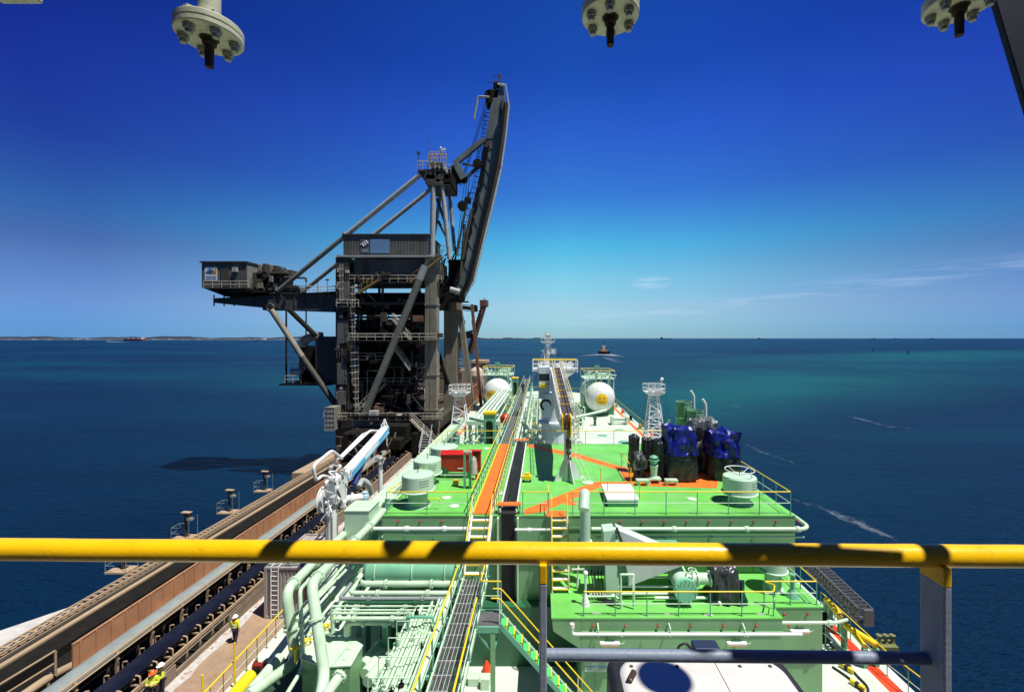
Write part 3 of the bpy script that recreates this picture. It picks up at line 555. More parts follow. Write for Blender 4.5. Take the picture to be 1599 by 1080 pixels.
m = MB(); m.box(1.65, 9.85, 18.3, B1Y0 - .004, DZ - .3, B2Z - .05); m.box(9.855, 11.95, 19.05, B1Y0 - .004, DZ - .3, B2Z - .05); m.build('lower_deck_block', WALL, ship)
m = MB(); m.box(.42, 9.87, 18.28, B1Y0 - .006, B2Z - .048, B2Z); m.box(9.872, 11.97, 19.03, B1Y0 - .006, B2Z - .048, B2Z); m.build('lower_deck_top', DECK, ship)
m = MB(); m.prism([(.44, 18.3, B2Z - .05), (.5, 18.3, B2Z - .55), (1.64, 18.3, B2Z - 1.3), (1.64, 18.3, B2Z - .05)][::-1], (0, .06, 0)); m.build('bracket', WALL, ship)
m = MB(); m.add([(-12.6, 11, DZ + .004), (-3.7, 11, DZ + .004), (-3.7, 21.7, DZ + .004), (-12.6, 21.7, DZ + .004)], [(0, 1, 2, 3)]); m.build('pipe_gap_shade', mat('painted pipe shade green', (.018, .06, .03), .6, var=.3), ship)  # dark sheet painted in for the shade between the pipes
# dark green bulkhead with the dimness below the walkway put into its colour
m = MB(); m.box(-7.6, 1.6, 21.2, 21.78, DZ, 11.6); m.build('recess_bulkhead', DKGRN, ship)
for y in (24.6, 27.4, 30.2, 33.0): MB().box(X1L, X1R, y - .008, y + .008, B1Z, B1Z + .0035).build('weld_seam', WALL, ship)
for x in (-5.2, -.6, 3.4, 7.6, 10.9): MB().box(x - .008, x + .008, B1Y0, B1Y1, B1Z, B1Z + .0036).build('weld_seam', WALL, ship)
# painted walk stripes on the decks
def paint(name, pts, Z, mt=ORG, parent=ship, k=1):
    m = MB(); q = [at(x, y, Z=Z) for x, y in pts]; m.add([(p.x, p.y, Z + .004 * k) for p in q], [tuple(range(len(q)))]); 
    o = m.build(name, mt, parent); return o
paint('painted_stripe', [(822, 692), (822, 696.5), (905, 716), (982, 738.5), (984, 732.5), (905, 709)], B1Z)
paint('painted_stripe', [(984, 729), (963, 727), (978, 753), (1000, 753), (1000, 729)], B1Z, k=2)
paint('painted_pad', [(1000, 728), (1000, 755.5), (990, 753.5), (985, 758), (1120, 762), (1122, 752), (1080, 728)], B1Z, k=3)
paint('painted_stripe', [(819, 795), (819, 803), (850, 798), (938, 760), (980, 756), (980, 752), (927, 752)], B1Z, k=1)
paint('painted_stripe', [(853, 797), (853, 806.5), (883, 806.5), (882, 797)], B1Z, k=2)
paint('painted_stripe', [(881, 781), (884, 788), (900, 789), (900, 782)], B1Z, k=2)
for a_ in ([(15.3, 14.5), (15.9, 14.5), (15.9, 36), (15.3, 36)],): m = MB(); m.add([(x, y, DZ + .004) for x, y in a_], [(0, 1, 2, 3)]); m.build('painted_stripe', mat('fresh red orange paint', (.80, .06, .01), .5), ship)
m = MB(); m.add([(x, y, DZ + .008) for x, y in ((12.9, 16.6), (15.4, 16.6), (15.4, 19.6), (12.9, 19.6))], [(0, 1, 2, 3)]); m.build('painted_pad', mat('fresh red orange paint', (.80, .06, .01), .5), ship)
m = MB(); m.add([(x, y, DZ + .012) for x, y in ((13.6, 17.6), (14.5, 17.6), (14.5, 18.4), (13.6, 18.4))], [(0, 1, 2, 3)]); m.build('painted_patch', YEL, ship)
m = MB(); m.add([(x, y, FZ + .004) for x, y in ((14.7, 40), (15.3, 40), (15.3, 102), (14.7, 102))], [(0, 1, 2, 3)]); m.build('painted_stripe', ORG, ship)
m = MB(); m.add([(x, y, FZ + .004) for x, y in ((-12.5, 40), (-11.9, 40), (-11.9, 102), (-12.5, 102))], [(0, 1, 2, 3)]); m.build('painted_stripe', ORG, ship)
for x, y in ((11.4, 62), (9, 66), (12.2, 70), (6.5, 58)): m = MB(); m.add([(x + math.cos(a) * .8, y + math.sin(a) * .8, FZ + .004) for a in [k * math.pi / 8 for k in range(16)]], [tuple(range(16))]); m.build('painted_patch', STEELG, ship)
# walls: stiffener shadows come from real brackets; red studs, pipes, lamps
for i, px in enumerate((622, 656, 690)):
    p = at(px, 813, Y=B1Y0 - .02); MB().sphere((p.x, B1Y0 - .05, p.z), .055, 8).build('red_stud', RED, ship)
for i in range(9):
    p = at(968 + i * 35.3 - .5 * i, 814, Y=B1Y0 - .02); MB().sphere((p.x, B1Y0 - .05, p.z), .055, 8).build('red_stud', RED, ship)
for i in range(7): MB().sphere((2.1 + i * 1.33, 18.24, 12.60), .055, 8).build('red_stud', RED, ship)
for x in (10.3, 11.3): MB().sphere((x, 19.0, 12.60), .055, 8).build('red_stud', RED, ship)
for x0, x1, Yw, zt, st in ((X1L + 1.1, -3.6, B1Y0, B1Z, 1.4), (1.9, 11.9, B1Y0, B1Z, 2.1), (2.2, 9.6, 18.3, B2Z, 1.9)):   # flange seams stand proud of the plating
    x = x0
    while x < x1: MB().bar((x, Yw - .04, zt - .9), (x, Yw - .02, DZ), .012, .03).build('stiffener', WALL, ship); x += st
m = MB(); m.box(X1L, -3.5, B1Y0 - .05, B1Y0 - .021, B1Z - .62, B1Z - .57); m.box(1.4, X1R, B1Y0 - .05, B1Y0 - .021, B1Z - .62, B1Z - .57); m.build('plate_edge', WALL, ship)
m = MB(); m.box(1.65, 9.85, 18.24, 18.298, B2Z - .56, B2Z - .53); m.build('plate_edge', WALL, ship)
def runpipe(label, pts, r, mt=MINT, supports=None, name='pipe', cat='pipe', group=None, flanges=(), n=12, bend=None, loose=False):
    t = thing(name, label, cat, pts[0], group); MB().pipe(pts, r, n, bend=bend).build('pipe_run', mt, t)
    for (i, f) in flanges:
        p = Vector(pts[i]).lerp(Vector(pts[i + 1]), f); d = (Vector(pts[i + 1]) - Vector(pts[i])).normalized()
        m = MB(); m.lathe(p - d * .05, [(r * 1.1, 0), (r * 1.42, .001), (r * 1.42, .045), (r * 1.36, .05), (r * 1.42, .055), (r * 1.42, .10), (r * 1.1, .101)], 20, d, smooth=False)
        a = d.orthogonal().normalized(); b = d.cross(a)
        for k in range(10): q = p + (a * math.cos(k * math.pi / 5) + b * math.sin(k * math.pi / 5)) * r * 1.27; m.tube(q - d * .09, q + d * .09, .02, 6)
        m.build('flange', mt, t)
    if supports:
        for (i, f, zb) in supports:
            p = Vector(pts[i]).lerp(Vector(pts[i + 1]), f); m = MB(); m.box(p.x - r * .8, p.x - r * .5, p.y - .04, p.y + .04, zb, p.z - r * .7); m.box(p.x + r * .5, p.x + r * .8, p.y - .04, p.y + .04, zb, p.z - r * .7); m.box(p.x - r, p.x + r, p.y - .05, p.y + .05, p.z - r * 1.15, p.z - r * .95); m.build('support', mt, t)
    return t
runpipe('white pipe across the front of the raised deck, left half', [(-8.0, 21.45, 15.2), (-3.5, 21.45, 15.2)], .085, WHITE, flanges=((0, .35), (0, .75)))
runpipe('thin mint pipe under the white pipe, left half of raised deck front', [(-6.6, 21.5, 14.92), (-3.7, 21.5, 14.92)], .05, MINT, flanges=((0, .2),))
runpipe('thin bent mint pipe low on the raised deck front, left half', [(-8.2, 21.5, 14.55), (-5.6, 21.5, 14.55), (-5.35, 21.5, 14.2), (-5.35, 21.5, 12.0)], .05, MINT)
runpipe('mint pipe bend beside the cable trunk on the raised deck front', [(-1.25, 21.45, 15.15), (.45, 21.45, 15.15)], .06, WHITE, flanges=((0, .4),))
runpipe('mint pipe across the front of the raised deck, right half', [(2.4, 21.4, 15.2), (12.55, 21.4, 15.2), (12.85, 21.6, 15.25), (12.6, 22.4, 15.45), (12.45, 23.0, 15.5)], .095, MINT, flanges=((0, .39), (0, .73), (0, .97)))
runpipe('thin mint pipe low across the front of the raised deck, right half', [(2.6, 21.5, 14.78), (12.6, 21.5, 14.78)], .045, MINT, flanges=((0, .55),))
runpipe('thin black drain hose pipe on the raised deck front left of the stairs', [(-5.6, 21.4, 12.4), (-5.6, 21.4, 14.3), (-3.4, 21.4, 14.3)], .03, BLK)
runpipe('second black drain hose pipe nested on the raised deck front', [(-5.2, 21.38, 12.4), (-5.2, 21.38, 14.0), (-3.4, 21.38, 14.0)], .03, BLK)
runpipe('white pipe across the lower deck front with upturned end', [(1.25, 18.05, 12.78), (1.25, 18.05, 12.40), (10.5, 18.05, 12.40)], .06, WHITE, flanges=((0, .1),))
runpipe('short mint pipe loop at the lower deck right corner', [(9.9, 18.7, 12.2), (9.75, 18.7, 12.45), (12.3, 18.7, 12.45), (12.9, 18.9, 12.45)], .065, MINT, flanges=((1, .9),))
for x in (2.3, 5.2, 8.2): 
    m = MB(); m.pipe([(x, 18.28, 12.70), (x, 18.05, 12.62), (x, 18.03, 12.3)], .035, 6, bend=.05); m.build('pipe_hanger', MINT, ship)
for x, Yf, z, lab in ((2.75, 18.1, 12.08, 'white strip floodlight hanging under the pipe, left one on the lower deck front'), (7.85, 18.1, 12.08, 'white strip floodlight hanging under the pipe, middle one above the white housing'), (10.75, 18.75, 12.15, 'white strip floodlight at the lower deck right corner')):
    t = thing('floodlight', lab, 'lamp', (x, Yf, z), 'strip floodlights on the lower deck front')
    m = MB(); m.cb((x, Yf - .08, z), (.80, .22, .10)); m.build('housing', WHITE, t, bevel=.03)
    m = MB(); m.cb((x, Yf - .10, z - .07), (.72, .18, .045)); m.build('diffuser', mat('amber lamp lens', (.62, .30, .14), .3), t)
    m = MB(); m.pipe([(x - .1, Yf + .1, z + .3), (x - .1, Yf - .05, z + .28), (x - .05, Yf - .06, z + .04)], .02, 6); m.box(x - .2, x + .2, Yf - .1, Yf - .02, z + .05, z + .09); m.build('bracket', DKGRN, t)
    m = MB(); m.pipe([(x + .38, Yf - .1, z), (x + .55, Yf - .1, z - .06), (x + .62, Yf - .02, z + .1), (x + .5, Yf + .1, z + .15)], .012, 6, bend=.1); m.build('cable', MINT, t)
# notices on the lower wall
for i, (x0, x1) in enumerate(((1.78, 2.28), (2.30, 2.78), (2.80, 3.06))):
    t = thing('wall_notice', ('pale blue ruled notice, left of the three on the lower wall', 'pale ruled notice, middle of the three on the lower wall', 'narrow notice of black marks, right of the three on the lower wall')[i], 'notice', (x0, 18.29, 11))
    MB().box(x0, x1, 18.275, 18.296, 10.72, 11.26).build('sheet', mat('notice paper', (.50, .60, .50), .6), t)
    m = MB(); rr = random.Random(i)
    for r_i in range(9):
        z = 11.21 - r_i * .05
        if i < 2: m.box(x0 + .03, x0 + .03 + rr.uniform(.2, x1 - x0 - .08), 18.270, 18.2745, z - .012, z)
        else:
            for k in range(4): m.box(x0 + .03 + k * .05, x0 + .06 + k * .05, 18.270, 18.2745, z - rr.uniform(.012, .035), z)
    m.build('print', mat('notice ink', (.08, .14, .12), .6), t)
    if i < 2: MB().box(x0 + .01, x1 - .02, 18.270, 18.2745, 10.92, 10.96).build('blue_band', BLUEA, t)
# ------------------------------------------------------------------ walkways
t = thing('orange_walkway', 'orange painted walkway plate running forward over the raised green deck', 'walkway', (-2.85, B1Y0, B1Z))
m = MB(); m.box(-3.30, -2.40, B1Y0 + .1, B1Y1 - .2, B1Z + .004, B1Z + .06); m.build('plate', ORG, t)
for x in (-3.34, -2.36): MB().box(x - .035, x + .035, B1Y0 + .1, B1Y1 - .2, B1Z + .002, B1Z + .10).build('edge_strip', YEL, t)
def grating(label, x0, x1, y0, y1, z, m_=GRATE, across=True):
    t = thing('grating_walkway', label, 'walkway', ((x0 + x1) / 2, y0, z)); m = MB()
    n = int((x1 - x0) / .036)
    for i in range(n + 1): x = x0 + (x1 - x0) * i / n; m.box(x - .003, x + .003, y0, y1, z - .035, z)
    k = int((y1 - y0) / .10)
    for i in range(k + 1): y = y0 + (y1 - y0) * i / k; m.box(x0, x1, y - .004, y + .004, z - .012, z - .001)
    m.build('grating', m_, t); m = MB()
    for x in (x0 - .03, x1 + .03): m.box(x - .03, x + .03, y0, y1, z - .14, z + .03)
    m.build('edge_beam', MINT, t); y = y0 + .5; k = 0
    while y < y1 and k < 90: MB().box(x0, x1, y - .03, y + .03, z - .14, z - .04).build('cross_bearer', GRATE, t); y += .62 if y1 < 30 else 1.24; k += 1
    m = MB()
    for i in range(1, 7): x = x0 + (x1 - x0) * i / 7; m.box(x - .008, x + .008, y0, y1, z - .03, z + .004)
    y = y0 + .5
    while y < y1: m.box(x0, x1, y - .01, y + .01, z - .03, z + .0035); y += .62
    m.build('bright_bars', mat('bright galvanised bar', (.42, .44, .42), .5), t); return t
grating('grey grating walkway leading forward in the foreground between yellow rails', -3.3, -2.35, 9.5, 19.2, GZ)
m = MB(); m.pipe([(-2.62, 9.5, GZ + .02), (-2.62, 14.5, GZ + .02), (-2.56, 16.5, GZ + .02), (-2.56, 19.2, GZ + .02)], .02, 6); tag(m.build('hose', BLK), 'thin black cable lying along the right side of the grating walkway', 'cable')
m = MB(); m.box(-2.29, -1.55, 16.0, 16.9, GZ - .03, GZ)
for i in range(20): m.box(-2.29 + i * .037, -2.283 + i * .037, 16.0, 16.9, GZ, GZ + .012)
o = thing('landing', 'small grating landing joining walkway and descending stairs', 'landing', (-1.9, 16.4, GZ)); m.build('grating', GRATE, o)
m = MB(); m.box(-2.3, -1.5, 15.92, 15.99, GZ - .16, GZ + .05); m.box(-2.3, -1.5, 16.91, 16.98, GZ - .16, GZ + .05); m.build('frame', STEELG, o)
m = MB(); m.cb((-1.72, 16.0, (GZ + DZ) / 2 - .1), (.16, .16, GZ - DZ - .2)); m.build('post', WALL, o); m = MB(); m.bar((-1.72, 16.0, GZ - .9), (-2.25, 16.0, GZ - .2), .08); m.bar((-1.72, 16.05, GZ - .9), (-1.45, 16.6, GZ - .2), .08); m.build('brace', STEELG, o)
grating('grey grating walkway continuing forward beyond the raised deck', -3.3, -2.35, B1Y1 + .2, 96, B1Z - .05)
railing('yellow guard rail left of the foreground grating walkway', [(-3.36, 9.5, GZ), (-3.36, 19.6, GZ)], 1.1, step=1.5, rt=.032, rp=.035)
railing('yellow guard rail right of the foreground grating walkway', [(-2.29, 9.5, GZ), (-2.29, 15.9, GZ)], 1.1, step=1.5, rt=.032, rp=.035)
railing('short yellow rail from the stair landing to the big stairs', [(-1.52, 16.98, GZ), (-2.29, 17.0, GZ), (-2.29, 19.4, GZ)], 1.1, step=1.2, rt=.028)
railing('yellow guard rail left of the orange walkway', [(-3.42, B1Y0 + .1, B1Z), (-3.42, B1Y1 - .1, B1Z)], 1.1, step=1.0, rt=.03)
railing('yellow guard rail right of the orange walkway', [(-2.28, B1Y0 + .1, B1Z), (-2.28, B1Y1 - .1, B1Z)], 1.1, step=1.0, rt=.03)
railing('guard rail on the left edge of the far grating walkway', [(-3.4, B1Y1 + .3, B1Z - .05), (-3.4, 92, B1Z - .05)], 1.05, step=2.2)
railing('guard rail on the right edge of the far grating walkway', [(-2.25, B1Y1 + .3, B1Z - .05), (-2.25, 92, B1Z - .05)], 1.05, step=2.2)
railing('guard rail along the front left edge of the raised green deck', [(-6.9, 26.0, B1Z), (-7.55, B1Y0 + .12, B1Z), (-3.6, B1Y0 + .12, B1Z)], 1.1, step=2.0)
railing('guard rail along the front right edge of the raised green deck', [(1.55, B1Y0 + .12, B1Z), (12.2, B1Y0 + .12, B1Z), (12.2, 31.5, B1Z)], 1.1, step=1.45)
railing('short guard rail between cable tray and yellow rungs on the raised deck front', [(-.9, B1Y0 + .12, B1Z), (.35, B1Y0 + .12, B1Z), (.35, B1Y0 + 1.2, B1Z)], 1.1, step=1.2)
railing('guard rail along the far edge of the raised deck, right part', [(-1.0, B1Y1 - .12, B1Z), (10.5, B1Y1 - .12, B1Z)], 1.1, step=2.2)
railing('guard rail along the far left edge of the raised deck', [(-3.5, B1Y1 - .12, B1Z), (-7.6, B1Y1 - .12, B1Z), (-7.6, 30.5, B1Z)], 1.1, step=1.8)
railing('guard rail around the lower green deck front', [(1.75, 18.42, B2Z), (9.55, 18.42, B2Z), (9.85, 18.9, B2Z), (9.55, 19.2, B2Z), (11.8, 19.2, B2Z), (11.8, 21.6, B2Z)], 1.0, step=1.4)
railing('inner rail across the raised deck beside the orange stripe', [(5.35, 27.2, B1Z), (5.35, 29.9, B1Z)], 1.0, step=2.7, group=None)
t = thing('stanchion_chain', 'pair of yellow stanchions with a chain beside the white hatch', 'barrier', (7, 26, B1Z))
for px, py in ((938, 755), (985, 755), (949, 778), (999, 779)): p = at(px, py, Z=B1Z); MB().tube(p, p + V(0, 0, .95), .03, 6).build('post', YEL, t)
# stairs
stairs('wide yellow edged stairs down from the orange walkway to the grating walkway', (-2.85, 21.7, B1Z), (-2.85, 19.25, GZ), .95, (1, 0, 0), tread=WHITE, n=7)
stairs('steep yellow rung stairs from the lower green deck to the raised deck', (.88, 21.7, B1Z), (.88, 20.1, B2Z), .75, (1, 0, 0), tread=WHITE, n=9)
stairs('long green treaded stairs descending to the main deck under the walkway', (-1.5, 16.45, GZ), (3.1, 16.45, DZ), .62, (0, 1, 0), tread=mat('bright green tread', (.07, .55, .13), .5), nose=YEL, n=17, side=STEELG)
# cable tray with black cables
def cables(label, x0, x1, y0, y1, z, vert=None):
    t = thing('cable_tray', label, 'cable tray', ((x0 + x1) / 2, y0, z)); n = 13
    for x in (x0 - .06, x1 + .06): MB().box(x - .025, x + .025, y0, y1, z, z + .16).build('side_rail', WHITE, t)
    for i in range(n):
        x = x0 + (x1 - x0) * (i + .5) / n; pts = [(x + random.uniform(-.012, .012), y0 + (y1 - y0) * k / 8, z + .09 + random.uniform(-.01, .015)) for k in range(9)]
        if vert: pts = [(x, y0 - .1, vert), (x, y0 - .1, z + .05)] + pts[1:]
        MB().pipe(pts, .026, 6, bend=.12).build('cable', BLK, t)
    m = MB(); k = int((y1 - y0) / .3)
    for i in range(k): y = y0 + (i + .5) * (y1 - y0) / k; m.box(x0 - .04, x1 + .04, y - .02, y + .02, z + .01, z + .04)
    m.build('rungs', WHITE, t); 
    m = MB()
    for i in range(k): y = y0 + (i + .5) * (y1 - y0) / k; m.box(x0 - .13, x0 - .08, y - .06, y + .06, z + .02, z + .2); m.box(x1 + .08, x1 + .13, y - .05, y + .05, z, z + .12)
    m.build('clips', MINT, t); return t
cables('black cable bundle in a white tray crossing the raised deck and dropping down its front', -1.93, -1.27, B1Y0 + .0, B1Y1, B1Z + .12, vert=DZ + .3)
t = thing('cable_riser', 'white framed vertical cable trunk on the raised deck front', 'cable riser', (-1.6, 21.6, DZ))
for x in (-2.08, -1.12): MB().box(x - .04, x + .04, 21.5, 21.76, DZ + .4, B1Z - .05).build('side_rail', MINT, t)
for y, lab in ((22.1, 'orange step plate crossing the near end of the black cable tray'), (36.1, 'orange step plate crossing the far end of the black cable tray')):
    t = thing('step_over', lab, 'step', (-1.55, y, B1Z)); x0, x1 = -2.15, -1.0
    MB().box(x0, x1, y - .22, y + .22, B1Z + .42, B1Z + .47).build('plate', ORG, t)
    m = MB()
    for x in (x0 + .05, x1 - .05): m.box(x - .03, x + .03, y - .2, y + .2, B1Z, B1Z + .42)
    m.build('legs', STEELG, t)
# ------------------------------------------------------------------ mushroom vents
def vent(label, x, y, dia, top, zb, text=False, collar=True):
    t = thing('mushroom_vent', label, 'ventilator', (x, y, zb), 'mushroom vents on the green decks'); r = dia / 2; c = (x, y, 0); hz = top - .02
    hd = dia * .52
    m = MB(); m.lathe(c, [(r * .62, zb), (r * .62, top - hd + .05)], 28); m.build('neck', MINTV, t)
    m = MB(); m.lathe(c, [(r * .66, zb + .002), (r * .80, zb + .003), (r * .80, zb + .04), (r * .66, zb + .05)], 28, smooth=False); m.build('base_flange', MINTV, t)
    m = MB(); m.lathe(c, [(r * .7, top - hd + .12), (r, top - hd), (r * 1.02, top - hd), (r * 1.02, top - hd + .05), (r, top - hd + .06), (r, top - .05), (r * .97, top - .012), (r * .9, top), (r * .3, top + .03)], 36, smooth=False)
    m.sm = [False] * len(m.sm); ob = m.build('head', MINTV, t)
    m = MB(); m.ring((x, y, top + .012), r * .55, .012, n=28, m=4); m.build('lid_ring', MINTV, t)
    m = MB(); m.tube((x, y, top), (x, y, top + .32), .022, 6); m.tube((x - .1, y, top + .3), (x + .1, y, top + .3), .014, 6); m.build('spindle', DKMET, t)
    if collar: m = MB(); m.ring((x, y, top - hd + .02), r * 1.06, .035, n=28); m.build('skirt_ring', MINTV, t)
    if text:
        m = MB(); rr = random.Random(int(x * 10)); a0 = -math.pi / 2 + .35
        for row in range(3):
            aa = a0
            for k in range(9):
                w = rr.choice((.035, .05, .07)) / r
                for (u0, u1) in ((aa, aa + w * .8),):
                    z1 = top - .2 - row * .13; q = []
                    for a2, z in ((u0, z1 - .045), (u1, z1 - .045), (u1, z1), (u0, z1)): q.append((x + math.cos(a2) * (r + .006), y + math.sin(a2) * (r + .006), z))
                    m.add(q, [(0, 1, 2, 3)])
                aa += w * 1.15
        m.build('stencilled_text', mat('stencil ink', (.10, .12, .10), .6), t)
    return t
vent('nearest mushroom vent at the left edge of the raised deck, stencilled text', -6.35, 23.1, 1.6, 24.3 - 6.95, B1Z, True)
vent('middle mushroom vent at the left edge of the raised deck, behind the nearest', -6.75, 26.6, 1.6, 24.3 - 7.15, B1Z, True)
vent('farthest mushroom vent at the left edge of the raised deck', -6.35, 29.4, 1.78, 24.3 - 7.05, B1Z)
vent('mushroom vent at the right of the raised deck, under a round hoop', 10.4, 23.5, 1.66, 24.3 - 7.2, B1Z, True)
vent('small mushroom vent on the lower deck right corner', 10.55, 20.4, 1.15, 24.3 - 9.9, B2Z)
t = thing('hoop_handwheel', 'white round hoop standing over the right mushroom vent', 'handwheel', (10.4, 23.5, 17.1))
m = MB(); m.ring((10.4, 23.5, 17.42), .72, .022, n=32); m.build('hoop', WHITE, t); m = MB()
for k in range(4): a = k * math.pi / 2 + .5; m.tube((10.4, 23.5, 17.12), (10.4 + .71 * math.cos(a), 23.5 + .71 * math.sin(a), 17.42), .014, 6)
m.build('spokes', WHITE, t)
# ------------------------------------------------------------------ covered machinery on the raised deck
from mathutils import noise
def draped(mb, c, d, seed=0, amp=.12, n=11, taper=.88, round_=.18, folds=1.0):
    """a cloth pulled over a box: rounded top, sagging folds down the sides"""
    c = Vector(c); sx, sy, sz = d; idx = {}; vs = []; fs = []
    def vid(i, j, k):
        key = (i, j, k)
        if key in idx: return idx[key]
        u = Vector((i / n * 2 - 1, j / n * 2 - 1, k / n)); w = 1 - (1 - taper) * u.z
        q = Vector((u.x, u.y, 0)); m_ = max(abs(q.x), abs(q.y), 1e-6)
        if m_ > 0: q2 = q / q.length * m_ if q.length > 0 else q; q = q.lerp(q2, round_)
        a = math.atan2(u.y, u.x); edge = max(abs(u.x), abs(u.y))
        f = math.sin(a * 11 + seed + 3 * noise.noise(Vector((u.x * 2, u.y * 2, seed)))) * .5 * folds * (1 - u.z * .7) * amp
        nz = noise.noise(Vector((u.x * 1.7 + seed, u.y * 1.7, u.z * 2.4))) * amp * 1.5 - abs(noise.noise(Vector((u.x * 3, u.y * 3 + seed, u.z * 4)))) * amp * .5
        p = Vector((q.x * sx / 2 * w, q.y * sy / 2 * w, u.z * sz * (1 - .08 * edge ** 3)))
        if edge > .98: p += Vector((q.x, q.y, 0)) * (f + nz)
        if k == n: p.z += nz * 1.3 + noise.noise(Vector((u.x * 4, u.y * 4, seed + 5))) * amp * .6
        if k == 0: p.z += amp * .8 * noise.noise(Vector((a * 2, seed, 0)))
        idx[key] = len(vs); vs.append(c + p); return idx[key]
    for i in range(n):
        for j in range(n):
            fs.append((vid(i, j, n), vid(i + 1, j, n), vid(i + 1, j + 1, n), vid(i, j + 1, n)))
            fs.append((vid(i, 0, j), vid(i + 1, 0, j), vid(i + 1, 0, j + 1), vid(i, 0, j + 1)))
            fs.append((vid(i, n, j), vid(i, n, j + 1), vid(i + 1, n, j + 1), vid(i + 1, n, j)))
            fs.append((vid(0, i, j), vid(0, i, j + 1), vid(0, i + 1, j + 1), vid(0, i + 1, j)))
            fs.append((vid(n, i, j), vid(n, i + 1, j), vid(n, i + 1, j + 1), vid(n, i, j + 1)))
    mb.add(vs, fs, False); return mb
def covered(label, px, py, w, dpt, h, cap, seed, hb=.62, base=TARPK, Z=None, group='sheeted machines on the raised deck'):
    p = at(px, py, Z=B1Z); c = (p.x, p.y + dpt / 2, B1Z); t = thing('covered_machine', label, 'covered machine', c, group)
    m = MB(); m.box(c[0] - w * .42, c[0] + w * .42, c[1] - dpt * .42, c[1] + dpt * .42, B1Z, B1Z + .18); m.build('skid', DKMET, t)
    draped(MB(), (c[0], c[1], B1Z + .15), (w, dpt, h * (hb if cap else .97)), seed, .07).build('sheeting', base, t)
    if cap: draped(MB(), (c[0], c[1], B1Z + h * (hb - .12)), (w * 1.06, dpt * 1.06, h * (1.12 - hb)), seed + 9, .17, round_=.12, taper=.84).build('tarpaulin', cap, t)
    for s in (-1, 1): m = MB(); m.ring((c[0], c[1], B1Z + h * .35 + s * .25), w * .56, .012, n=20, m=4); m.build('lashing', BLK, t)
    return t
covered('tall machine in black sheeting under a crumpled blue tarpaulin, left of the two blue ones', 1068, 754, 1.85, 1.9, 3.25, TARPB, 3)
covered('machine in black sheeting under a ragged blue tarpaulin, right of the two blue ones', 1138, 752, 1.75, 1.9, 2.9, TARPB, 11)
covered('grey sheeted machine standing between and behind the blue tarpaulins', 1103, 739, 1.9, 1.8, 3.35, TARPG, 6, hb=.6)
covered('low black sheeted bulk beside the left blue tarpaulin', 1040, 750, 1.1, 1.6, 2.3, None, 15)
covered('narrow machine in a pale grey hood at the near left of the sheeted group', 1000, 752, .62, .6, 1.75, TARPG, 20, hb=.55)
covered('leaning tall black sheeted winch at the far left of the sheeted group', 992, 738, .65, .7, 2.3, None, 25)
covered('second black sheeted winch behind the green pump', 1013, 736, .7, .7, 2.1, None, 31)
p = at(1021, 753, Z=B1Z); t = thing('pump_motor', 'green upright pump motor on a pale base among the sheeted machines', 'pump', p)
m = MB(); m.lathe(p, [(.28, .3), (.28, .34), (.19, .38), (.19, .5), (.23, .95), (.25, .98), (.25, 1.04), (.1, 1.08)], 20); m.build('motor', MINTV, t)
m = MB(); m.lathe(p, [(.22, 1.12), (.22, 1.5), (.26, 1.52), (.12, 1.62)], 16); m.ring(p + V(0, 0, 1.35), .3, .03); m.build('top_motor', STEELG, t)
m = MB(); m.box(p.x - .38, p.x + .38, p.y - .3, p.y + .3, B1Z + .22, B1Z + .3)
for a_ in (-.3, .3):
    for b_2 in (-.22, .22): m.cb((p.x + a_, p.y + b_2, B1Z + .11), (.12, .12, .22))
m.build('base', MINT, t)
for px, lab in ((1003, 'pale four legged stand under the hooded machine'), (1048, 'pale four legged stand in front of the left blue tarpaulin machine')):
    p = at(px, 757, Z=B1Z); t = thing('machine_stand', lab, 'stand', p); m = MB(); m.box(p.x - .36, p.x + .36, p.y - .2, p.y + .2, B1Z + .24, B1Z + .34); m.build('top', MINT, t)
    m = MB()
    for a_ in (-.28, .28): m.cb((p.x + a_, p.y, B1Z + .12), (.16, .3, .24))
    m.build('legs', MINT, t)
for px, py, hgt, r, lab in ((1068, 700, 3.6, .62, 'taller left one of the two sea green tanks behind the tarpaulins'), (1086, 706, 3.1, .62, 'right one of the two sea green tanks behind the tarpaulins, with a white vent pipe')):
    p = at(px, py, Z=B1Z); t = thing('storage_tank', lab, 'tank', p); m = MB(); m.lathe(p, [(r, 0), (r, hgt), (r * 1.04, hgt), (r * 1.04, hgt + .08), (r * .9, hgt + .08), (r * .86, hgt - .1)], 28, smooth=False); m.build('shell', mat('aged sea green tank paint', (.17, .33, .22), .5, dirt=(.06, .10, .06), dirtamt=.6, dscale=2), t)
    for z in (hgt * .35, hgt * .68): MB().ring(p + V(0, 0, z), r * 1.02, .04, n=28).build('band', MINTV, t)
    m = MB(); m.pipe([p + V(r * 1.15, -.2, .3), p + V(r * 1.15, -.2, hgt + .55), p + V(r * .75, -.2, hgt + .95)], .085, 10, bend=.35); m.build('vent_pipe', WHITE, t)
    m = MB(); 
    for i in range(int(hgt / .3)): m.tube((p.x - .2, p.y - r - .12, B1Z + .3 + i * .3), (p.x + .2, p.y - r - .12, B1Z + .3 + i * .3), .015, 5)
    for s in (-.2, .2): m.tube((p.x + s, p.y - r - .12, B1Z), (p.x + s, p.y - r - .12, B1Z + hgt + .3), .02, 5)
    m.build('ladder', STEELG, t)
railing('small pale rail right of the sea green tanks', [tuple(at(1100, 708, Z=B1Z)) , tuple(at(1118, 708, Z=B1Z))], 2.0, top=WHITE, low=WHITE, post=WHITE, group=None)
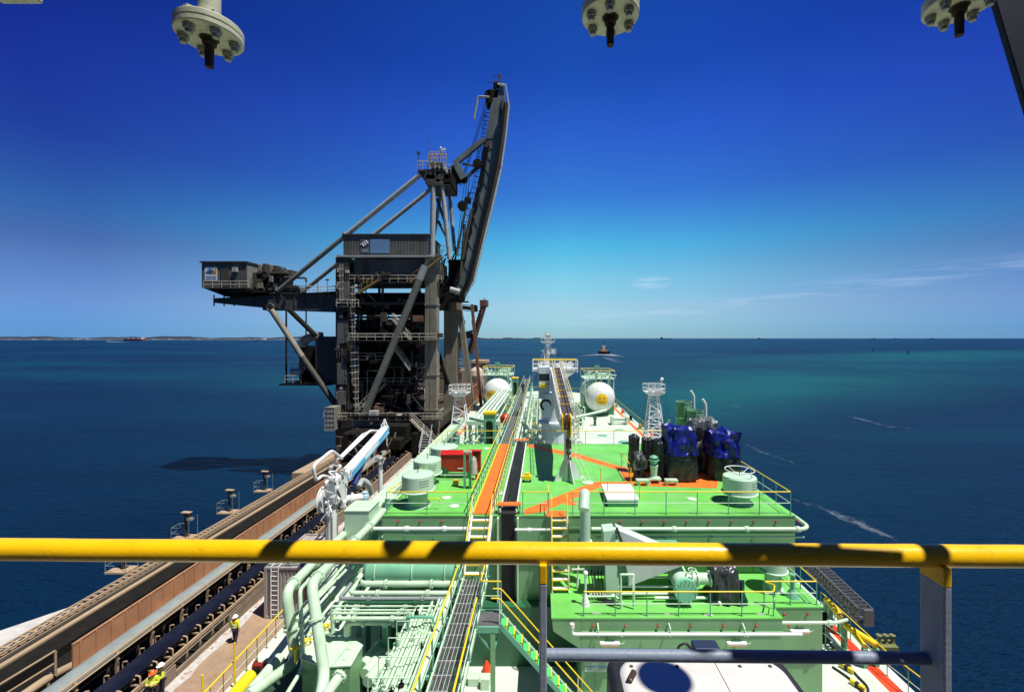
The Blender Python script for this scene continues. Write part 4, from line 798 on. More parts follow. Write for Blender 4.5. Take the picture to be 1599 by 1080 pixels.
# white hatch
p = at(970, 783, Z=B1Z); t = thing('deck_hatch', 'white slab hatch cover on the raised deck beside the orange stripe', 'hatch', (p.x, p.y, B1Z))
q = [at(x, y, Z=B1Z + .42) for x, y in ((948, 779), (998, 779), (985, 755), (939, 755))]
m = MB(); m.prism([(a.x, a.y, B1Z + .30) for a in q], (0, 0, .12)); m.build('cover', WHITE, t, bevel=.02)
m = MB(); cq = sum(q, Vector()) / 4; m.prism([(cq.x + (a.x - cq.x) * .94, cq.y + (a.y - cq.y) * .94, B1Z) for a in q], (0, 0, .3)); m.build('coaming', STEELG, t)
# red things
p = at(712, 747, Z=B1Z); y0 = p.y; t = thing('hose_locker', 'big red locker with tapered underside standing on the raised deck', 'locker', (p.x, y0, B1Z))
m = MB(); m.prism([(p.x - .88, y0, B1Z + .75), (p.x - .92, y0, B1Z + .85), (p.x - .92, y0, B1Z + 1.45), (p.x + .92, y0, B1Z + 1.45), (p.x + .92, y0, B1Z + .42), (p.x - .3, y0, B1Z + .42)], (0, .8, 0)); m.build('body', mat('shade darkened red paint', (.36, .018, .012), .45, var=.15), t)  # body red darkened in place of shade; the lid keeps plain red
m = MB(); m.prism([(p.x - .97, y0 - .05, B1Z + 1.455), (p.x + .96, y0 - .05, B1Z + 1.455), (p.x + .96, y0 + .42, B1Z + 1.62), (p.x - .97, y0 + .42, B1Z + 1.62)], (0, .0, .04)); m.prism([(p.x - .97, y0 + .42, B1Z + 1.62), (p.x + .96, y0 + .42, B1Z + 1.62), (p.x + .96, y0 + .88, B1Z + 1.455), (p.x - .97, y0 + .88, B1Z + 1.455)], (0, 0, .04)); m.build('lid', RED, t)
m = MB(); 
for dx in (-.7, .7): m.box(p.x + dx - .05, p.x + dx + .05, y0 + .1, y0 + .2, B1Z, B1Z + .8); m.box(p.x + dx - .05, p.x + dx + .05, y0 + .6, y0 + .7, B1Z, B1Z + .8)
m.build('legs', STEELG, t)
MB().box(p.x + .1, p.x + .6, y0 - .012, y0 - .002, B1Z + .6, B1Z + .66).build('label_plate', WHITE, t)
p = at(741, 738, Z=B1Z); t = thing('fire_cabinet', 'tall dull red cabinet with a glazed door behind the red locker', 'cabinet', p)
m = MB(); m.box(p.x - .38, p.x + .38, p.y, p.y + .35, B1Z, B1Z + 1.35); m.build('body', DKRED, t, bevel=.02)
m = MB(); m.box(p.x - .25, p.x + .25, p.y - .02, p.y - .003, B1Z + .5, B1Z + 1.15); o = m.build('door_window', mat('dark cabinet glass', (.05, .01, .01), .15), t)
m = MB(); m.box(p.x - .12, p.x + .14, p.y - .03, p.y - .022, B1Z + .7, B1Z + 1.0); m.build('notice', mat('cream notice', (.55, .45, .3), .6), o)
m = MB(); m.box(p.x - .44, p.x + .44, p.y - .04, p.y + .4, B1Z + 1.352, B1Z + 1.40); m.build('roof', RED, t)
p = at(744, 748, Z=B1Z); t = thing('hydrant', 'bright red hydrant valve with a hose right of the red locker', 'hydrant', p)
m = MB(); m.lathe(p, [(.12, 0), (.12, .04), (.07, .06), (.07, .7), (.12, .72), (.12, .95), (.05, 1.0)], 14); m.tube(p + V(0, 0, .55), p + V(-.02, -.3, .55), .06, 10); m.build('body', RED, t); m = MB(); m.ring(p + V(0, 0, 1.05), .13, .015); m.build('handwheel', RED, t)
p = at(731, 762, Z=B1Z); t = thing('davit_frame', 'sea green twin post frame with a pale canvas roll beside the orange walkway', 'davit', p)
for dx in (-.2, .12): m = MB(); m.box(p.x + dx - .06, p.x + dx + .06, p.y - .06, p.y + .06, B1Z, B1Z + 2.05); m.build('post', STEELG, t)
m = MB(); m.box(p.x - .26, p.x + .2, p.y - .08, p.y + .08, B1Z + 2.052, B1Z + 2.15); m.build('head_beam', MINT, t)
m = MB(); m.lathe(p + V(.32, -.05, .75), [(.08, 0), (.22, .12), (.2, .5), (.14, .9), (.05, 1.1)], 14); m.build('canvas_roll', mat('pale canvas', (.42, .45, .38), .8, bump=.5, bscale=10), t)
p = at(823, 752, Z=B1Z); t = thing('valve_box', 'small bright yellow actuator box on legs beside the cable tray', 'actuator box', p)
m = MB(); m.box(p.x - .26, p.x + .26, p.y - .15, p.y + .2, B1Z + .16, B1Z + .42); m.build('body', YEL, t, bevel=.04); m = MB(); m.box(p.x - .12, p.x + .14, p.y - .1, p.y + .12, B1Z + .42, B1Z + .56); m.tube(p + V(-.24, -.02, .32), p + V(-.38, -.02, .32), .07, 8); m.build('cap', YEL, t, bevel=.02)
m = MB()
for dx in (-.2, .2): m.box(p.x + dx - .04, p.x + dx + .04, p.y - .1, p.y + .15, B1Z, B1Z + .16)
m.build('legs', BLKST, t)
p = at(722, 770, Z=B1Z); t = thing('equipment_frame', 'low pale frame with a yellow block in front of the red locker', 'frame', p)
m = MB(); m.bar(at(687, 749, Z=B1Z) + V(0, 0, .3), at(729, 749, Z=B1Z) + V(0, 0, .3), .06); m.build('bar', MINT, t); m = MB(); m.cb(at(712, 757, Z=B1Z) + V(0, 0, .15), (.3, .4, .3)); m.build('block', mat('ochre block', (.5, .30, .02), .6), t, bevel=.02)
p = at(676, 795, Z=B1Z); t = thing('bollard_hoop', 'short yellow bent pipe stub on the raised deck near the nearest vent', 'pipe stub', p); MB().pipe([p + V(-.3, 0, .0), p + V(-.3, 0, .55), p + V(.35, 0, .55), p + V(.35, 0, .3)], .03, 8, bend=.15).build('pipe', YEL, t)
for px, py in ((697, 777), (709, 790), (785, 770), (1080, 779), (905, 745), (760, 700)):
    p = at(px, py, Z=B1Z); m = MB(); m.lathe(p, [(.26, .004), (.26, .03), (.2, .05), (.05, .055)], 18, smooth=False); m.build('deck_socket', PALE, ship)
# gooseneck, derrick-like chute and small things on the lower deck
t = thing('gooseneck_vent', 'thick mint gooseneck vent pipe rising at the front of the raised deck', 'vent pipe', (2.0, 20.6, B2Z))
MB().pipe([(2.05, 20.9, B2Z + 1.2), (2.05, 20.9, B2Z + 3.95), (2.0, 20.55, B2Z + 4.35), (1.9, 20.0, B2Z + 3.75)], .245, 20, bend=.42).build('neck', MINTV, t)
m = MB(); m.lathe((2.05, 20.9, B2Z + 1.9), [(.25, 0), (.33, .01), (.33, .08), (.25, .09)], 20, smooth=False); m.build('collar', MINT, t)
m = MB()
for a in (-.35, .35): m.pipe([(2.05 + a * .6, 20.85, B2Z + 2.0), (2.05 + a, 20.5, B2Z + 1.4), (2.05 + a * 1.1, 20.4, B2Z)], .05, 8, bend=.3)
m.bar((1.4, 20.4, B2Z + .9), (2.7, 20.4, B2Z + .9), .05); m.build('braces', WHITE, t)
t = thing('inclined_chute', 'pale grey wedge shaped chute housing slanting down to the lower deck', 'chute', (4.2, 19.8, B2Z))
a0 = at(962, 822, Y=19.9); a1 = at(1040, 856, Y=19.9)
m = MB(); m.prism([(a0.x, 19.6, a0.z), (a0.x + .5, 19.6, B2Z + .9), (a0.x + .5, 19.6, B2Z + .55), (a1.x + .9, 19.6, B2Z + 1.55), (a1.x + .9, 19.6, a1.z - .35)], (0, .7, 0)); m.build('sloping_panel', mat('pale grey panel', (.52, .58, .55), .45), t, bevel=.02)
m = MB(); m.prism([(a0.x - .48, 19.55, B2Z + .0), (a0.x - .62, 19.55, a0.z - .05), (a0.x - .12, 19.55, a0.z), (a0.x + .12, 19.55, B2Z + .0)], (0, .75, 0)); m.build('end_box', MINTV, t, bevel=.02)
m = MB(); m.bar((a0.x - .05, 19.45, a0.z + .15), (a0.x + .34, 19.45, a0.z - .95), .09); m.tube((a0.x + .38, 19.5, a0.z - .85), (a0.x + .30, 19.5, a0.z - 1.2), .12, 10); m.build('ram', BLK, t)
t = thing('machine_casing', 'sea green casing with slanted side on the lower deck behind the yellow rail', 'casing', (4.6, 20.4, B2Z))
p0 = 3.1
m = MB(); m.prism([(3.15, 19.95, B2Z + .5), (3.15, 19.95, B2Z + 2.0), (6.3, 19.95, B2Z + 2.0), (6.3, 19.95, B2Z + 1.6), (4.1, 19.95, B2Z + .5)], (0, 1.0, 0)); m.build('casing', STEELG, t, bevel=.02)
for x in (3.2, 6.2): m = MB(); m.box(x - .07, x + .07, 20.1, 20.25, B2Z, B2Z + .5 if x < 4 else B2Z + 1.6); m.build('leg', STEELG, t)
for i, (x0, x1, y, z, r) in enumerate(((3.4, 6.0, 19.6, .25, .07), (3.4, 6.1, 19.8, .45, .05), (3.6, 6.2, 20.0, .75, .05), (4.9, 7.4, 19.4, .18, .06), (1.9, 3.2, 19.3, .3, .04), (2.1, 3.1, 19.6, .22, .05))):
    t = runpipe(('fat', 'upper thin', 'topmost thin', 'lowest', 'short thin', 'short thick')[i] + ' mint pipe on the lower green deck behind the yellow rail', [(x0, y, B2Z + z), (x1, y, B2Z + z), (x1 + .25, y - .25, B2Z + z * .6), (x1 + .25, y - .25, B2Z)], r, MINT if i % 2 == 0 else WHITE)
t = thing('flanged_vessel', 'sea green vessel pipe ending in a round bolted blind flange on the lower deck', 'vessel', (6.05, 19.2, B2Z))
cy = (6.12, 19.05, B2Z + .72)
MB().tube(cy, (6.12, 21.2, B2Z + .95), .40, 28).build('shell', MINTV, t)
m = MB(); m.lathe((cy[0], cy[1] - .12, cy[2]), [(.5, 0), (.5, .09), (.47, .095), (.5, .10), (.5, .2), (.40, .21)], 32, (0, 1, 0), smooth=False)
for k in range(16): a = k * math.pi / 8; m.tube((cy[0] + .45 * math.cos(a), cy[1] - .17, cy[2] + .45 * math.sin(a)), (cy[0] + .45 * math.cos(a), cy[1] + .1, cy[2] + .45 * math.sin(a)), .028, 6)
m.build('blind_flange', mat('mint green flange', (.20, .52, .33), .4), t)
m = MB(); m.tube((6.3, 19.55, B2Z + .95), (7.6, 19.6, B2Z + .9), .24, 20)
for x in (6.75, 7.3, 7.5): m.lathe((x, 19.57, B2Z + .92), [(.24, 0), (.33, .01), (.33, .06), (.24, .07)], 20, (1, 0, 0), smooth=False)
m.build('side_branch', MINT, t); m = MB(); m.ring((6.5, 19.3, B2Z + 1.45), .16, .025); m.tube((6.5, 19.3, B2Z + 1.1), (6.5, 19.3, B2Z + 1.45), .03); m.build('handwheel', MINT, t)
m = MB(); m.box(5.85, 6.4, 19.3, 19.5, B2Z, B2Z + .4); m.box(5.85, 6.4, 20.5, 20.7, B2Z, B2Z + .5); m.build('saddle', STEELG, t)
t = thing('covered_machine', 'lumpy machine wrapped in shiny black tarpaulin on the lower deck', 'covered machine', (7.9, 19.6, B2Z))
draped(MB(), (7.95, 19.65, B2Z), (1.45, 1.2, 1.5), 44, .13, taper=.72, round_=.45).build('tarpaulin', mat('shiny black tarpaulin', (.035, .040, .042), .28, bump=1.0, bscale=4), t)
draped(MB(), (8.55, 19.4, B2Z), (.5, .7, .95), 50, .10, taper=.5, round_=.5).build('trailing_skirt', mat('dark teal tarpaulin', (.012, .05, .05), .35, bump=.8, bscale=5), t)
t = thing('valve_gantry', 'pale square pipe hoop on the lower deck behind the rail', 'frame', (3.75, 18.9, B2Z))
m = MB(); m.pipe([(3.35, 18.9, B2Z), (3.35, 18.9, B2Z + 1.45), (3.9, 18.9, B2Z + 1.45), (3.9, 18.9, B2Z + .12)], .05, 8, bend=.02); m.build('hoop', MINT, t)
t = thing('hydraulic_block', 'cluster of black hoses and a small manifold beside the yellow rungs on the lower deck', 'manifold', (2.2, 19.6, B2Z))
for k in range(5): MB().pipe([(2.1 + k * .14, 19.9, B2Z + 1.2 + .1 * (k % 2)), (2.1 + k * .14, 19.7, B2Z + .7), (2.3 + k * .12, 19.4, B2Z + .12), (2.9 + k * .1, 19.2, B2Z + .1)], .022, 6, bend=.2).build('hose', BLK, t)
m = MB(); m.box(1.95, 2.8, 19.85, 20.0, B2Z + .9, B2Z + 1.4); m.build('manifold', DKGRN, t); m = MB(); m.lathe((1.9, 19.2, B2Z), [(.2, 0), (.05, .5), (.05, 1.3)], 12); m.sphere((1.9, 19.2, B2Z + 1.35), .11); m.build('standpipe', WHITE, t)
for x, y in ((5.3, 18.55), (6.9, 18.5), (9.1, 18.55), (2.3, 18.6)): MB().box(x - .18, x + .18, y - .06, y + .06, B2Z + .001, B2Z + .012).build('deck_plate', PALE, ship)
t = thing('mooring_post', 'small sea green three legged post on the lower deck right corner', 'post', (11.1, 19.8, B2Z))
m = MB(); m.lathe((11.1, 19.8, B2Z), [(.3, 0), (.1, .35), (.08, .9), (.13, .92), (.13, 1.0)], 10); m.build('post', STEELG, t)
# ------------------------------------------------------------------ starboard main deck, seen at lower right
t = thing('stowed_gangway', 'dark lattice accommodation ladder stowed outboard at the right ship side', 'gangway', (15.8, 22, 10))
ga, gb = at(1268, 880, Y=26.5), at(1352, 962, Y=21.0)
def trussbar(m, p, q, w, h, n):
    p = Vector(p); q = Vector(q); d = (q - p); s = Vector((d.y, -d.x, 0)).normalized() * w / 2; u = Vector((0, 0, h / 2))
    C = [(-s - u), (s - u), (s + u), (-s + u)]
    for c in C: m.bar(p + c, q + c, .07)
    for i in range(n + 1):
        a = p + d * i / n
        for k in range(4): m.bar(a + C[k], a + C[(k + 1) % 4], .045)
        if i < n:
            b = p + d * (i + 1) / n
            for k in (0, 1, 2, 3): m.bar(a + C[k], b + C[(k + 1) % 4], .035)
m = MB(); trussbar(m, ga, gb, .62, .7, 16); m.build('lattice', mat('dull aluminium', (.11, .11, .12), .5, metal=.3), t)
m = MB()
for i in range(26): a = ga.lerp(gb, (i + .5) / 26); m.cb((a.x, a.y, a.z - .2), (.5, .12, .03))
m.build('treads', mat('dull aluminium', (.11, .11, .12)), t)
m = MB(); m.cb(gb + V(.05, -.1, 0), (.42, .16, .75)); m.build('end_box', mat('dull aluminium', (.11, .11, .12)), t)
for i, (a, b, r, lab) in enumerate((((1296, 944), (1350, 1008), .11, 'long yellow boom tube leaning at the right ship side'), ((1318, 975), (1368, 1006), .15, 'short fat yellow tube at the right ship side rail'), ((1290, 935), (1312, 960), .16, 'yellow capped tube end beside the gangway'))):
    p, q = at(*a, Z=10.0), at(*b, Z=9.8); t = thing('yellow_tube', lab, 'tube', p); MB().tube(p, q, r, 16).build('tube', YEL, t)
    m = MB(); m.tube(q, q + (q - p).normalized() * .06, r * 1.08, 16); m.build('end_cap', mat('ochre cap', (.45, .28, .02), .5), t)
    m = MB(); m.box(q.x - .1, q.x + .1, q.y - .1, q.y + .1, DZ, q.z - r); m.box(p.x - .1, p.x + .1, p.y - .1, p.y + .1, DZ, p.z - r); m.build('rest', STEELG, t)
railing('guard rail with a sloping end at the right ship side', [(15.9, 25.5, DZ), (15.9, 20.6, DZ), (16.2, 18.6, DZ), (16.2, 12, DZ)], 1.1, step=1.3)
railing('mint guard rail inboard of the stowed gangway', [(13.6, 26, DZ), (14.6, 21.5, DZ)], 1.1, step=1.3, top=MINT, group=None)
for i, (pts, lab) in enumerate((([(1285, 985), (1300, 1010), (1320, 1030), (1336, 1052), (1360, 1075), (1345, 1090)], 'black hose snaking over the right main deck'), ([(1372, 1000), (1392, 1015), (1410, 1040), (1425, 1070)], 'black cable along the right deck edge'), ([(1300, 1040), (1330, 1060), (1352, 1086)], 'second black hose on the pale right deck'))):
    m = MB(); m.pipe([at(x, y, Z=DZ + .06) for x, y in pts], .045, 8, bend=.4); tag(m.build('hose', BLK), lab, 'hose')
for i, px in enumerate(((1300, 1020), (1312, 1040), (1328, 1066))):
    p = at(px[0], px[1], Z=DZ); t = thing('chequered_block', ('yellow and black edge block, farthest of three', 'yellow and black edge block, middle of three', 'yellow and black edge block, nearest of three')[i], 'block', p, 'yellow edge blocks on the right deck')
    m = MB(); m.bar(p + V(0, 0, .12), p + V(.28, -.5, .12), .16, .2); m.build('body', YEL, t, bevel=.02); m = MB(); m.bar(p + V(.10, -.18, .12), p + V(.17, -.31, .12), .165, .205); m.build('stripe', BLK, t)
p = at(1384, 1010, Z=DZ); t = thing('fairlead', 'small olive roller fairlead on the right deck edge', 'fairlead', p)
m = MB(); m.box(p.x - .5, p.x + .4, p.y - .3, p.y + .3, DZ, DZ + .2)
m.build('base', mat('olive grease steel', (.15, .16, .06), .6), t); 
for k in range(3): MB().lathe(p + V(-.35 + k * .33, 0, .2), [(.13, 0), (.09, .08), (.09, .35), (.14, .42)], 12).build('roller', mat('olive grease steel', (.15, .16, .06), .6), t)
for k, (px, py) in enumerate(((1290, 952), (1296, 965), (1288, 975), (1284, 1000))):
    p = at(px, py, Z=DZ); m = MB(); m.lathe(p, [(.2, 0), (.14, .1), (.14, .5), (.2, .6)], 12); tag(m.build('deck_roller', BLKST), ('farthest', 'second farthest', 'second nearest', 'nearest')[k] + ' of the four black rollers beside the lower wall', 'roller', 'black rollers beside the lower wall')
# ------------------------------------------------------------------ port side pipework
zc = 24.3
def P(px, py, Y): return at(px, py, Y=Y)
big = 'large mint cargo pipe'
runpipe('leftmost large mint pipe dropping in a step at the ship side', [at(386, 1086, Y=17.4), at(462, 1032, Y=20.2), at(447, 922, Y=20.2), at(482, 886, Y=22.5), at(549, 822, Y=29), at(618, 756, Y=40)], .22, MINT, flanges=((1, .48), (2, .3), (3, .1), (3, .9)), n=24, bend=.5)
runpipe('right large mint pipe dropping in a step at the ship side', [at(500, 1092, Y=16.8), at(507, 1052, Y=17.6), at(486, 912, Y=18.6), at(516, 880, Y=21.2), at(581, 818, Y=27.2), at(640, 752, Y=38)], .215, MINT, flanges=((1, .6), (2, .3), (3, .12), (3, .5), (3, .9)), n=24, bend=.45)
runpipe('slim mint pipe dropping between the two large stepped pipes', [at(446, 1086, Y=17.6), at(474, 1040, Y=18.8), at(468, 920, Y=19.3), at(496, 892, Y=22), at(560, 835, Y=28)], .085, MINT, flanges=((1, .55), (2, .5)), n=16, bend=.3)
runpipe('short mint pipe stub with bolted flange in front of the mint housing', [at(503, 1092, Y=16.2), at(533, 1052, Y=17.2)], .19, MINT, flanges=((0, .9),), n=24)
runpipe('thin mint pipe behind the stepped pipes, upper', [at(470, 960, Y=21), at(540, 890, Y=26)], .08, MINT)
runpipe('thin mint pipe behind the stepped pipes, lower', [at(462, 985, Y=20.8), at(520, 925, Y=24)], .08, MINT, flanges=((0, .3),))
runpipe('long slanting mint pipe at the ship edge beside the yellow rail', [at(392, 1080, Z=DZ + .35), at(436, 1028, Z=DZ + .35)], .27, MINT, n=20)
# mint plated housing
t = thing('mint_housing', 'faceted pale mint deck housing between the stepped pipes and the pipe rack', 'housing', (-8, 18, DZ))
hz = DZ + 2.15
top = [at(x, y, Z=hz) for x, y in ((472, 1030), (508, 1042), (547, 1040), (566, 1008), (523, 982), (478, 984))]
m = MB(); m.prism([(p.x, p.y, DZ) for p in top], (0, 0, hz - DZ)); m.build('body', WALL, t, bevel=.02)
c_ = sum(top, Vector()) / 6; m = MB(); m.prism([(c_.x + (p.x - c_.x) * 1.02, c_.y + (p.y - c_.y) * 1.02, hz + .002) for p in top], (0, 0, .05)); m.build('top_plate', MINT, t)
for (x, y) in ((512, 992), (545, 1012), (538, 1028)): p = at(x, y, Z=hz + .05); MB().cb(p + V(0, 0, .03), (.18, .18, .05)).build('lug', MINT, t, bevel=.01)
p0, p1 = at(518, 1040, Z=hz + .06), at(550, 1000, Z=hz + .06); MB().bar(p0, p1, .02, .012).build('seam', STEELG, t)
# longitudinal pipe rack left of the walkway
rp = random.Random(5); k = 0
for i, (x, z, r) in enumerate(((-3.98, 13.1, .145), (-4.28, 12.7, .045), (-4.40, 12.7, .045), (-4.54, 12.7, .05), (-4.68, 12.62, .05), (-4.83, 12.6, .065), (-4.98, 12.55, .045), (-5.10, 12.5, .05), (-5.25, 12.5, .07), (-5.41, 12.45, .05), (-5.53, 12.4, .045), (-5.66, 12.4, .05))):
    yend = 19.6 + rp.uniform(-.8, 1.0) if i else 21.3
    runpipe(('thick mint pipe running lengthways beside the yellow rail of the grating walkway', 'lengthways rack pipe nearest the thick one', 'second thin lengthways rack pipe', 'third thin lengthways rack pipe', 'fourth lengthways rack pipe', 'fattest pipe of the rack middle', 'thin rack pipe just left of the middle', 'seventh rack pipe counted from the walkway', 'fat rack pipe in its left half', 'ninth rack pipe counted from the walkway', 'thin rack pipe second from the left end', 'leftmost lengthways rack pipe')[i], [(x, 11.5, z - .05), (x, yend, z), (x, yend + .3, z - .5), (x, yend + .3, z - 1.5)] if i else [(x, 11.5, z), (x, yend, z), (x, yend, z + 1.4)], r, MINT, flanges=((0, rp.uniform(.35, .8)),), n=16 if i == 0 else 10, group='lengthways pipes of the rack')
m_ = 0
t = thing('pipe_rack', 'mint pipe rack frames carrying the lengthways pipes', 'rack', (-5.5, 12, DZ))
for y in (12.5, 14.2, 15.9, 17.6, 19.2): m = MB(); m.box(-5.8, -3.7, y - .05, y + .05, 12.22, 12.34); m.box(-5.8, -5.68, y - .06, y + .06, DZ, 12.22); m.box(-3.85, -3.7, y - .06, y + .06, DZ, 12.22); m.bar((-4.8, y, 12.2), (-4.8, y, DZ), .1); m.build('frame', STEELG, t)
for i in range(60):
    x = -4.3 - rp.random() * 1.3; y = rp.uniform(12.5, 19.5); m = MB(); m.lathe((x, y, 12.7), [(.07, -.3), (.1, -.1), (.1, .02), (.03, .03), (.03, .18)], 8); m.ring((x, y, 12.88), .08, .012, n=12, m=4)
    if i < 26: tt = m.build('valve', MINT if i % 3 else BLKST, t)
for i in range(7):
    y = 13 + i * 1.0; m = MB(); m.pipe([(-5.8, y, 12.3), (-5.8, y, 12.95), (-4.4, y, 12.95), (-4.4, y, 12.7)], .022, 6, bend=.03); m.build('cross_pipe', MINT, t)
# athwart pipes in front of the raised deck
for i, (x0, x1, y, z, r, lab) in enumerate(((-8.2, -3.6, 20.4, 13.15, .14, 'fat mint crossing pipe just in front of the green drum'), (-8.6, -3.6, 20.15, 12.86, .10, 'second crossing pipe below the fat one'), (-9.0, -3.7, 20.0, 12.70, .085, 'third crossing pipe with a grey tint'), (-8.8, -4.2, 19.9, 12.58, .06, 'dark crossing pipe between the mint ones'), (-9.3, -4.6, 19.85, 12.45, .045, 'thin crossing pipe, upper of the thin set'), (-9.2, -4.8, 19.75, 12.34, .04, 'thin crossing pipe, middle of the thin set'), (-9.2, -5.0, 19.7, 12.23, .05, 'thin crossing pipe, lower of the thin set'), (-9.1, -5.4, 19.6, 12.06, .085, 'crossing pipe with its white end bent down'), (-8.6, -5.6, 19.9, 11.75, .16, 'fat low mint crossing pipe in shade'))):
    runpipe(lab, [(x0, y + 1.2, z), (x0, y, z), (x1, y, z), (x1, y + .3, z)] if i < 3 else [(x0, y, z - .6), (x0, y, z), (x1, y, z)], r, (MINT, MINT, GREYM, DKGRN)[i] if i < 4 else MINT, flanges=((1, .25), (1, .7)), n=18, group='crossing pipes in front of the raised deck')
t = thing('pressure_drum', 'long sea green horizontal drum at the foot of the raised deck front', 'drum', (-5.6, 21.0, 12))
MB().lathe((-8.0, 20.95, 13.55), [(.05, -.3), (.35, -.2), (.58, 0), (.58, 4.2), (.35, 4.4), (.05, 4.5)], 28, (1, 0, 0)).build('shell', mat('sea green drum paint', (.20, .50, .31), .4), t)
for x in (-7.2, -4.6): m = MB(); m.box(x - .12, x + .12, 20.6, 21.3, DZ, 13.1); m.build('saddle', STEELG, t)
for x in (-7.6, -5.9, -4.4): MB().ring((x, 20.95, 13.55), .59, .03, (1, 0, 0), n=28).build('band', MINT, t)
t = thing('pipe_hoop_frame', 'sea green portal frame over the crossing pipes', 'frame', (-4.9, 18.7, DZ)); m = MB(); m.pipe([(-5.4, 18.2, DZ), (-5.4, 18.2, 13.0), (-4.4, 18.2, 13.0), (-4.4, 18.2, DZ)], .06, 8, bend=.02); m.build('frame', STEELG, t)
for i, (px, py) in enumerate(((603, 965), (575, 975), (640, 955), (560, 950), (612, 990))):
    p = at(px, py, Z=10.2); t = thing('support_post', ('sea green support post at the left edge of the pipe rack', 'second sea green support post from the mint housing', 'support post under the crossing pipes, right', 'support post under the crossing pipes, left', 'short support post before the crossing pipes')[i], 'post', p); MB().box(p.x - .09, p.x + .09, p.y - .09, p.y + .09, DZ, 11.6).build('post', STEELG, t)
# curved mint ducts right of the housing
for i in range(3): runpipe(('upper', 'middle', 'lower')[i] + ' fat bent mint duct right of the mint housing', [at(566 + i * 4, 1040 + i * 12, Z=10.0), at(590 + i * 4, 1010 + i * 12, Z=10.0), at(604, 1000 + i * 10, Z=9.6)], .24, MINT, n=18, bend=.3)
for i, (c, s, lab) in enumerate((((740, 1066), (.5, .4, .35), 'mint deck box below the walkway'), ((758, 1072), (.4, .4, .5), 'second mint deck box below the landing post'))):
    p = at(*c, Z=DZ); m = MB(); m.cb(p + V(0, 0, s[2] / 2), s); tag(m.build('deck_box', MINT, bevel=.03), lab, 'box')
p = at(760, 1048, Z=DZ); m = MB(); m.lathe(p, [(.22, 0), (.18, .25), (.05, .5)], 12); tag(m.build('marker_cone', mat('fresh red orange paint', (.8, .06, .01))), 'orange red cone on the deck under the stair landing', 'cone')
# port side coaming, mint box and manifold things above the yellow rail
t = thing('side_duct', 'long pale mint box duct along the left ship side', 'duct', (-10, 30, 12.6))
m = MB(); m.box(-11.6, -10.6, 29.2, 62, 12.7, 13.3); m.build('duct', MINT, t, bevel=.04); m = MB()
for y in range(30, 62, 4): m.box(-11.4, -10.8, y, y + .25, DZ, 12.7)
m.build('legs', STEELG, t); m = MB()
for y in range(30, 62, 3): m.box(-11.64, -10.56, y, y + .08, 12.68, 13.34)
m.build('joint_flanges', MINT, t)
for i, (x, y, sx, sy, z0, z1, lab) in enumerate(((-11.3, 28.3, 1.5, 1.7, 12.0, 13.7, 'square mint box with pale lid at the near end of the side duct'), (-10.0, 30.2, .8, .8, 12.2, 13.6, 'small sea green box right of the side duct'))):
    t = thing('valve_cabinet', lab, 'cabinet', (x, y, z0)); m = MB(); m.cb((x, y, (z0 + z1) / 2), (sx, sy, z1 - z0)); m.build('body', MINTV if i != 1 else STEELG, t, bevel=.02); m = MB(); m.cb((x, y, z1 + .035), (sx + .08, sy + .08, .06)); m.build('lid', MINT if i != 2 else WHITE, t, bevel=.01); m = MB(); m.cb((x, y, (z0 + DZ) / 2), (sx * .6, sy * .6, z0 - DZ)); m.build('pedestal', STEELG, t)
runpipe('mint pipe with flanges under the small sea green box', [(-9.1, 22.3, 12.2), (-9.1, 24.6, 12.3), (-8.4, 26.5, 12.6), (-8.4, 34, 12.6)], .22, MINT, flanges=((0, .3), (0, .85)), n=20)
runpipe('mint pipe between side duct and nearest vent', [(-8.6, 22.2, 11.4), (-8.6, 27, 12), (-8.2, 36, 12)], .16, MINT, flanges=((0, .3),), n=16)
railing('thin pale rail along the side duct', [(-8.1, 24, 12.3), (-8.1, 30, 12.3)], 1.2, step=1.5, top=MINT, group=None)
# ship side rail by the jetty with a yellow tube
railing('yellow ship side rail with dark net panels facing the jetty', [(-13.75, 12.5, DZ), (-13.75, 24, DZ)], 1.05, step=.75, post=mat('olive post', (.16, .2, .06), .6), rt=.035)
t = thing('fender_tube', 'fat yellow tube lying along the ship side rail', 'tube', (-13.1, 17, DZ)); MB().tube((-13.1, 14, DZ + .3), (-13.1, 20.2, DZ + .3), .28, 20).build('tube', YEL, t); MB().ring((-13.1, 18.5, DZ + .3), .30, .03, (0, 1, 0)).build('band', BLK, t)
for i, y in enumerate((18.0, 19.9)): m = MB(); m.tube((-13.6, y, DZ), (-13.6, y, DZ + 2.0), .04, 8); tag(m.build('stanchion', YEL), ('nearer', 'farther')[i] + ' tall yellow stanchion at the ship side rail', 'stanchion')
for i, (y, lab) in enumerate(((20.8, 'dark red winch drum at the ship side rail'),)):
    t = thing('winch_drum', lab, 'winch', (-13.0, y, DZ)); MB().lathe((-13.3, y, DZ + .35), [(.22, 0), (.22, .04), (.12, .05), (.12, .4), (.22, .41), (.22, .45)], 16, (1, 0, 0)).build('drum', DKRED, t); MB().box(-13.3, -12.7, y - .2, y + .2, DZ, DZ + .3).build('base', BLKST, t)
for i in range(5):
    t = thing('yellow_valve', ('yellow valve handwheel behind the slim stepped pipe, nearest', 'yellow valve handwheel behind the slim stepped pipe, second', 'yellow valve handwheel behind the stepped pipes, middle', 'yellow valve handwheel behind the stepped pipes, fourth', 'yellow valve handwheel behind the stepped pipes, farthest')[i], 'valve', (-9.6, 19.0 + i * .5, 11), 'yellow valve handwheels behind the stepped pipes'); p = V(-10.4 + i * .18, 19.0 + i * .5, 11.2)
    MB().ring(p, .22, .035, (0, .4, 1), n=18).build('wheel', YEL, t); MB().tube(p, p + V(0, 0, -.6), .06).build('stem', YEL, t)
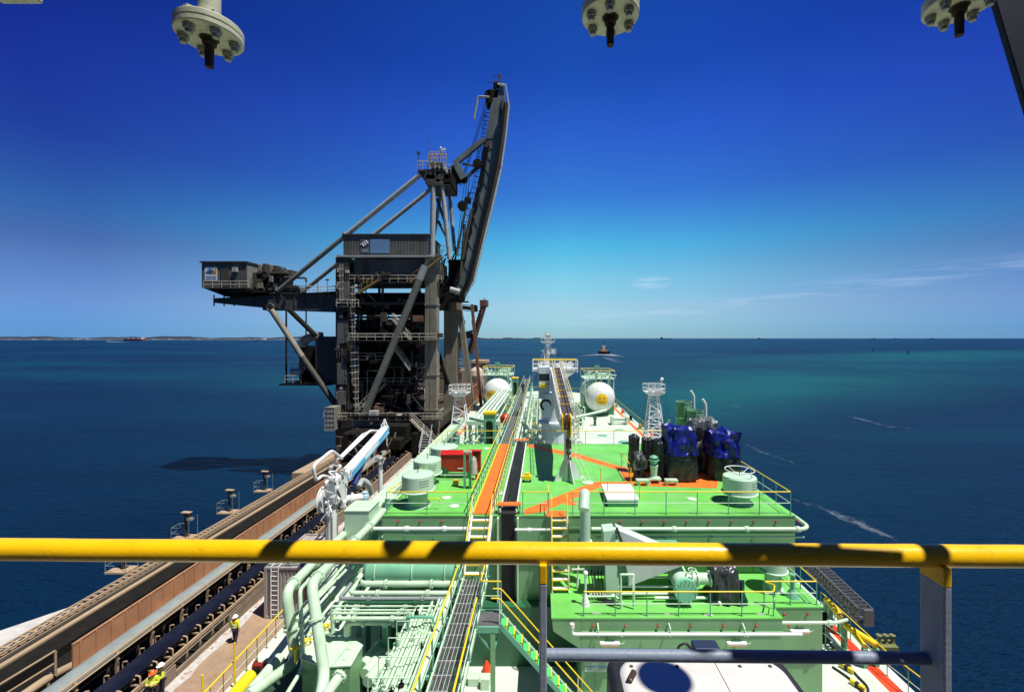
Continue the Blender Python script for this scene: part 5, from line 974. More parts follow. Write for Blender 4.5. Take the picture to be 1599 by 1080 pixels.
# generic port side clutter: bulkheads and pipes that fill the gap
for i, (x, z, r) in enumerate(((-9.9, 10.6, .12), (-10.5, 10.3, .16), (-11.2, 10.4, .10), (-12.2, 10.2, .12), (-12.7, 10.0, .08), (-9.3, 10.2, .10), (-8.6, 9.8, .14), (-7.9, 10.1, .08))):
    runpipe(('first', 'second', 'third', 'fourth', 'fifth', 'sixth', 'seventh', 'eighth')[i] + ' of the low lengthways pipes on the port deck under the stepped pipes', [(x, 21.5 + i * .3, z), (x, 60 if i < 5 else 27, z)], r, MINT, flanges=((0, .05), (0, .12), (0, .2)), n=12, group='low lengthways pipes on the port deck')
# ------------------------------------------------------------------ hose crane at the port side
t = thing('hose_crane', 'white and pale blue knuckle crane standing at the left ship side, arm pointing forward', 'crane', (-14.1, 31, DZ))
X0 = -14.1
def px3(px, py, X=X0): return at(px, py, X=X)
b = px3(518, 800); yb = b.y
m = MB(); m.lathe((X0, yb, 0), [(.55, DZ - 1), (.55, DZ + .2), (.36, DZ + .3), (.33, 13.2), (.5, 13.25), (.5, 13.5), (.3, 13.6)], 24); m.build('pedestal', WHITE, t)
m = MB()
for a in range(6): aa = a * math.pi / 3; m.pipe([(X0 + .42 * math.cos(aa), yb + .42 * math.sin(aa), DZ), (X0 + .40 * math.cos(aa), yb + .42 * math.sin(aa), 12.5)], .035, 6)
m.build('hydraulic_lines', LTMET, t)
m = MB(); m.prism([px3(514, 752) - V(.35, 0, 0), px3(528, 738) - V(.35, 0, 0), px3(536, 750) - V(.35, 0, 0), px3(533, 786) - V(.35, 0, 0), px3(517, 776) - V(.35, 0, 0)], (.7, 0, 0)); m.build('slew_head', WHITE, t, bevel=.03)
m = MB(); c = px3(506, 779, X0 - .5); m.lathe(c - V(.15, 0, 0), [(.1, 0), (.85, .02), (.85, .08), (.55, .1), (.55, .22), (.85, .24), (.85, .3), (.2, .32)], 28, (1, 0, 0), smooth=False); m.tube(c - V(.3, 0, 0), c + V(.5, 0, 0), .2, 14); m.build('hose_reel', WHITE, t)
a0, a1 = px3(538, 744), px3(602, 671)
m = MB(); m.bar(a0, a1, .62, .62); m.build('inner_boom', mat('white gloss boom paint', (.78, .82, .84), .35, var=.05), t, bevel=.03)
m = MB(); m.bar(a0 + V(.32, 0, -.24), a1 + V(.32, 0, -.24), .04, .16); m.bar(a0 + V(.318, .5, .05), a0.lerp(a1, .35) + V(.318, 0, -.02), .04, .3); m.bar(a0.lerp(a1, .7) + V(.318, 0, .0), a1 + V(.318, 0, .18), .04, .3); m.build('blue_trim', BLUEA, t)
m = MB(); m.bar(px3(552, 756), px3(572, 708), .34, .3); m.build('lift_cylinder', DBLUE, t, bevel=.02)
m = MB(); m.bar(a0 + V(0, -.1, .36), a1 + V(0, 0, .36), .5, .05); m.build('boom_cover', WHITE, t)
m = MB(); T = [px3(x, y, X0 - .75) for x, y in ((533, 714), (578, 672), (590, 673), (600, 668))]; m.pipe(T, .10, 8, bend=.3); T2 = [px3(x, y, X0 - 1.3) for x, y in ((522, 722), (566, 678), (582, 672))]; m.pipe(T2, .09, 8, bend=.3)
for k in range(7): m.tube(T[0].lerp(T[1], k / 6), T2[0].lerp(T2[1], k / 6), .055, 6)
m.build('tube_frame', WHITE, t)
m = MB(); m.pipe([px3(x, y, X0 - 1.1) for x, y in ((534, 716), (518, 703), (489, 727), (493, 751), (503, 742), (514, 745))], .11, 10, bend=.35); m.build('hose_guide', WHITE, t)
m = MB(); p = px3(600, 668); m.bar(p, p + V(0, .1, .8), .14); m.bar(p + V(-.3, 0, .1), p + V(0, .1, .8), .08); m.bar(p + V(.3, 0, .1), p + V(0, .1, .8), .08); m.pipe([p, p + V(.2, .1, -.4), p + V(.2, .1, -1.6)], .05, 6); m.build('boom_tip', WHITE, t)
for k, (x, y, r) in enumerate(((524, 742, .22), (516, 730, .18), (530, 728, .16), (540, 760, .2), (548, 770, .16))): MB().sphere(px3(x, y, X0 - .2 * k % .5), r, 10).build('joint', (WHITE, LTMET)[k % 2], t)
hr = random.Random(9)
for k in range(22):
    a = px3(hr.uniform(508, 545), hr.uniform(725, 800), X0 + hr.uniform(-.5, .5)); m = MB(); m.pipe([a, a + V(hr.uniform(-.4, .4), hr.uniform(-.3, .6), hr.uniform(-.5, .5)), a + V(hr.uniform(-.5, .5), hr.uniform(-.2, .9), hr.uniform(-1.1, .4))], hr.uniform(.03, .07), 6, bend=.2); m.build('hose', (LTMET, WHITE, BLK)[k % 3], t)
for k in range(9): a = px3(hr.uniform(512, 540), hr.uniform(735, 790), X0 + .3); MB().cb(a, (.3, hr.uniform(.2, .6), hr.uniform(.2, .5))).build('valve_block', (WHITE, LTMET)[k % 2], t, bevel=.03)
m = MB(); m.pipe([px3(560, 760, -13.6), px3(566, 748, -13.6), px3(576, 755, -13.2), px3(580, 770, -13.2)], .2, 12, bend=.5); m.build('hose_elbow', LTMET, t)
p = px3(570, 775, -12.8); t = thing('hose_coupling', 'pale blue bulbous hose coupling beside the white crane', 'coupling', p); MB().lathe(p + V(0, 0, -.35), [(.1, 0), (.26, .08), (.30, .3), (.26, .5), (.16, .6), (.22, .61), (.22, .7), (.1, .72)], 18).build('body', mat('pale blue coupling', (.35, .52, .62), .4), t); m = MB(); m.tube(p + V(-1.2, -.3, -.1), p, .28, 14); m.lathe(p + V(-.9, -.2, -.08), [(.28, 0), (.42, .01), (.42, .1), (.28, .11)], 16, (1, .2, 0)); m.build('inlet', WHITE, t)
p = at(594, 764, Z=DZ + 1); t = thing('fire_monitor', 'slim white post with a monitor head on the ship side beyond the white crane', 'monitor', p)
m = MB(); m.lathe((p.x, p.y, 0), [(.22, DZ), (.2, DZ + 3.4), (.3, DZ + 3.5), (.3, DZ + 3.7)], 14); m.build('post', WHITE, t); m = MB(); q = V(p.x, p.y, DZ + 3.9); m.sphere(q, .3, 12); m.tube(q, q + V(.5, -.3, .15), .12, 10); m.tube(q, q + V(-.45, .1, .05), .16, 10); m.ring(q + V(-.1, -.35, .1), .2, .03, (0, 1, 0)); m.build('head', LTMET, t)
# ------------------------------------------------------------------ lattice light towers
for px, Yd, lab, lamp in ((1021, 59, 'white lattice light tower on the right of the foredeck', True), (718, 58, 'white lattice light tower on the left of the foredeck beside the loader', False)):
    X = at(px, 600, Y=Yd).x; t = thing('light_tower', lab, 'tower', (X, Yd, FZ), 'white lattice light towers'); zt = 17.2
    lattice(MB(), (X, Yd, FZ), (X, Yd, zt), 2.5, 1.0, 9, .08, .045).build('lattice', WHITE, t)
    m = MB(); m.box(X - 1.2, X + 1.2, Yd - 1, Yd + 1, zt, zt + .14); m.prism([(X - 1.2, Yd - 1, zt), (X + 1.2, Yd - 1, zt), (X + .5, Yd - .5, zt - .45), (X - .5, Yd - .5, zt - .45)], (0, 2, 0)); m.build('platform', WHITE, t)
    m = MB()
    for z in (.55, 1.1): m.pipe([(X - 1.2, Yd - 1, zt + z), (X + 1.2, Yd - 1, zt + z), (X + 1.2, Yd + 1, zt + z), (X - 1.2, Yd + 1, zt + z), (X - 1.2, Yd - 1, zt + z)], .035, 6, bend=.01)
    for a in (-1.2, -.4, .4, 1.2):
        for b_2 in (-1, 1): m.tube((X + a, Yd + b_2, zt), (X + a, Yd + b_2, zt + 1.1), .035, 6)
    m.build('railing', WHITE, t)
    for a in (-.7, .1, .7): m = MB(); m.cb((X + a, Yd - .9, zt + .38), (.5, .3, .36)); m.build('floodlamp', WHITE, t, bevel=.04)
    if lamp: m = MB(); m.tube((X + 1.05, Yd, zt + 1.0), (X + 1.05, Yd, zt + 1.6), .06); m.sphere((X + 1.05, Yd, zt + 1.7), .25, 10); m.build('beacon', WHITE, t)
    m = MB()
    for a in (-1.6, 1.7, 2.1, -1.2): m.tube((X + a * .75, Yd, zt), (X + a, Yd, FZ + 3), .015, 4)
    m.build('cables', BLK, t)
# ------------------------------------------------------------------ deck crane with its jib resting in the crutch
CY = 46.0; CXp = at(866, 640, Y=CY).x
t = thing('deck_crane', 'white deck crane whose long jib points back towards the bridge', 'crane', (CXp, CY, FZ)); BW = mat('blue white crane paint', (.62, .69, .72), .42, var=.06, dirt=(.35, .34, .28), dirtamt=.2, streak=True)
m = MB(); m.lathe((CXp, CY, 0), [(1.35, FZ - 4), (1.35, 15.6), (1.7, 15.65), (1.7, 15.85), (1.2, 15.9), (1.15, 18.0)], 32, smooth=True); m.build('pedestal', BW, t)
m = MB(); m.box(CXp - 1.1, CXp + .9, CY - 1.1, CY + 1.3, 16.4, 18.7); m.build('slew_house', BW, t, bevel=.05)
m = MB(); m.box(CXp - 1.65, CXp - .5, CY - .4, CY + 1.4, 18.2, 21.4); m.build('cab', BW, t, bevel=.05); m = MB(); m.box(CXp - 1.6, CXp - .55, CY - .42, CY - .405, 20.0, 20.7); m.build('cab_window', mat('dark window glass', (.03, .05, .07), .1), t)
m = MB(); m.cb((CXp - 1.15, CY - .6, 19.5), (.8, .3, .28)); m.build('yellow_panel', YEL, t)
m = MB(); m.ring((CXp - .9, CY - 1.0, 17.6), .5, .12, (0, 1, .2), n=20); m.build('hose_loop', BLK, t)
m = MB()
for s in (-.22, .22): m.tube((CXp - 1.9 + s, CY - 1.3, FZ), (CXp - 1.9 + s, CY - 1.3, 18.4), .035, 6)
for i in range(26): m.tube((CXp - 2.12, CY - 1.3, FZ + .3 + i * .32), (CXp - 1.68, CY - 1.3, FZ + .3 + i * .32), .02, 5)
m.build('ladder', WHITE, t)
j0 = at(868, 580, Y=CY - .3); j1 = at(884, 645, Y=27.4); j1b = V(j1.x, 27.4, 19.3)
m = MB(); w0, w1 = .55, .36
def sec(p, w, h0, h1): return [p + V(-w, 0, -h0), p + V(w, 0, -h0), p + V(w, 0, h1), p + V(-w, 0, h1)]
A = sec(V(j0.x, j0.y, 20.9), .55, 1.5, .35); Mi = sec(V(j0.x, j0.y, 20.9).lerp(j1b, .75) , .42, 1.1, .35); B_ = sec(j1b, .36, .35, .35)
m.add(A + Mi + B_, [(0, 3, 2, 1), (8, 9, 10, 11)] + [(i + o, (i + 1) % 4 + o, (i + 1) % 4 + o + 4, i + o + 4) for o in (0, 4) for i in range(4)]); m.build('jib', BW, t, bevel=.02)
ja = V(j0.x, j0.y, 21.27); jb = j1b + V(0, 0, .37)
m = MB(); m.bar(ja + V(.1, 0, .03), jb + V(.08, 0, .03), .62, .04); m.build('jib_walkway', mat('dark brown grating', (.06, .045, .04), .7), t)
for s in (-.42, .50):
    m = MB(); m.tube(ja + V(s, 0, 1.0), jb + V(s * .9, 0, 1.0), .03, 6); m.build('jib_top_rail', YEL, t); m = MB(); m.tube(ja + V(s, 0, .5), jb + V(s * .9, 0, .5), .018, 6)
    for k in range(13): p = (ja + V(s, 0, 0)).lerp(jb + V(s * .9, 0, 0), k / 12); m.tube(p, p + V(0, 0, 1.0), .022, 5)
    m.build('jib_rail_posts', WHITE, t)
m = MB(); 
for k in range(1, 8): p = ja.lerp(jb, k / 8); m.box(p.x - .3, p.x + .45, p.y - .04, p.y + .04, p.z + .055, p.z + .10)
m.build('battens', YEL, t)
m = MB()
for s in (-.12, .12): m.lathe(j1b + V(s - .05, -.5, .1), [(.1, 0), (.48, .01), (.42, .05), (.48, .09), (.1, .1)], 24, (1, 0, 0), smooth=False)
m.build('sheaves', mat('brown greasy sheave', (.20, .10, .03), .6), t)
m = MB(); m.prism([j1b + V(-.28, -.1, .45), j1b + V(-.28, -1.05, .35), j1b + V(-.28, -1.05, -.5), j1b + V(-.28, -.1, -.6)], (.06, 0, 0)); m.prism([j1b + V(.2, -.1, .45), j1b + V(.2, -1.05, .35), j1b + V(.2, -1.05, -.9), j1b + V(.2, -.1, -.8)], (.06, 0, 0)); m.build('head_plates', YEL, t)
m = MB(); hx, hy = j1b.x + .12, j1b.y - .55
for s in (-.05, .05): m.tube((hx + s, hy, j1b.z), (hx + s, hy, 18.2), .022, 5)
m.box(hx - .16, hx + .16, hy - .1, hy + .1, 17.7, 18.2); m.sphere((hx, hy, 17.45), .16, 8); m.pipe([(hx, hy, 17.4), (hx, hy, 17.1), (hx + .12, hy, 17.0), (hx + .12, hy, 17.2)], .04, 6)
for i in range(12): m.ring((hx, hy, 17.0 - .1 * i), .035, .014, (1, 0, 0) if i % 2 else (0, 1, 0), n=8, m=4)
m.build('hook_block', mat('dark chain steel', (.07, .05, .04), .5, metal=.3), t)
m = MB(); m.tube((CXp + .9, CY, 15.9), (CXp + 5.6, CY + 2, 16.6), .14, 10); m.build('hydraulic_boom', MINT, t)
# crutch
kx = at(889, 752, Z=B1Z); kx = V(1.62, 27.2, B1Z); t = thing('jib_crutch', 'tall pale post with flared gusset foot carrying the crane jib on the raised deck', 'crutch', kx)
m = MB(); m.lathe(kx, [(.30, 0), (.27, .5), (.23, 1.2), (.23, 3.0), (.31, 3.05), (.31, 3.12), (.21, 3.16), (.21, 4.0)], 22); m.build('post', BW, t)
m = MB()
for a in (20, 110, 200, 290):
    u = V(math.cos(R(a)), math.sin(R(a)), 0); s = V(-u.y, u.x, 0) * .02; m.prism([kx + u * .2 - s, kx + u * .95 - s, kx + u * .22 + V(0, 0, 1.35) - s], s * 2)
m.build('gussets', BW, t); m = MB(); m.box(kx.x - .5, kx.x + .5, kx.y - .16, kx.y + .16, B1Z + 3.55, B1Z + 3.62); m.box(kx.x - .5, kx.x - .43, kx.y - .16, kx.y + .16, B1Z + 3.62, B1Z + 4.1); m.box(kx.x + .43, kx.x + .5, kx.y - .16, kx.y + .16, B1Z + 3.62, B1Z + 4.1); m.build('cradle', BW, t)
t = thing('crutch_ladder', 'light ladder leaning at the right of the jib crutch with a round foot pad', 'ladder', kx + V(.9, 0, 0))
m = MB()
for s in (-.14, .14): m.tube((kx.x + .55 + s, kx.y - .2, B1Z + 1.5), (kx.x + .5 + s, kx.y - .2, B1Z + 4.4), .022, 6); m.tube((kx.x + .55 + s, kx.y - .2, B1Z + 1.5), (kx.x + 1.2 + s, kx.y - .5, B1Z + .05), .022, 6)
for i in range(12): z = B1Z + 1.5 + i * .25; m.tube((kx.x + .40, kx.y - .2, z), (kx.x + .70, kx.y - .2, z), .015, 5)
m.build('ladder', WHITE, t); m = MB(); m.lathe((kx.x + 1.15, kx.y - .55, B1Z), [(.34, .003), (.34, .05), (.28, .06)], 20); m.build('foot_pad', MINT, t)
# white platform and foremast
PY = 50.0; t = thing('crane_platform', 'wide white railed platform behind the deck crane', 'platform', (CXp, PY, FZ)); xa, xb = at(832, 570, Y=PY).x, at(901, 570, Y=PY).x; zf = 20.75
m = MB(); m.box(xa, xb, PY - .9, PY + 1.6, zf, zf + .22); m.prism([(xa, PY - .85, zf), (xb, PY - .85, zf), (xb - 1.5, PY - .85, zf - 1.0), (xa + 1.5, PY - .85, zf - .6)], (0, 2.0, 0)); m.build('floor', WHITE, t)
m = MB(); m.tube((CXp - .5, PY + .4, FZ), (CXp - .5, PY + .4, zf), .8, 16); m.build('column', BW, t)
m = MB(); m.tube((xa, PY - .9, zf + 1.15), (xb, PY - .9, zf + 1.15), .045, 6); m.tube((xa, PY + 1.6, zf + 1.15), (xb, PY + 1.6, zf + 1.15), .045, 6); m.build('top_rail', YEL, t)
m = MB()
for k in range(9):
    x = xa + (xb - xa) * k / 8
    for y in (PY - .9, PY + 1.6): m.tube((x, y, zf + .2), (x, y, zf + 1.15), .04, 5)
for y in (PY - .9, PY + 1.6): m.tube((xa, y, zf + .65), (xb, y, zf + .65), .03, 5)
for x in (xa, xb):
    for z in (.65, 1.15): m.tube((x, PY - .9, zf + z), (x, PY + 1.6, zf + z), .035, 5)
m.box(xb - .08, xb + .04, PY - 1, PY - .85, zf - .2, zf + 1.2); m.box(xa - .05, xa + .06, PY - 1, PY - .85, zf - .1, zf + 1.2)
m.build('railing', WHITE, t)
for x, z, sx in ((xa + 1.0, .5, .8), (CXp + .9, .5, 1.2), (CXp + 1.8, .45, .8), (CXp - .9, .7, .7)): m = MB(); m.cb((x, PY + .3, zf + .22 + z / 2), (sx, .8, z)); m.cb((x, PY + .1, zf + .3 + z), (sx * .5, .4, .3)); m.build('winch_box', WHITE, t, bevel=.04)
MY = 106.0; mx_ = at(855.5, 540, Y=MY).x; t = thing('foremast', 'white foremast on the bow with crow’s nest and radar platforms', 'mast', (mx_, MY, FZ)); t['label'] = 'white foremast on the bow with two small railed platforms against the sea'
zz = lambda y, Y=MY: CAMZ - (y - 528) * Y / 700
m = MB(); m.lathe((mx_, MY, 0), [(.75, FZ), (.52, 19), (.40, zz(532))], 16); m.lathe((mx_, MY, 0), [(.3, zz(532)), (.28, zz(521)), (.08, zz(520)), (.06, zz(515))], 10); m.build('pole', WHITE, t)
for z, w in ((zz(534), 1.55), (zz(528.5), 1.0), (zz(524), .7)):
    m = MB(); m.box(mx_ - w, mx_ + w, MY - .8, MY + .8, z, z + .16); m.prism([(mx_ - w, MY - .7, z), (mx_ + w, MY - .7, z), (mx_ + .3, MY - .7, z - .7), (mx_ - .3, MY - .7, z - .7)], (0, 1.4, 0))
    for k in range(5): x = mx_ - w + 2 * w * k / 4; m.tube((x, MY - .8, z), (x, MY - .8, z + .9), .05, 5)
    m.bar((mx_ - w, MY - .8, z + .9), (mx_ + w, MY - .8, z + .9), .08); m.build('platform', WHITE, t)
m = MB(); z = zz(552); m.box(mx_ + .4, mx_ + 1.9, MY - .7, MY + .7, z, z + .12)
for k in range(4): m.tube((mx_ + .5 + k * .46, MY - .7, z), (mx_ + .5 + k * .46, MY - .7, z + 1.1), .05, 5)
m.bar((mx_ + .4, MY - .7, z + 1.1), (mx_ + 1.9, MY - .7, z + 1.1), .09); m.bar((mx_ + .4, MY - .7, z + .6), (mx_ + 1.9, MY - .7, z + .6), .07); m.cb((mx_ + 1.2, MY, z + .6), (.7, .5, .7)); m.build('lamp_platform', WHITE, t)
m = MB(); m.pipe([(mx_ - .8, MY, FZ), (mx_ - .8, MY, zz(550)), (mx_ - 1.1, MY, zz(546)), (mx_ - 1.5, MY, zz(547))], .22, 10, bend=.5); m.build('vent_pipe', WHITE, t)
m = MB()
for s, dy in ((-6, -8), (6, -8), (-5, 6), (5, 6)): m.tube((mx_, MY, zz(532)), (mx_ + s, MY + dy, FZ), .03, 4)
m.build('stays', LTMET, t)
for dx in (-4.5, -3.2, 3.0, 4.4): 
    pass
# ------------------------------------------------------------------ deck tanks with painted faces
for cx_, cy_, Yd, dpx, lab, face in ((937, 620, 83, 46, 'white ended deck tank with a smiling yellow face, right of the crane', (940, 624)), (776, 612, 86, 42, 'white ended deck tank with a smiling yellow face, left, half hidden by pale pipes', (768, 618))):
    c = at(cx_, cy_, Y=Yd); r = dpx * Yd / 700 / 2; t = thing('deck_tank', lab, 'tank', (c.x, Yd, FZ), 'deck tanks with painted faces')
    prof = [(.02, -r * .82)] + [(r * math.sin(a * math.pi / 16), -r * .82 * math.cos(a * math.pi / 16)) for a in range(1, 9)]
    TW = mat('white tank paint', (.70, .75, .70), .45, var=.06, rustamt=.45, dirt=(.38, .42, .34), dirtamt=.45, dscale=1.2, streak=True)
    m = MB(); m.lathe((c.x, Yd, c.z), prof, 40, (0, 1, 0)); m.build('domed_end', TW, t)
    m = MB(); m.lathe((c.x, Yd, c.z), [(r, .003), (r, 11), (r * .7, 13), (.1, 13.8)], 40, (0, 1, 0)); m.build('shell', mat('pale green tank shell', (.52, .66, .56), .45), t)
    # painted face laid on the dome
    f = at(face[0], face[1], Y=Yd - r * .8); fx, fz, fr = f.x - c.x, f.z - c.z, r * .40
    def on(dx, dz, off):
        x, z = fx + dx, fz + dz; q = max(0, 1 - (x * x + z * z) / (r * r)); return (c.x + x, Yd - r * .82 * math.sqrt(q) - off, c.z + z)
    def disc(ddx, ddz, rr, off, rings=4, n=28, sz=1.0):
        m = MB(); vs = [on(ddx, ddz, off)]
        for i in range(1, rings + 1):
            for k in range(n): a = 2 * math.pi * k / n; vs.append(on(ddx + rr * i / rings * math.cos(a), ddz + rr * sz * i / rings * math.sin(a), off))
        fs = [(0, 1 + (k + 1) % n, 1 + k) for k in range(n)] + [(1 + i * n + k, 1 + i * n + (k + 1) % n, 1 + (i + 1) * n + (k + 1) % n, 1 + (i + 1) * n + k) for i in range(rings - 1) for k in range(n)]
        m.add(vs, fs, True); return m
    fo = disc(0, 0, fr, .012, 6).build('painted_face', mat('sunflower yellow paint', (.85, .52, .01), .45, var=.03), t); INK = mat('black face paint', (.03, .02, .015), .5)
    for s in (-1, 1): disc(s * fr * .34, fr * .26, fr * .11, .02, 2, 14, 1.5).build('eye', INK, fo)
    m = MB(); vs = []
    for i in range(15):
        a = math.pi * (1.18 + .64 * i / 14); vs += [on(fr * .60 * math.cos(a), fr * .56 * math.sin(a) + .02, .02), on(fr * .50 * math.cos(a), fr * .45 * math.sin(a) + .02, .02)]
    m.add(vs, [(2 * i, 2 * i + 1, 2 * i + 3, 2 * i + 2) for i in range(14)]); m.build('mouth', INK, fo)
    MB().ring((c.x, Yd - .01, c.z), r * 1.002, .035, (0, 1, 0), n=48, m=4).build('weld_seam', MINT, t)
    m = MB()
    for y in (Yd + .8, Yd + 5, Yd + 9): m.prism([(c.x - r * 1.0, y, FZ), (c.x + r * 1.0, y, FZ), (c.x + r * 1.0, y, c.z - .3), (c.x + r * .8, y, c.z - r * .62), (c.x + r * .3, y, c.z - r * .95), (c.x - r * .3, y, c.z - r * .95), (c.x - r * .8, y, c.z - r * .62), (c.x - r * 1.0, y, c.z - .3)], (0, .35, 0))
    m.box(c.x - r * 1.05, c.x - r * .98, Yd + .8, Yd + 9.4, FZ, c.z - .2); m.build('saddle', mat('deep green saddle', (.05, .22, .11), .5), t)
    pz = c.z + r + .5; m = MB(); m.box(c.x - 2.9, c.x + 2.9, Yd + 1, Yd + 8, pz, pz + .12); 
    for x in (-2.7, 2.7):
        for y in (1.2, 7.8): m.tube((c.x + x, Yd + y, FZ), (c.x + x, Yd + y, pz), .1, 6)
    m.build('top_platform', MINT, t)
    m = MB(); m.pipe([(c.x - 2.9, Yd + 1, pz + 1.6), (c.x + 2.9, Yd + 1, pz + 1.6), (c.x + 2.9, Yd + 8, pz + 1.6), (c.x - 2.9, Yd + 8, pz + 1.6), (c.x - 2.9, Yd + 1, pz + 1.6)], .06, 6, bend=.1); m.build('top_rail', YEL, t)
    m = MB()
    for k in range(8): x = c.x - 2.9 + 5.8 * k / 7; m.tube((x, Yd + 1, pz), (x, Yd + 1, pz + 1.6), .04, 5); m.tube((x, Yd + 8, pz), (x, Yd + 8, pz + 1.6), .04, 5)
    m.tube((c.x - 2.9, Yd + 1, pz + .8), (c.x + 2.9, Yd + 1, pz + .8), .035, 5); m.build('railing', MINT, t)
    rr = random.Random(cx_)
    for k in range(12):
        x = c.x + rr.uniform(-2.3, 2.3); y = Yd + rr.uniform(1.2, 5); m = MB(); m.pipe([(x, y, c.z + r * .7), (x, y, pz + rr.uniform(.4, 1.5)), (x + rr.uniform(-1.4, 1.4), y, pz + rr.uniform(.3, 1.4))], rr.uniform(.07, .16), 8, bend=.3); m.ring((x, y - .2, pz + .7), .22, .04, (0, 1, 0), n=12, m=4); m.build('dome_pipe', MINT, t)
    m = MB(); m.cb((c.x - .2, Yd + 3, pz + 2.1), (.9, .6, .8)); m.tube((c.x - .2, Yd + 3, pz), (c.x - .2, Yd + 3, pz + 1.8), .12); m.build('junction_box', STEELG, t)
# shelters on the far walkway
for px, Yd, lab in ((765, 37.6, 'nearer green cabinet with a yellow roof and dark arched opening beside the far walkway'), (804.5, 70.5, 'farther green cabinet with a yellow roof near the workers on the far walkway')):
    X = at(px, 600, Y=Yd).x; z0 = B1Z - .05; t = thing('walkway_cabinet', lab, 'cabinet', (X, Yd, z0), 'yellow roofed cabinets on the far walkway')
    w, h = .47, 2.3; ar = [(X + w * .62 * math.cos(a), z0 + 1.5 + w * .7 * math.sin(a)) for a in [math.pi * k / 10 for k in range(11)]]
    prof = [(X + w, z0 - .3), (X + w, z0 + h), (X - w, z0 + h), (X - w, z0 - .3), (X - w * .62, z0 - .3)] + ar[::-1] + [(X + w * .62, z0 - .3)]
    m = MB(); m.prism([(x, Yd - .45, z) for x, z in prof], (0, .12, 0)); m.box(X - w, X + w, Yd - .32, Yd + .45, z0 - .3, z0 + h - .004); m.cur = 0; m.build('housing', STEELG, t)
    m = MB(); m.box(X - w * .6, X + w * .6, Yd - .335, Yd - .325, z0 - .2, z0 + 1.75); m.build('opening', mat('painted opening shade', (.01, .03, .02), .7), t)  # dark sheet, the shade inside the opening put into its colour
    m = MB(); m.prism([(X - w * 1.12, Yd - .52, z0 + h + .002), (X + w * 1.12, Yd - .52, z0 + h + .002), (X + w * 1.12, Yd - .52, z0 + h + .25), (X - w * 1.12, Yd - .52, z0 + h + .25)], (0, 1.02, 0)); m.build('roof', YEL, t, bevel=.05)
# foredeck pipe racks
rr = random.Random(21)
for i in range(10):
    x = -4.2 - i * .42; z = 14.2 - (i % 3) * .5 - i * .08; r = rr.choice((.09, .12, .16, .22))
    ids = ('nearest the walkway', 'second from the walkway', 'third from the walkway', 'fourth from the walkway', 'fifth from the walkway', 'sixth from the walkway', 'seventh from the walkway', 'eighth from the walkway', 'ninth from the walkway', 'outermost, farthest from the walkway')[i]
    runpipe('foredeck rack pipe left of the far walkway, ' + ids, [(x, 39 + rr.random() * 4, z - 2), (x, 39 + rr.random() * 4, z), (x, 84 - i * 1.5, z), (x - .5, 85 - i * 1.5, z - 2)], r, MINT, flanges=((1, rr.random()), (1, rr.random())), n=8, group='foredeck rack pipes left of the far walkway')
for i in range(6):
    x = -1.7 + i * .38; z = 14.0 - (i % 3) * .55
    runpipe('foredeck rack pipe right of the far walkway, ' + ('first', 'second', 'third', 'fourth', 'fifth', 'sixth')[i] + ' from it', [(x, 38 + rr.random() * 3, z - 3), (x, 38.5 + rr.random() * 3, z), (x, 92 - i * 3, z)], rr.choice((.07, .1, .14)), MINT, flanges=((1, .2), (1, .5)), n=8, group='foredeck rack pipes right of the far walkway')
t = thing('foredeck_rack', 'mint steel frames carrying the foredeck pipes left of the walkway', 'rack', (-6, 40, FZ))
for y in range(41, 86, 4): m = MB(); m.box(-8.4, -3.6, y, y + .16, 12.9, 13.05); m.box(-8.4, -8.2, y, y + .16, FZ, 14.6); m.box(-3.8, -3.6, y, y + .16, FZ, 15.4); m.box(-6.1, -5.95, y, y + .16, FZ, 12.9); m.build('frame', STEELG if y % 8 else MINT, t)
t = thing('foredeck_rack', 'mint frames and valve clusters between the far walkway and the crane pedestal', 'rack', (-.8, 40, FZ))
for y in range(39, 92, 4): m = MB(); m.box(-1.9, 1.0 if y > 52 else .2, y, y + .14, 12.7, 12.85); m.box(-1.9, -1.75, y, y + .14, FZ, 15.4); m.box(.05, .2, y, y + .14, FZ, 14.4); m.build('frame', MINT, t)
t = thing('pipe_bridge', 'bright pale pipe bridge slanting from the left tank towards the nearer cabinet', 'pipe bridge', (-7, 50, FZ))
a, b_ = at(755, 654, Y=49), at(792, 607, Y=76)
for k in range(5): MB().tube(a + V(-1.2 + k * .5, 0, 0), b_ + V(-1.2 + k * .5, 0, 0), .16, 10).build('pipe', (MINT, WHITE)[k % 2], t)
m = MB(); m.box(a.x - 1.8, a.x + 1.8, a.y - .6, a.y + .5, a.z - .55, a.z - .15); m.box(b_.x - 1.6, b_.x + 1.4, b_.y - .3, b_.y + .3, b_.z - .5, b_.z - .15); m.build('head_beam', MINT, t)
m = MB()
for x in (-1.5, -.5, .5, 1.5): m.box(a.x + x - .08, a.x + x + .08, a.y - .3, a.y - .1, FZ, a.z - .5)
m.bar((a.x - 1.5, a.y - .2, FZ), (a.x + 1.5, a.y - .2, a.z - .6), .1); m.build('trestle', STEELG, t)
m = MB(); m.bar(at(735, 652, Y=46), at(770, 660, Y=44), .5, .3); tag(m.build('pipe_cover', MINT, bevel=.03), 'short mint cover beam in front of the pipe bridge trestle', 'beam')
p = at(789, 655, Y=52); t = thing('red_cabinet', 'small round topped red box on the left edge of the far walkway', 'box', p); m = MB(); m.lathe(p + V(0, 0, -.3), [(.55, 0), (.6, .1), (.6, .7), (.35, .95), (.05, 1.0)], 16); m.build('body', RED, t); MB().cb(p + V(0, 0, -1.0), (.5, .5, 1.3)).build('stand', DKRED, t)
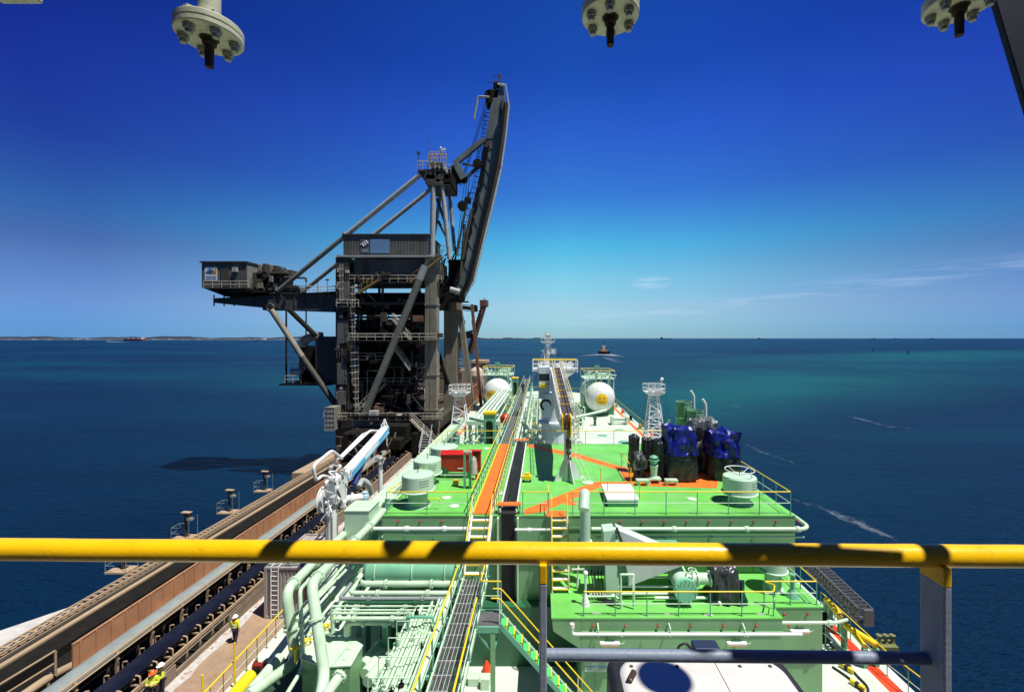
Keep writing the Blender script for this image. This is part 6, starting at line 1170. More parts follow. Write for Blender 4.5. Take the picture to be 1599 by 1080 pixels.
# valve and fitting clutter on the foredeck
lab1 = ['beside the crane pedestal', 'near the far walkway', 'between crane and walkway', 'close to the right tank', 'left of the rack', 'behind the raised deck edge']
cl = {}
clus = [(-1.2, 41, 3.4), (-.4, 44, 3.6), (-1.0, 48, 3.2), (.2, 52, 3.4), (-1.2, 56, 3.4), (-.2, 61, 3.6), (-1.0, 67, 3.5), (-.6, 75, 3.6), (-5, 43, 3.4), (-6.5, 47, 3.0), (-5.2, 55, 3.8), (-6.2, 63, 3.5), (-5.0, 72, 4.2), (-4.6, 80, 4.6), (3.6, 56, 2.2), (5.2, 68, 2.8), (6.0, 75, 3.2), (4.6, 80, 4.2), (5.4, 48, 1.2)]
names = ['first', 'second', 'third', 'fourth', 'fifth', 'sixth', 'seventh', 'eighth']
cnt = {'r': 0, 'l': 0, 'c': 0}
for i, (x, y, h) in enumerate(clus):
    side = 'r' if -2 < x < 1 else ('l' if x < -2 else 'c'); cnt[side] += 1
    lab = names[cnt[side] - 1] + {'r': ' valve cluster going forward, right of the far walkway', 'l': ' valve cluster going forward, left of the far walkway', 'c': ' valve cluster going forward, right of the crane pedestal'}[side]
    t = thing('valve_cluster', lab, 'valves', (x, y, FZ), 'pale valve clusters on the foredeck'); nn = 6
    for k in range(nn):
        xx, yy = x + rr.uniform(-.9, .9), y + rr.uniform(-1.4, 1.4); z1 = FZ + h * rr.uniform(.6, 1.15); m = MB(); m.pipe([(xx, yy, FZ), (xx, yy, z1), (xx + rr.choice((-.8, .8)), yy + rr.uniform(-.5, .5), z1 + rr.uniform(-.1, .1)), (xx + rr.choice((-.8, .8)), yy, FZ + .5)], rr.uniform(.05, .13), 8, bend=.2)
        m.lathe((xx, yy, z1 - .9), [(.1, 0), (.24, .02), (.24, .08), (.12, .1), (.12, .3), (.24, .32), (.24, .38), (.1, .4)], 12); m.build('pipework', rr.choice((MINT, MINT, PALE, WHITE)), t)
        m = MB(); m.ring((xx, yy, z1 + .25), .2, .028, n=14, m=4); m.tube((xx, yy, z1), (xx, yy, z1 + .25), .03, 5); m.build('handwheel', rr.choice((YEL, MINT, STEELG, YEL)), t)
        m = MB(); m.cb((xx + .3, yy - .2, z1 - .5 - rr.random()), (.3, .3, .4)); m.build('actuator', rr.choice((STEELG, MINT, DKGRN, YEL)), t)
for i, (x, y, z, w) in enumerate(((3.1, 44, 10.2, .14), (3.6, 44, 10.2, .14), (4.1, 43, 10.25, .12), (4.6, 43, 10.2, .14), (5.2, 42, 10.2, .1))):
    runpipe(('first', 'second', 'third', 'fourth', 'fifth')[i] + ' low slanting pipe on the pale deck right of the crane pedestal', [(x, 37.5, z), (x + 1.2, y + 6, z), (x + 1.0, y + 18, z)], w, MINT, n=8, group='low slanting pipes right of the crane pedestal')
t = thing('deck_winch', 'pale mooring winch frame on the right foredeck', 'winch', (11, 58, FZ)); p = at(968, 662, Z=FZ); q = p
m = MB(); m.box(q.x - 1.5, q.x - 1.1, q.y - .8, q.y + .8, FZ, FZ + 1.3); m.box(q.x + .9, q.x + 1.3, q.y - .8, q.y + .8, FZ, FZ + 1.3); m.box(q.x - 1.0, q.x + .8, q.y - .7, q.y - .5, FZ + .4, FZ + .6); m.build('frame', MINT, t, bevel=.04); MB().tube((q.x - 1.1, q.y, FZ + .9), (q.x + .9, q.y, FZ + .9), .28, 16).build('drum', PALE, t)
t = thing('hydrant', 'tiny green hydrant post on the pale foredeck', 'hydrant', at(929, 664, Z=FZ)); p = at(929, 664, Z=FZ); m = MB(); m.lathe(p, [(.25, 0), (.2, 1.0), (.32, 1.05), (.32, 1.4), (.1, 1.5)], 10); m.build('body', DKGRN, t)
p = at(1021 + 45, 690, Y=44); 
for i, (px, py, Yd) in enumerate(((1045, 655, 47), )): q = at(px, py, Y=Yd); m = MB(); m.box(q.x - .12, q.x + .12, q.y, q.y + .2, FZ, q.z); tag(m.build('deck_post', STEELG), 'sea green post behind the left blue tarpaulin', 'post')
def siderail(label, pts): return railing(label, pts, 1.15, step=3.0, low=STEELG, post=STEELG)
siderail('bulwark rail along the right side of the foredeck', [(XR - .2, 38, FZ), (XR - .2, 99, FZ)] + [(x, y, FZ) for x, y in outline(.3)[-11:-1][::-1]][1:])
siderail('bulwark rail along the left side of the foredeck', [(XL + .2, 38, FZ), (XL + .2, 98, FZ)] + [(x, y, FZ) for x, y in outline(.3)[2:11]])
for i in range(6):
    y = 56 + i * 7.5; t = thing('side_roller', ('nearest', 'second', 'third', 'fourth', 'fifth', 'farthest')[i] + ' dark mooring fitting inside the right foredeck rail', 'fitting', (15.6, y, FZ), 'mooring fittings inside the right foredeck rail'); m = MB()
    for k in (-.4, .4): m.lathe((15.7, y + k, FZ), [(.2, 0), (.16, .1), (.16, .6), (.24, .7)], 10)
    m.build('rollers', (BLKST, ORG, mat('ochre block', (.5, .30, .02)))[i % 3], t); MB().box(15.35, 16.05, y - .8, y + .8, FZ + .001, FZ + .06).build('base', STEELG, t)
# ------------------------------------------------------------------ ship loader on the jetty
YN, YF = 76.0, 91.0
def n(px, py, Y=YN): return at(px, py, Y=Y)
LD = thing('ship_loader', 'towering grey travelling ship loader with raised boom standing on the jetty', 'ship loader', (-26, 83, JZ))
def PT(mb, name, m, parent=None, bevel=0): return mb.build(name, m, parent or LD, bevel)
def fb(x0, x1, y0, y1, d=.0, Y=YN, D=1.0):
    """box whose front face spans the given photo rectangle at depth Y and runs back by D"""
    a = at(x0, y0, Y=Y); b = at(x1, y1, Y=Y); return MB().box(a.x, b.x, Y, Y + D, b.z, a.z)
# legs
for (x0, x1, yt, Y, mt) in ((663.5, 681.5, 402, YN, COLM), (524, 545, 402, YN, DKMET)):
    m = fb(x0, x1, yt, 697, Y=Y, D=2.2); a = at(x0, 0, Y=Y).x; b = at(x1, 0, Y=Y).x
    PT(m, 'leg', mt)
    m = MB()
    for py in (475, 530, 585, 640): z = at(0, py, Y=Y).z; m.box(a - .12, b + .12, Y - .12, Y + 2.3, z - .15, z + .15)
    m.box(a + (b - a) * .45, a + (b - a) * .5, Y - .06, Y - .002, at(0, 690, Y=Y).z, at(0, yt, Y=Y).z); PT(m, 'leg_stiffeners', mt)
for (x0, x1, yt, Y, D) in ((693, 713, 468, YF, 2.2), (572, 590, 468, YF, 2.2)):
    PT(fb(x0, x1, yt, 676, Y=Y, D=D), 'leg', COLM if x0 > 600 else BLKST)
m = MB(); m.bar(n(716, 470, YF + 1), n(738, 635, YF + 1), 1.0, 1.4); PT(m, 'rear_inclined_leg', COLM)
m = MB(); m.bar(n(737, 455 + 20, YF + 4), n(752, 640, YF + 4), .6, .6); PT(m, 'rear_brace', BROWN)
m = MB(); m.tube(n(664, 415, YN - 1), n(566, 655, YN - 1), .60, 20); PT(m, 'diagonal_tube', mat('mid grey tube paint', (.15, .16, .135), .55, var=.15, dirt=(.06, .055, .04), dirtamt=.4))
m = MB(); m.tube(n(664, 415, YN - 1), n(655, 437, YN - 1), .62, 20); PT(m, 'diagonal_tube_cap', LTMET)
m = MB(); m.tube(n(661, 425, YF), n(580, 640, YF), .6, 12); m.tube(n(650, 440, YF), n(700, 600, YF), .4, 10); PT(m, 'rear_diagonal_tube', BLKST)
# portal beams
def beam(x0, x1, y0, y1, Y=YN, D=1.4, mt=DKMET, nm='portal_beam'): return PT(fb(x0, x1, y0, y1, Y=Y, D=D), nm, mt)
beam(507, 684, 655, 668, YN - .6, 1.6, mat('worn grey beam', (.17, .165, .14), .6, dirt=(.06, .05, .04), dirtamt=.5)); beam(524, 690, 398, 401, YN - .3, 1.4, LTMET, 'top_pipe_beam')
beam(410, 700, 457, 484, YN + 5, 2.0, BLKST, 'boom_girder'); beam(545, 665, 484, 489, YN + 4, 6, BLKST, 'floor_plate'); beam(545, 690, 520, 527, YN + .4, 1.2); 
for x0 in (-32.9, -19.9):
    m = MB(); m.box(x0 - .6 if x0 < -25 else x0, x0 + 2.0, YN + 1.5, YF + 1.5, JZ + 3.2, JZ + 5.0); PT(m, 'sill_beam', DKMET)
    xx = x0 + (.7 if x0 < -25 else 1.1)
    for y in (YN - 2.5, YN + 2.6, YF - 2.2, YF + 3):
        o = MB(); o.box(xx - .7, xx + .7, y - 1.8, y + 1.8, JZ + .9, JZ + 2.0); o.box(xx - .5, xx + .5, y - .6, y + .6, JZ + 2.0, JZ + 3.3); bg_ = PT(o, 'bogie', DKMET)
        for dy in (-1.2, 0, 1.2): PT(MB().lathe((xx - .2, y + dy, JZ + .75), [(.1, 0), (.55, .01), (.5, .2), (.55, .39), (.1, .4)], 18, (1, 0, 0)), 'wheel', BLKST, bg_)
# machinery house with emblem and panel
hs = fb(536, 669, 367, 397, Y=YN + .6, D=9); ho = PT(hs, 'machinery_house', CORR)
a, b = n(536, 367, YN + .6), n(669, 367, YN + .6); m = MB(); m.box(a.x - .15, b.x + .15, YN + .4, YN + 10, a.z, a.z + .18); PT(m, 'house_roof', DKMET)
pn = fb(578, 608, 373.5, 395, Y=YN + .52, D=.07); PT(pn, 'sky_blue_panel', mat('glossy pale blue panel', (.13, .24, .40), .18, var=.05), ho)
lg = fb(562.5, 577, 373.5, 395, Y=YN + .54, D=.05); lo = PT(lg, 'sign_board', mat('slate sign board', (.07, .085, .10), .5), ho)
lc = n(569.6, 380.5, YN + .5); EM = mat('white emblem paint', (.72, .75, .75), .5); u = 1.45 / 12
m = MB()
for k in range(3):     # three rounded hooks rising diagonally to the right
    ox, oz = (k - 1) * .42, (k - 1) * .30
    pts = [(-.42, .10), (-.22, .30), (.02, .22), (.02, -.08), (.22, -.22), (.38, -.08)]
    m.pipe([(lc.x + ox * .8 + x * .8, YN + .5, lc.z + oz * .8 + z * .85) for x, z in pts], .075, 6, bend=.14)
PT(m, 'emblem', EM, lo)
def lettering(txt, size, center, mt, parent, name='lettering', rot=(R(90), 0, 0), depth=.01):
    c = bpy.data.curves.new(name, 'FONT'); c.body = txt; c.size = size; c.extrude = depth; c.align_x = 'CENTER'; c.align_y = 'CENTER'
    o = bpy.data.objects.new(name, c); col.objects.link(o); bpy.context.view_layer.update(); dg = bpy.context.evaluated_depsgraph_get(); me = bpy.data.meshes.new_from_object(o.evaluated_get(dg)); bpy.data.objects.remove(o)
    me.materials.clear(); me.materials.append(mt); ob = bpy.data.objects.new(name, me); col.objects.link(ob); off = Vector(); p = parent
    while p is not None: off += p.location; p = p.parent
    ob.parent = parent; ob.location = Vector(center) - off; ob.rotation_euler = rot; return ob
p = n(569.6, 389.5, YN + .5); m = MB()
for r_i in range(2):
    for k in range(5): m.cb((p.x - .5 + k * .24 + .05 * r_i, YN + .52, p.z - r_i * .32), (.17, .03, .16))
PT(m, 'sign_text', mat('grey sign text', (.35, .38, .38), .5), lo)
PT(fb(527, 683, 405, 432, Y=YN + .9, D=8), 'lower_house', CORR)
PT(fb(536, 552, 410, 424, Y=YN + .8, D=.15), 'louvre', BLKST); PT(fb(566, 575, 408, 430, Y=YN + .8, D=.12), 'house_door', DKMET)
# platforms, handrails and stairs in front of the dark core
def hrail(m, x0, x1, py, Y, h=1.1, step=1.4, both=False):
    a = at(x0, py, Y=Y); b = at(x1, py, Y=Y); k = max(1, int((b.x - a.x) / step))
    for z in (h, h / 2): m.tube((a.x, Y, a.z + z), (b.x, Y, a.z + z), .045, 5)
    for i in range(k + 1): x = a.x + (b.x - a.x) * i / k; m.tube((x, Y, a.z), (x, Y, a.z + h), .045, 5)
RAILM = mat('dusty handrail', (.42, .40, .33), .6); RAILO = mat('ochre handrail', (.24, .17, .05), .6)
for (x0, x1, py, Y, D, mt) in ((540, 690, 440, YN + .2, 1.2, RAILM), (545, 682, 531, YN - 1.4, 1.5, RAILM), (546, 600, 561, YN + 1, 1.5, RAILM), (505, 690, 655, YN - 2.0, 1.6, RAILM), (548, 640, 600, YN + 2, 2, RAILM), (470, 524, 457, YN + 3, 1.5, RAILM), (600, 660, 578, YN + 3, 1.5, RAILM), (690, 730, 470, YF - 2, 2, RAILM), (640, 690, 625, YN + 1, 1.5, RAILM), (548, 600, 640, YN, 1.5, RAILM), (525, 560, 478, YN - 1, 1.2, RAILM)):
    a = at(x0, py, Y=Y); b = at(x1, py, Y=Y); m = MB(); m.box(a.x, b.x, Y, Y + D, a.z - .15, a.z); PT(m, 'platform', BLKST if Y > YN + 2 else DKMET)  # deeper platforms take the near black shade tone
    m = MB(); hrail(m, x0, x1, py, Y + .05); PT(m, 'handrail', mt)
def flight(x0, y0, x1, y1, Y, w=1.0, mt=RAILM):
    a = at(x0, y0, Y=Y); b = at(x1, y1, Y=Y); m = MB()
    for s in (0, w): m.bar(a + V(0, s, 0), b + V(0, s, 0), .06, .25); m.tube(a + V(0, s, 1), b + V(0, s, 1), .045, 5)
    k = max(3, int((b - a).length / .35))
    for i in range(k): c = a.lerp(b, (i + .5) / k); m.cb(c + V(0, w / 2, 0), (.26, w, .05))
    for i in range(5):
        c = a.lerp(b, i / 4)
        for s in (0, w): m.tube(c + V(0, s, 0), c + V(0, s, 1), .04, 5)
    PT(m, 'stair_flight', mt)
flight(590, 437, 556, 458, YN - .6, mt=RAILO); flight(690, 400, 640, 440, YN - .7, mt=RAILO); flight(612, 498, 640, 530, YN - .6); flight(640, 655, 680, 695, YN - 3.0); flight(560, 640, 600, 600, YN + .2); flight(640, 578, 612, 540, YN + 1.2)
t = thing('access_ladder', 'pale steep ladder rising from the quay beside the near right leg of the loader', 'ladder', n(662, 700, YN - 4))
m = MB(); a, b = at(661, 708, Y=70), at(668, 672, Y=73)
for s in (-.7, .7): m.bar(a + V(s, 0, 0), b + V(s, 0, 0), .12, .2); m.tube(a + V(s, 0, 1), b + V(s, 0, 1), .05, 5)
for i in range(9): c = a.lerp(b, (i + .5) / 9); m.bar(c - V(.7, 0, 0), c + V(.7, 0, 0), .2, .06)
m.build('ladder', LTMET, t)
# caged ladders and cable trays on the left leg
for px, y0, y1 in ((552, 445, 600), (557, 540, 650), (533, 412, 470)):
    m = MB(); a = at(px, y0, Y=YN - .5); b = at(px, y1, Y=YN - .5)
    for s in (-.25, .25): m.tube((a.x + s, a.y, a.z), (a.x + s, a.y, b.z), .04, 5)
    z = b.z
    while z < a.z: m.tube((a.x - .25, a.y, z), (a.x + .25, a.y, z), .03, 4); z += .35
    z = b.z + 2
    while z < a.z: m.ring((a.x, a.y - .3, z), .45, .03, n=12, m=4); z += 1.1
    PT(m, 'caged_ladder', RAILM)
for (x0, x1, y0, y1) in ((526, 543, 500, 536), (526, 541, 567, 600), (529, 544, 440, 470), (527, 539, 610, 632)): PT(fb(x0, x1, y0, y1, Y=YN - .5, D=.6), 'cable_box', mat('ribbed grey box', (.10, .105, .09), .6, dirt=(.05, .045, .03), dirtamt=.4), bevel=.05)
m = MB()
for k in range(6): a = at(526 + k * 3.2, 410, Y=YN - .3); b = at(526 + k * 3.2 + (k % 3), 650, Y=YN - .3); m.tube(a, b, .08, 6)
PT(m, 'vertical_cables', DKMET)
PT(fb(507, 522, 636, 672, Y=YN - 3, D=2.5), 'electrical_house', mat('panelled cream grey house', (.20, .195, .165), .6, dirt=(.09, .08, .05), dirtamt=.3), bevel=.04)
m = MB(); a = at(507, 636, Y=YN - 3.02); b = at(522, 672, Y=YN - 3.02)
for k in range(4): x = a.x + (b.x - a.x) * k / 3; m.bar((x, YN - 3.03, b.z), (x, YN - 3.03, a.z), .05)
for k in range(6): z = b.z + (a.z - b.z) * k / 5; m.bar((a.x, YN - 3.04, z), (b.x, YN - 3.04, z), .05)
PT(m, 'panel_frames', LTMET)
# core, its deep shade painted near black: ducts, hoppers, chutes, floors, bracing
core = random.Random(4)
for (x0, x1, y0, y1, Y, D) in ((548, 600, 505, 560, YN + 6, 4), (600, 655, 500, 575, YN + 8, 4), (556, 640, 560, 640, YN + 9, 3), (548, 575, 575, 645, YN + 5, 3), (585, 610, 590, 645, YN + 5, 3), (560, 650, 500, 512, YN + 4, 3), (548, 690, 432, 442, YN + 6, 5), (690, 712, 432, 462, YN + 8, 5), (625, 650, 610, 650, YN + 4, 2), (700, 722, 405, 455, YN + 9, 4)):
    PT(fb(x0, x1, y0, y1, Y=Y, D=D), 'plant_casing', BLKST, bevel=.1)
m = MB(); m.bar(n(560, 640, YN + 4), n(640, 520, YN + 6), 2.0, 1.2); PT(m, 'transfer_conveyor', BLKST)
m = MB(); m.bar(n(575, 650, YN + 3), n(650, 590, YN + 5), 1.6, .9); PT(m, 'transfer_conveyor', BROWN)
for k in range(34):
    Y = YN + core.uniform(1, 12); x = core.uniform(548, 656); y = core.uniform(440, 640); m = MB()
    if k % 3 == 0: m.bar(at(x, y, Y=Y), at(x, y + core.uniform(40, 110), Y=Y), .35, .35)
    elif k % 3 == 1: m.bar(at(x, y, Y=Y), at(min(670, x + core.uniform(20, 60)), y + core.uniform(-40, 40), Y=Y), .28, .28)
    else: m.bar(at(548, y, Y=Y), at(668, y, Y=Y), .3, .4)
    PT(m, 'bracing', (BLKST, DKMET, BLKST, DKMET, DKMET)[k % 5])
for k in range(10):
    Y = YN + core.uniform(0, 3); x = core.uniform(560, 650); y = core.uniform(500, 640); a = at(x, y, Y=Y); m = MB(); m.pipe([a, a + V(0, 0, -core.uniform(2, 5)), a + V(core.uniform(-2, 2), 0, -core.uniform(5, 7))], .14, 8, bend=.6); PT(m, 'pipework', DKMET)
for k in range(12): x = 548 + k * 9.5; a = at(x, 478 - (k % 3) * 4, Y=YN + 2); PT(MB().cb(a, (core.uniform(.5, 1.1), .8, core.uniform(.5, 1.6))), 'drive_unit', BLKST if k % 2 else DKMET, bevel=.05)
m = MB()
for k in range(40): x = core.uniform(556, 660); a = at(x, core.uniform(426, 442), Y=YN + core.uniform(-.2, 1.5)); m.cb(a, (core.uniform(.2, .9), .4, core.uniform(.2, .7)))
PT(m, 'spilled_clutter', DKMET)['kind'] = 'stuff'
for k in range(70):
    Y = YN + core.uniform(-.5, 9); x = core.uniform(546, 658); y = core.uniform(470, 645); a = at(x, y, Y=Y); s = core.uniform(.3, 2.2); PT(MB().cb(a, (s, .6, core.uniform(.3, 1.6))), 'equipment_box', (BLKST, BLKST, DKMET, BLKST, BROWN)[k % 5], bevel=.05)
for k in range(40):
    Y = YN + core.uniform(-.3, 6); x = core.uniform(546, 656); y = core.uniform(440, 640); a = at(x, y, Y=Y); m = MB(); m.pipe([a, a + V(core.uniform(-2.5, 2.5), 0, core.uniform(-.3, .3)), a + V(core.uniform(-2.5, 2.5), 0, -core.uniform(1, 4))], core.uniform(.05, .12), 6, bend=.3); PT(m, 'service_pipe', (DKMET, BLKST, RAILM)[k % 3])
for (x0, x1, py, Y) in ((550, 655, 480, 80), (550, 655, 512, 79), (556, 640, 546, 79), (556, 650, 585, 80), (560, 655, 618, 78)):
    m = MB(); hrail(m, x0, x1, py, Y, 1.1, 1.2); PT(m, 'handrail', DKMET)
for k in range(30):
    px = core.uniform(526, 545); py = core.uniform(415, 640); a = at(px, py, Y=YN - .25); PT(MB().cb(a, (core.uniform(.2, 1.0), .3, core.uniform(.15, 1.2))), 'leg_fitting', (DKMET, BLKST, RAILM)[k % 3])
# gear on the portal bottom platform
for (x, y, w, h, mt) in ((582, 648, 13, 13, LTMET), (560, 650, 8, 8, DKMET), (607, 650, 8, 12, DKMET), (622, 652, 7, 9, LTMET), (648, 650, 8, 8, DKMET), (535, 650, 8, 10, DKMET)): PT(fb(x - w / 2, x + w / 2, y - h / 2, y + h / 2 + 2, Y=YN - 1.6, D=1.1), 'motor_box', mt, bevel=.08)
# counterweight boom and house
m = MB(); a, b = at(337, 462, Y=80), at(524, 457, Y=80); m.prism([(a.x, 79.5, at(0, 466, Y=80).z), (b.x, 79.5, at(0, 455, Y=80).z), (b.x, 79.5, at(0, 486, Y=80).z), (at(440, 0, Y=80).x, 79.5, at(0, 483, Y=80).z), (a.x, 79.5, at(0, 473, Y=80).z)], (0, 5.0, 0)); PT(m, 'counterweight_boom', mat('dark boom paint', (.055, .055, .05), .6, var=.2))
m = MB()
for k in range(13): x = a.x + (b.x - a.x) * k / 12; m.box(x, x + .18, 79.38, 79.5, at(0, 478, Y=80).z, at(0, 461, Y=80).z)
m.box(a.x + 3, b.x, 79.3, 79.52, at(0, 459, Y=80).z, at(0, 457.5, Y=80).z); PT(m, 'boom_stiffeners', DKMET)
Yh = 77.5; hx0, hx1 = at(315, 0, Y=Yh).x, at(385, 0, Y=Yh).x; ht, hb_ = at(0, 410, Y=Yh).z, at(0, 449, Y=Yh).z
m = MB(); m.box(hx0, hx1, Yh, Yh + 7, hb_, ht); cw = PT(m, 'counterweight_house', CORR)
m = MB(); m.box(hx1 - .002, hx1 + .03, Yh + .02, Yh + 6.98, hb_ + .02, ht - .02); PT(m, 'end_cladding', CORRLIT, cw)
m = MB(); m.box(hx0 - .2, hx1 + .2, Yh - .25, Yh + 7.3, ht, ht + .22); PT(m, 'flat_roof', DKMET, cw)
m = MB(); m.prism([(hx0, Yh + .1, hb_), (hx1, Yh + .1, hb_), (at(410, 0, Y=Yh).x, Yh + .1, at(0, 456, Y=Yh).z), (at(352, 0, Y=Yh).x, Yh + .1, at(0, 463, Y=Yh).z)], (0, 6.5, 0)); PT(m, 'house_underside', BLKST)
sg = fb(319.5, 339, 416.5, 438, Y=Yh - .06, D=.05); so_ = PT(sg, 'sign_board', mat('white sign board', (.62, .66, .66), .5), cw)
def stripe(pts, mt): m = MB(); m.prism([at(x, y, Y=Yh - .065) for x, y in pts], (0, -.02, 0)); PT(m, 'emblem_stripe', mt, so_)
BL = mat('sign blue', (.05, .14, .36), .5); OY = mat('sign amber', (.75, .34, .03), .5)
stripe([(320.5, 426.5), (328, 418), (329.5, 418), (329.5, 423), (326, 427)], BL); stripe([(324.5, 427), (331.5, 419.5), (333, 421.5), (333, 424.5), (330, 427.5)], BL); stripe([(328.5, 427), (335.5, 419.5), (337.8, 418.5), (337.8, 424), (334.5, 427.5)], OY); stripe([(332.5, 427.3), (337.8, 423), (337.8, 427.5)], OY)
m = MB(); rr2 = random.Random(3)
for rw, yy in ((0, 431), (1, 434.3)):
    x = 321.5
    while x < 337: w = rr2.uniform(.7, 1.6); q0, q1 = at(x, yy, Y=Yh - .065), at(x + w, yy + 1.7, Y=Yh - .065); m.box(q0.x, q1.x, Yh - .085, Yh - .065, q1.z, q0.z); x += w + .6
PT(m, 'sign_text', BL, so_)
PT(fb(345, 357, 419, 447, Y=Yh - .1, D=.08), 'house_door', DKMET, cw); PT(fb(362, 369, 417, 424, Y=Yh - .5, D=.45), 'wall_unit', LTMET, cw)
m = MB(); hrail(m, 318, 388, 449, Yh - .9, 1.1); PT(m, 'handrail', RAILM); m = MB(); q = at(318, 449, Y=Yh - 1); q2 = at(388, 449, Y=Yh - 1); m.box(q.x, q2.x, Yh - 1, Yh, q.z - .15, q.z); PT(m, 'catwalk', DKMET)
for (x0, x1, y0, y1, Y, mt) in ((386, 400, 425, 457, 79, DKMET), (402, 408, 412, 424, 79, COLM), (409.5, 415, 411, 424, 79, DKMET), (418, 424, 413, 424, 80, COLM), (426, 432, 414, 424, 80, DKMET), (400, 448, 424, 428, 79, DKMET), (434, 455, 421, 428, 80, DKMET), (402, 412, 428, 457, 80, DKMET), (418, 430, 428, 455, 81, DKMET), (436, 444, 428, 455, 80, DKMET)):
    PT(fb(x0, x1, y0, y1, Y=Y, D=3), 'winch_machinery', mt, bevel=.12)
for (x, y, r) in ((452, 452, 1.0), (462, 454, .8), (425, 440, .9), (441, 441, .7)): PT(MB().lathe(at(x, y, Y=79.5), [(.1, 0), (r, .02), (r, .12), (r * .7, .14), (r * .7, 1.8), (r, 1.82), (r, 1.95), (.1, 2)], 22, (0, 1, 0)), 'rope_drum', DKMET)
for k in range(26):
    a = at(core.uniform(400, 460), core.uniform(418, 456), Y=78.5); m = MB(); m.cb(a, (core.uniform(.2, 1.2), .5, core.uniform(.2, 1.2))) if k % 2 else m.bar(a, a + V(core.uniform(-2, 2), 0, core.uniform(-1.6, 1.6)), .14); PT(m, 'winch_fitting', (DKMET, BLKST, COLM)[k % 3])
m = MB(); m.pipe([at(444, 433, Y=79), at(478, 434, Y=79), at(478, 440, Y=79)], .18, 8, bend=.2); m.tube(at(478, 437, Y=79), at(478, 457, Y=79), .06); PT(m, 'davit_arm', DKMET)
m = MB(); hrail(m, 455, 524, 457, 79.4, 1.2, 1.2); PT(m, 'handrail', RAILM)
for px in (496, 511): m = MB(); p = at(px, 457, Y=79.6); m.tube(p, p + V(0, 0, 2.2), .05, 5); m.cb(p + V(0, 0, 2.3), (.5, .3, .25)); PT(m, 'lamp_post', DKMET)
# suspended dust house under the boom
PT(fb(492, 525, 525, 600, Y=YN + 2, D=7), 'dust_house', mat('ribbed black cladding', (.03, .03, .032), .6, dirt=(.015, .014, .012), dirtamt=.4), bevel=.08)
PT(fb(466, 494, 540, 596, Y=YN + 4, D=4), 'fan_house', BLKST, bevel=.3)
m = MB(); m.pipe([at(472, 541, Y=YN + 2), at(476, 530, Y=YN + 2), at(488, 525, Y=YN + 2), at(504, 525, Y=YN + 3)], .75, 18, bend=1.2); PT(m, 'duct_elbow', mat('tan grey duct', (.24, .23, .19), .6, dirt=(.1, .09, .07)))
m = MB(); m.tube(at(455, 580, Y=YN + 2), at(472, 580, Y=YN + 2), .55, 14); PT(m, 'fan_motor', LTMET)
m = MB(); q = at(441, 598, Y=YN + 2); q2 = at(520, 598, Y=YN + 2); m.box(q.x, q2.x, YN + 1, YN + 7, q.z - .3, q.z); PT(m, 'hanging_platform', BLKST); m = MB(); hrail(m, 445, 470, 598, YN + 1.1, 1.3, 1.0); hrail(m, 456, 476, 578, YN + 2, 1.2, .9); PT(m, 'handrail', RAILM)
for x, y0, y1, r in ((447, 484, 598, .15), (478, 484, 526, .12)): PT(MB().tube(at(x, y0, Y=YN + 3), at(x, y1, Y=YN + 3), r, 8), 'hanger_rod', BLKST)
for (a, b, r) in (((424, 484), (472, 557), .5), ((452, 484), (493, 524), .42)): PT(MB().tube(at(*a, Y=YN + 1), at(*b, Y=YN + 1), r, 12), 'strut', COLM if a[0] < 430 else BLKST)
PT(MB().tube(at(472, 557, Y=YN + 1), at(530, 640, Y=YN + 1), .5, 12), 'strut', DKMET); PT(MB().ring(at(422, 480, Y=YN + 1), .6, .2, (0, 1, 0)), 'strut_joint', DKMET)
# stays from the mast head to the counterweight boom
for (a, b, Y, r) in (((656, 273), (433, 455), YN + 1, .42), ((672, 296), (472, 456), YN + 8, .38)):
    A_, B_2 = at(*a, Y=Y), at(*b, Y=Y); PT(MB().tube(A_, A_.lerp(B_2, .52), r, 14), 'back_stay', LTMET); PT(MB().tube(A_.lerp(B_2, .52), B_2, r * .92, 14), 'back_stay', mat('mid grey tube paint', (.15, .16, .135)))
PT(fb(534, 546, 362, 369, Y=YN + .9, D=.5), 'stay_joint', LTMET, bevel=.08)
# mast legs
for (a, b, Y, r) in (((677, 275), (675, 400), YN + 1, .46), ((689, 272), (702, 405), YN + 1, .38), ((701, 292), (710, 392), YN + 8, .34), ((690, 292), (672, 400), YN + 9, .35), ((684, 345), (700, 375), YN + 3, .25), ((682, 310), (696, 350), YN + 5, .25)):
    PT(MB().tube(at(*a, Y=Y), at(*b, Y=Y), r, 14), 'mast_leg', LTMET if r > .3 else DKMET)
m = MB(); a = at(698, 290, Y=YN + 4); b = at(698, 345, Y=YN + 4)
for s in (-.3, .3): m.tube((a.x + s, a.y, a.z), (a.x + s, a.y, b.z), .05, 5)
z = b.z
while z < a.z: m.tube((a.x - .3, a.y, z), (a.x + .3, a.y, z), .04, 4); m.ring((a.x, a.y - .35, z), .42, .04, n=10, m=4); z += .55
PT(m, 'mast_ladder', DBLUE)
for (x0, x1, y0, y1, D, mt) in ((652, 695, 264, 268, 8, DKMET), (662, 702, 272, 280, 7, DKMET), (666, 704, 284, 290, 6, DKMET), (672, 692, 252, 262, 5, LTMET), (664, 680, 268, 286, 5, DKMET), (692, 706, 270, 289, 5, BLKST)):
    PT(fb(x0, x1, y0, y1, Y=YN + .5, D=D), 'mast_head', mt, bevel=.1)
m = MB(); hrail(m, 652, 676, 264, YN + .6, 1.4, .8); hrail(m, 652, 676, 264, YN + 8, 1.4, .8); hrail(m, 690, 704, 270, YN + .6, 1.4, .7); PT(m, 'mast_head_railing', RAILM)
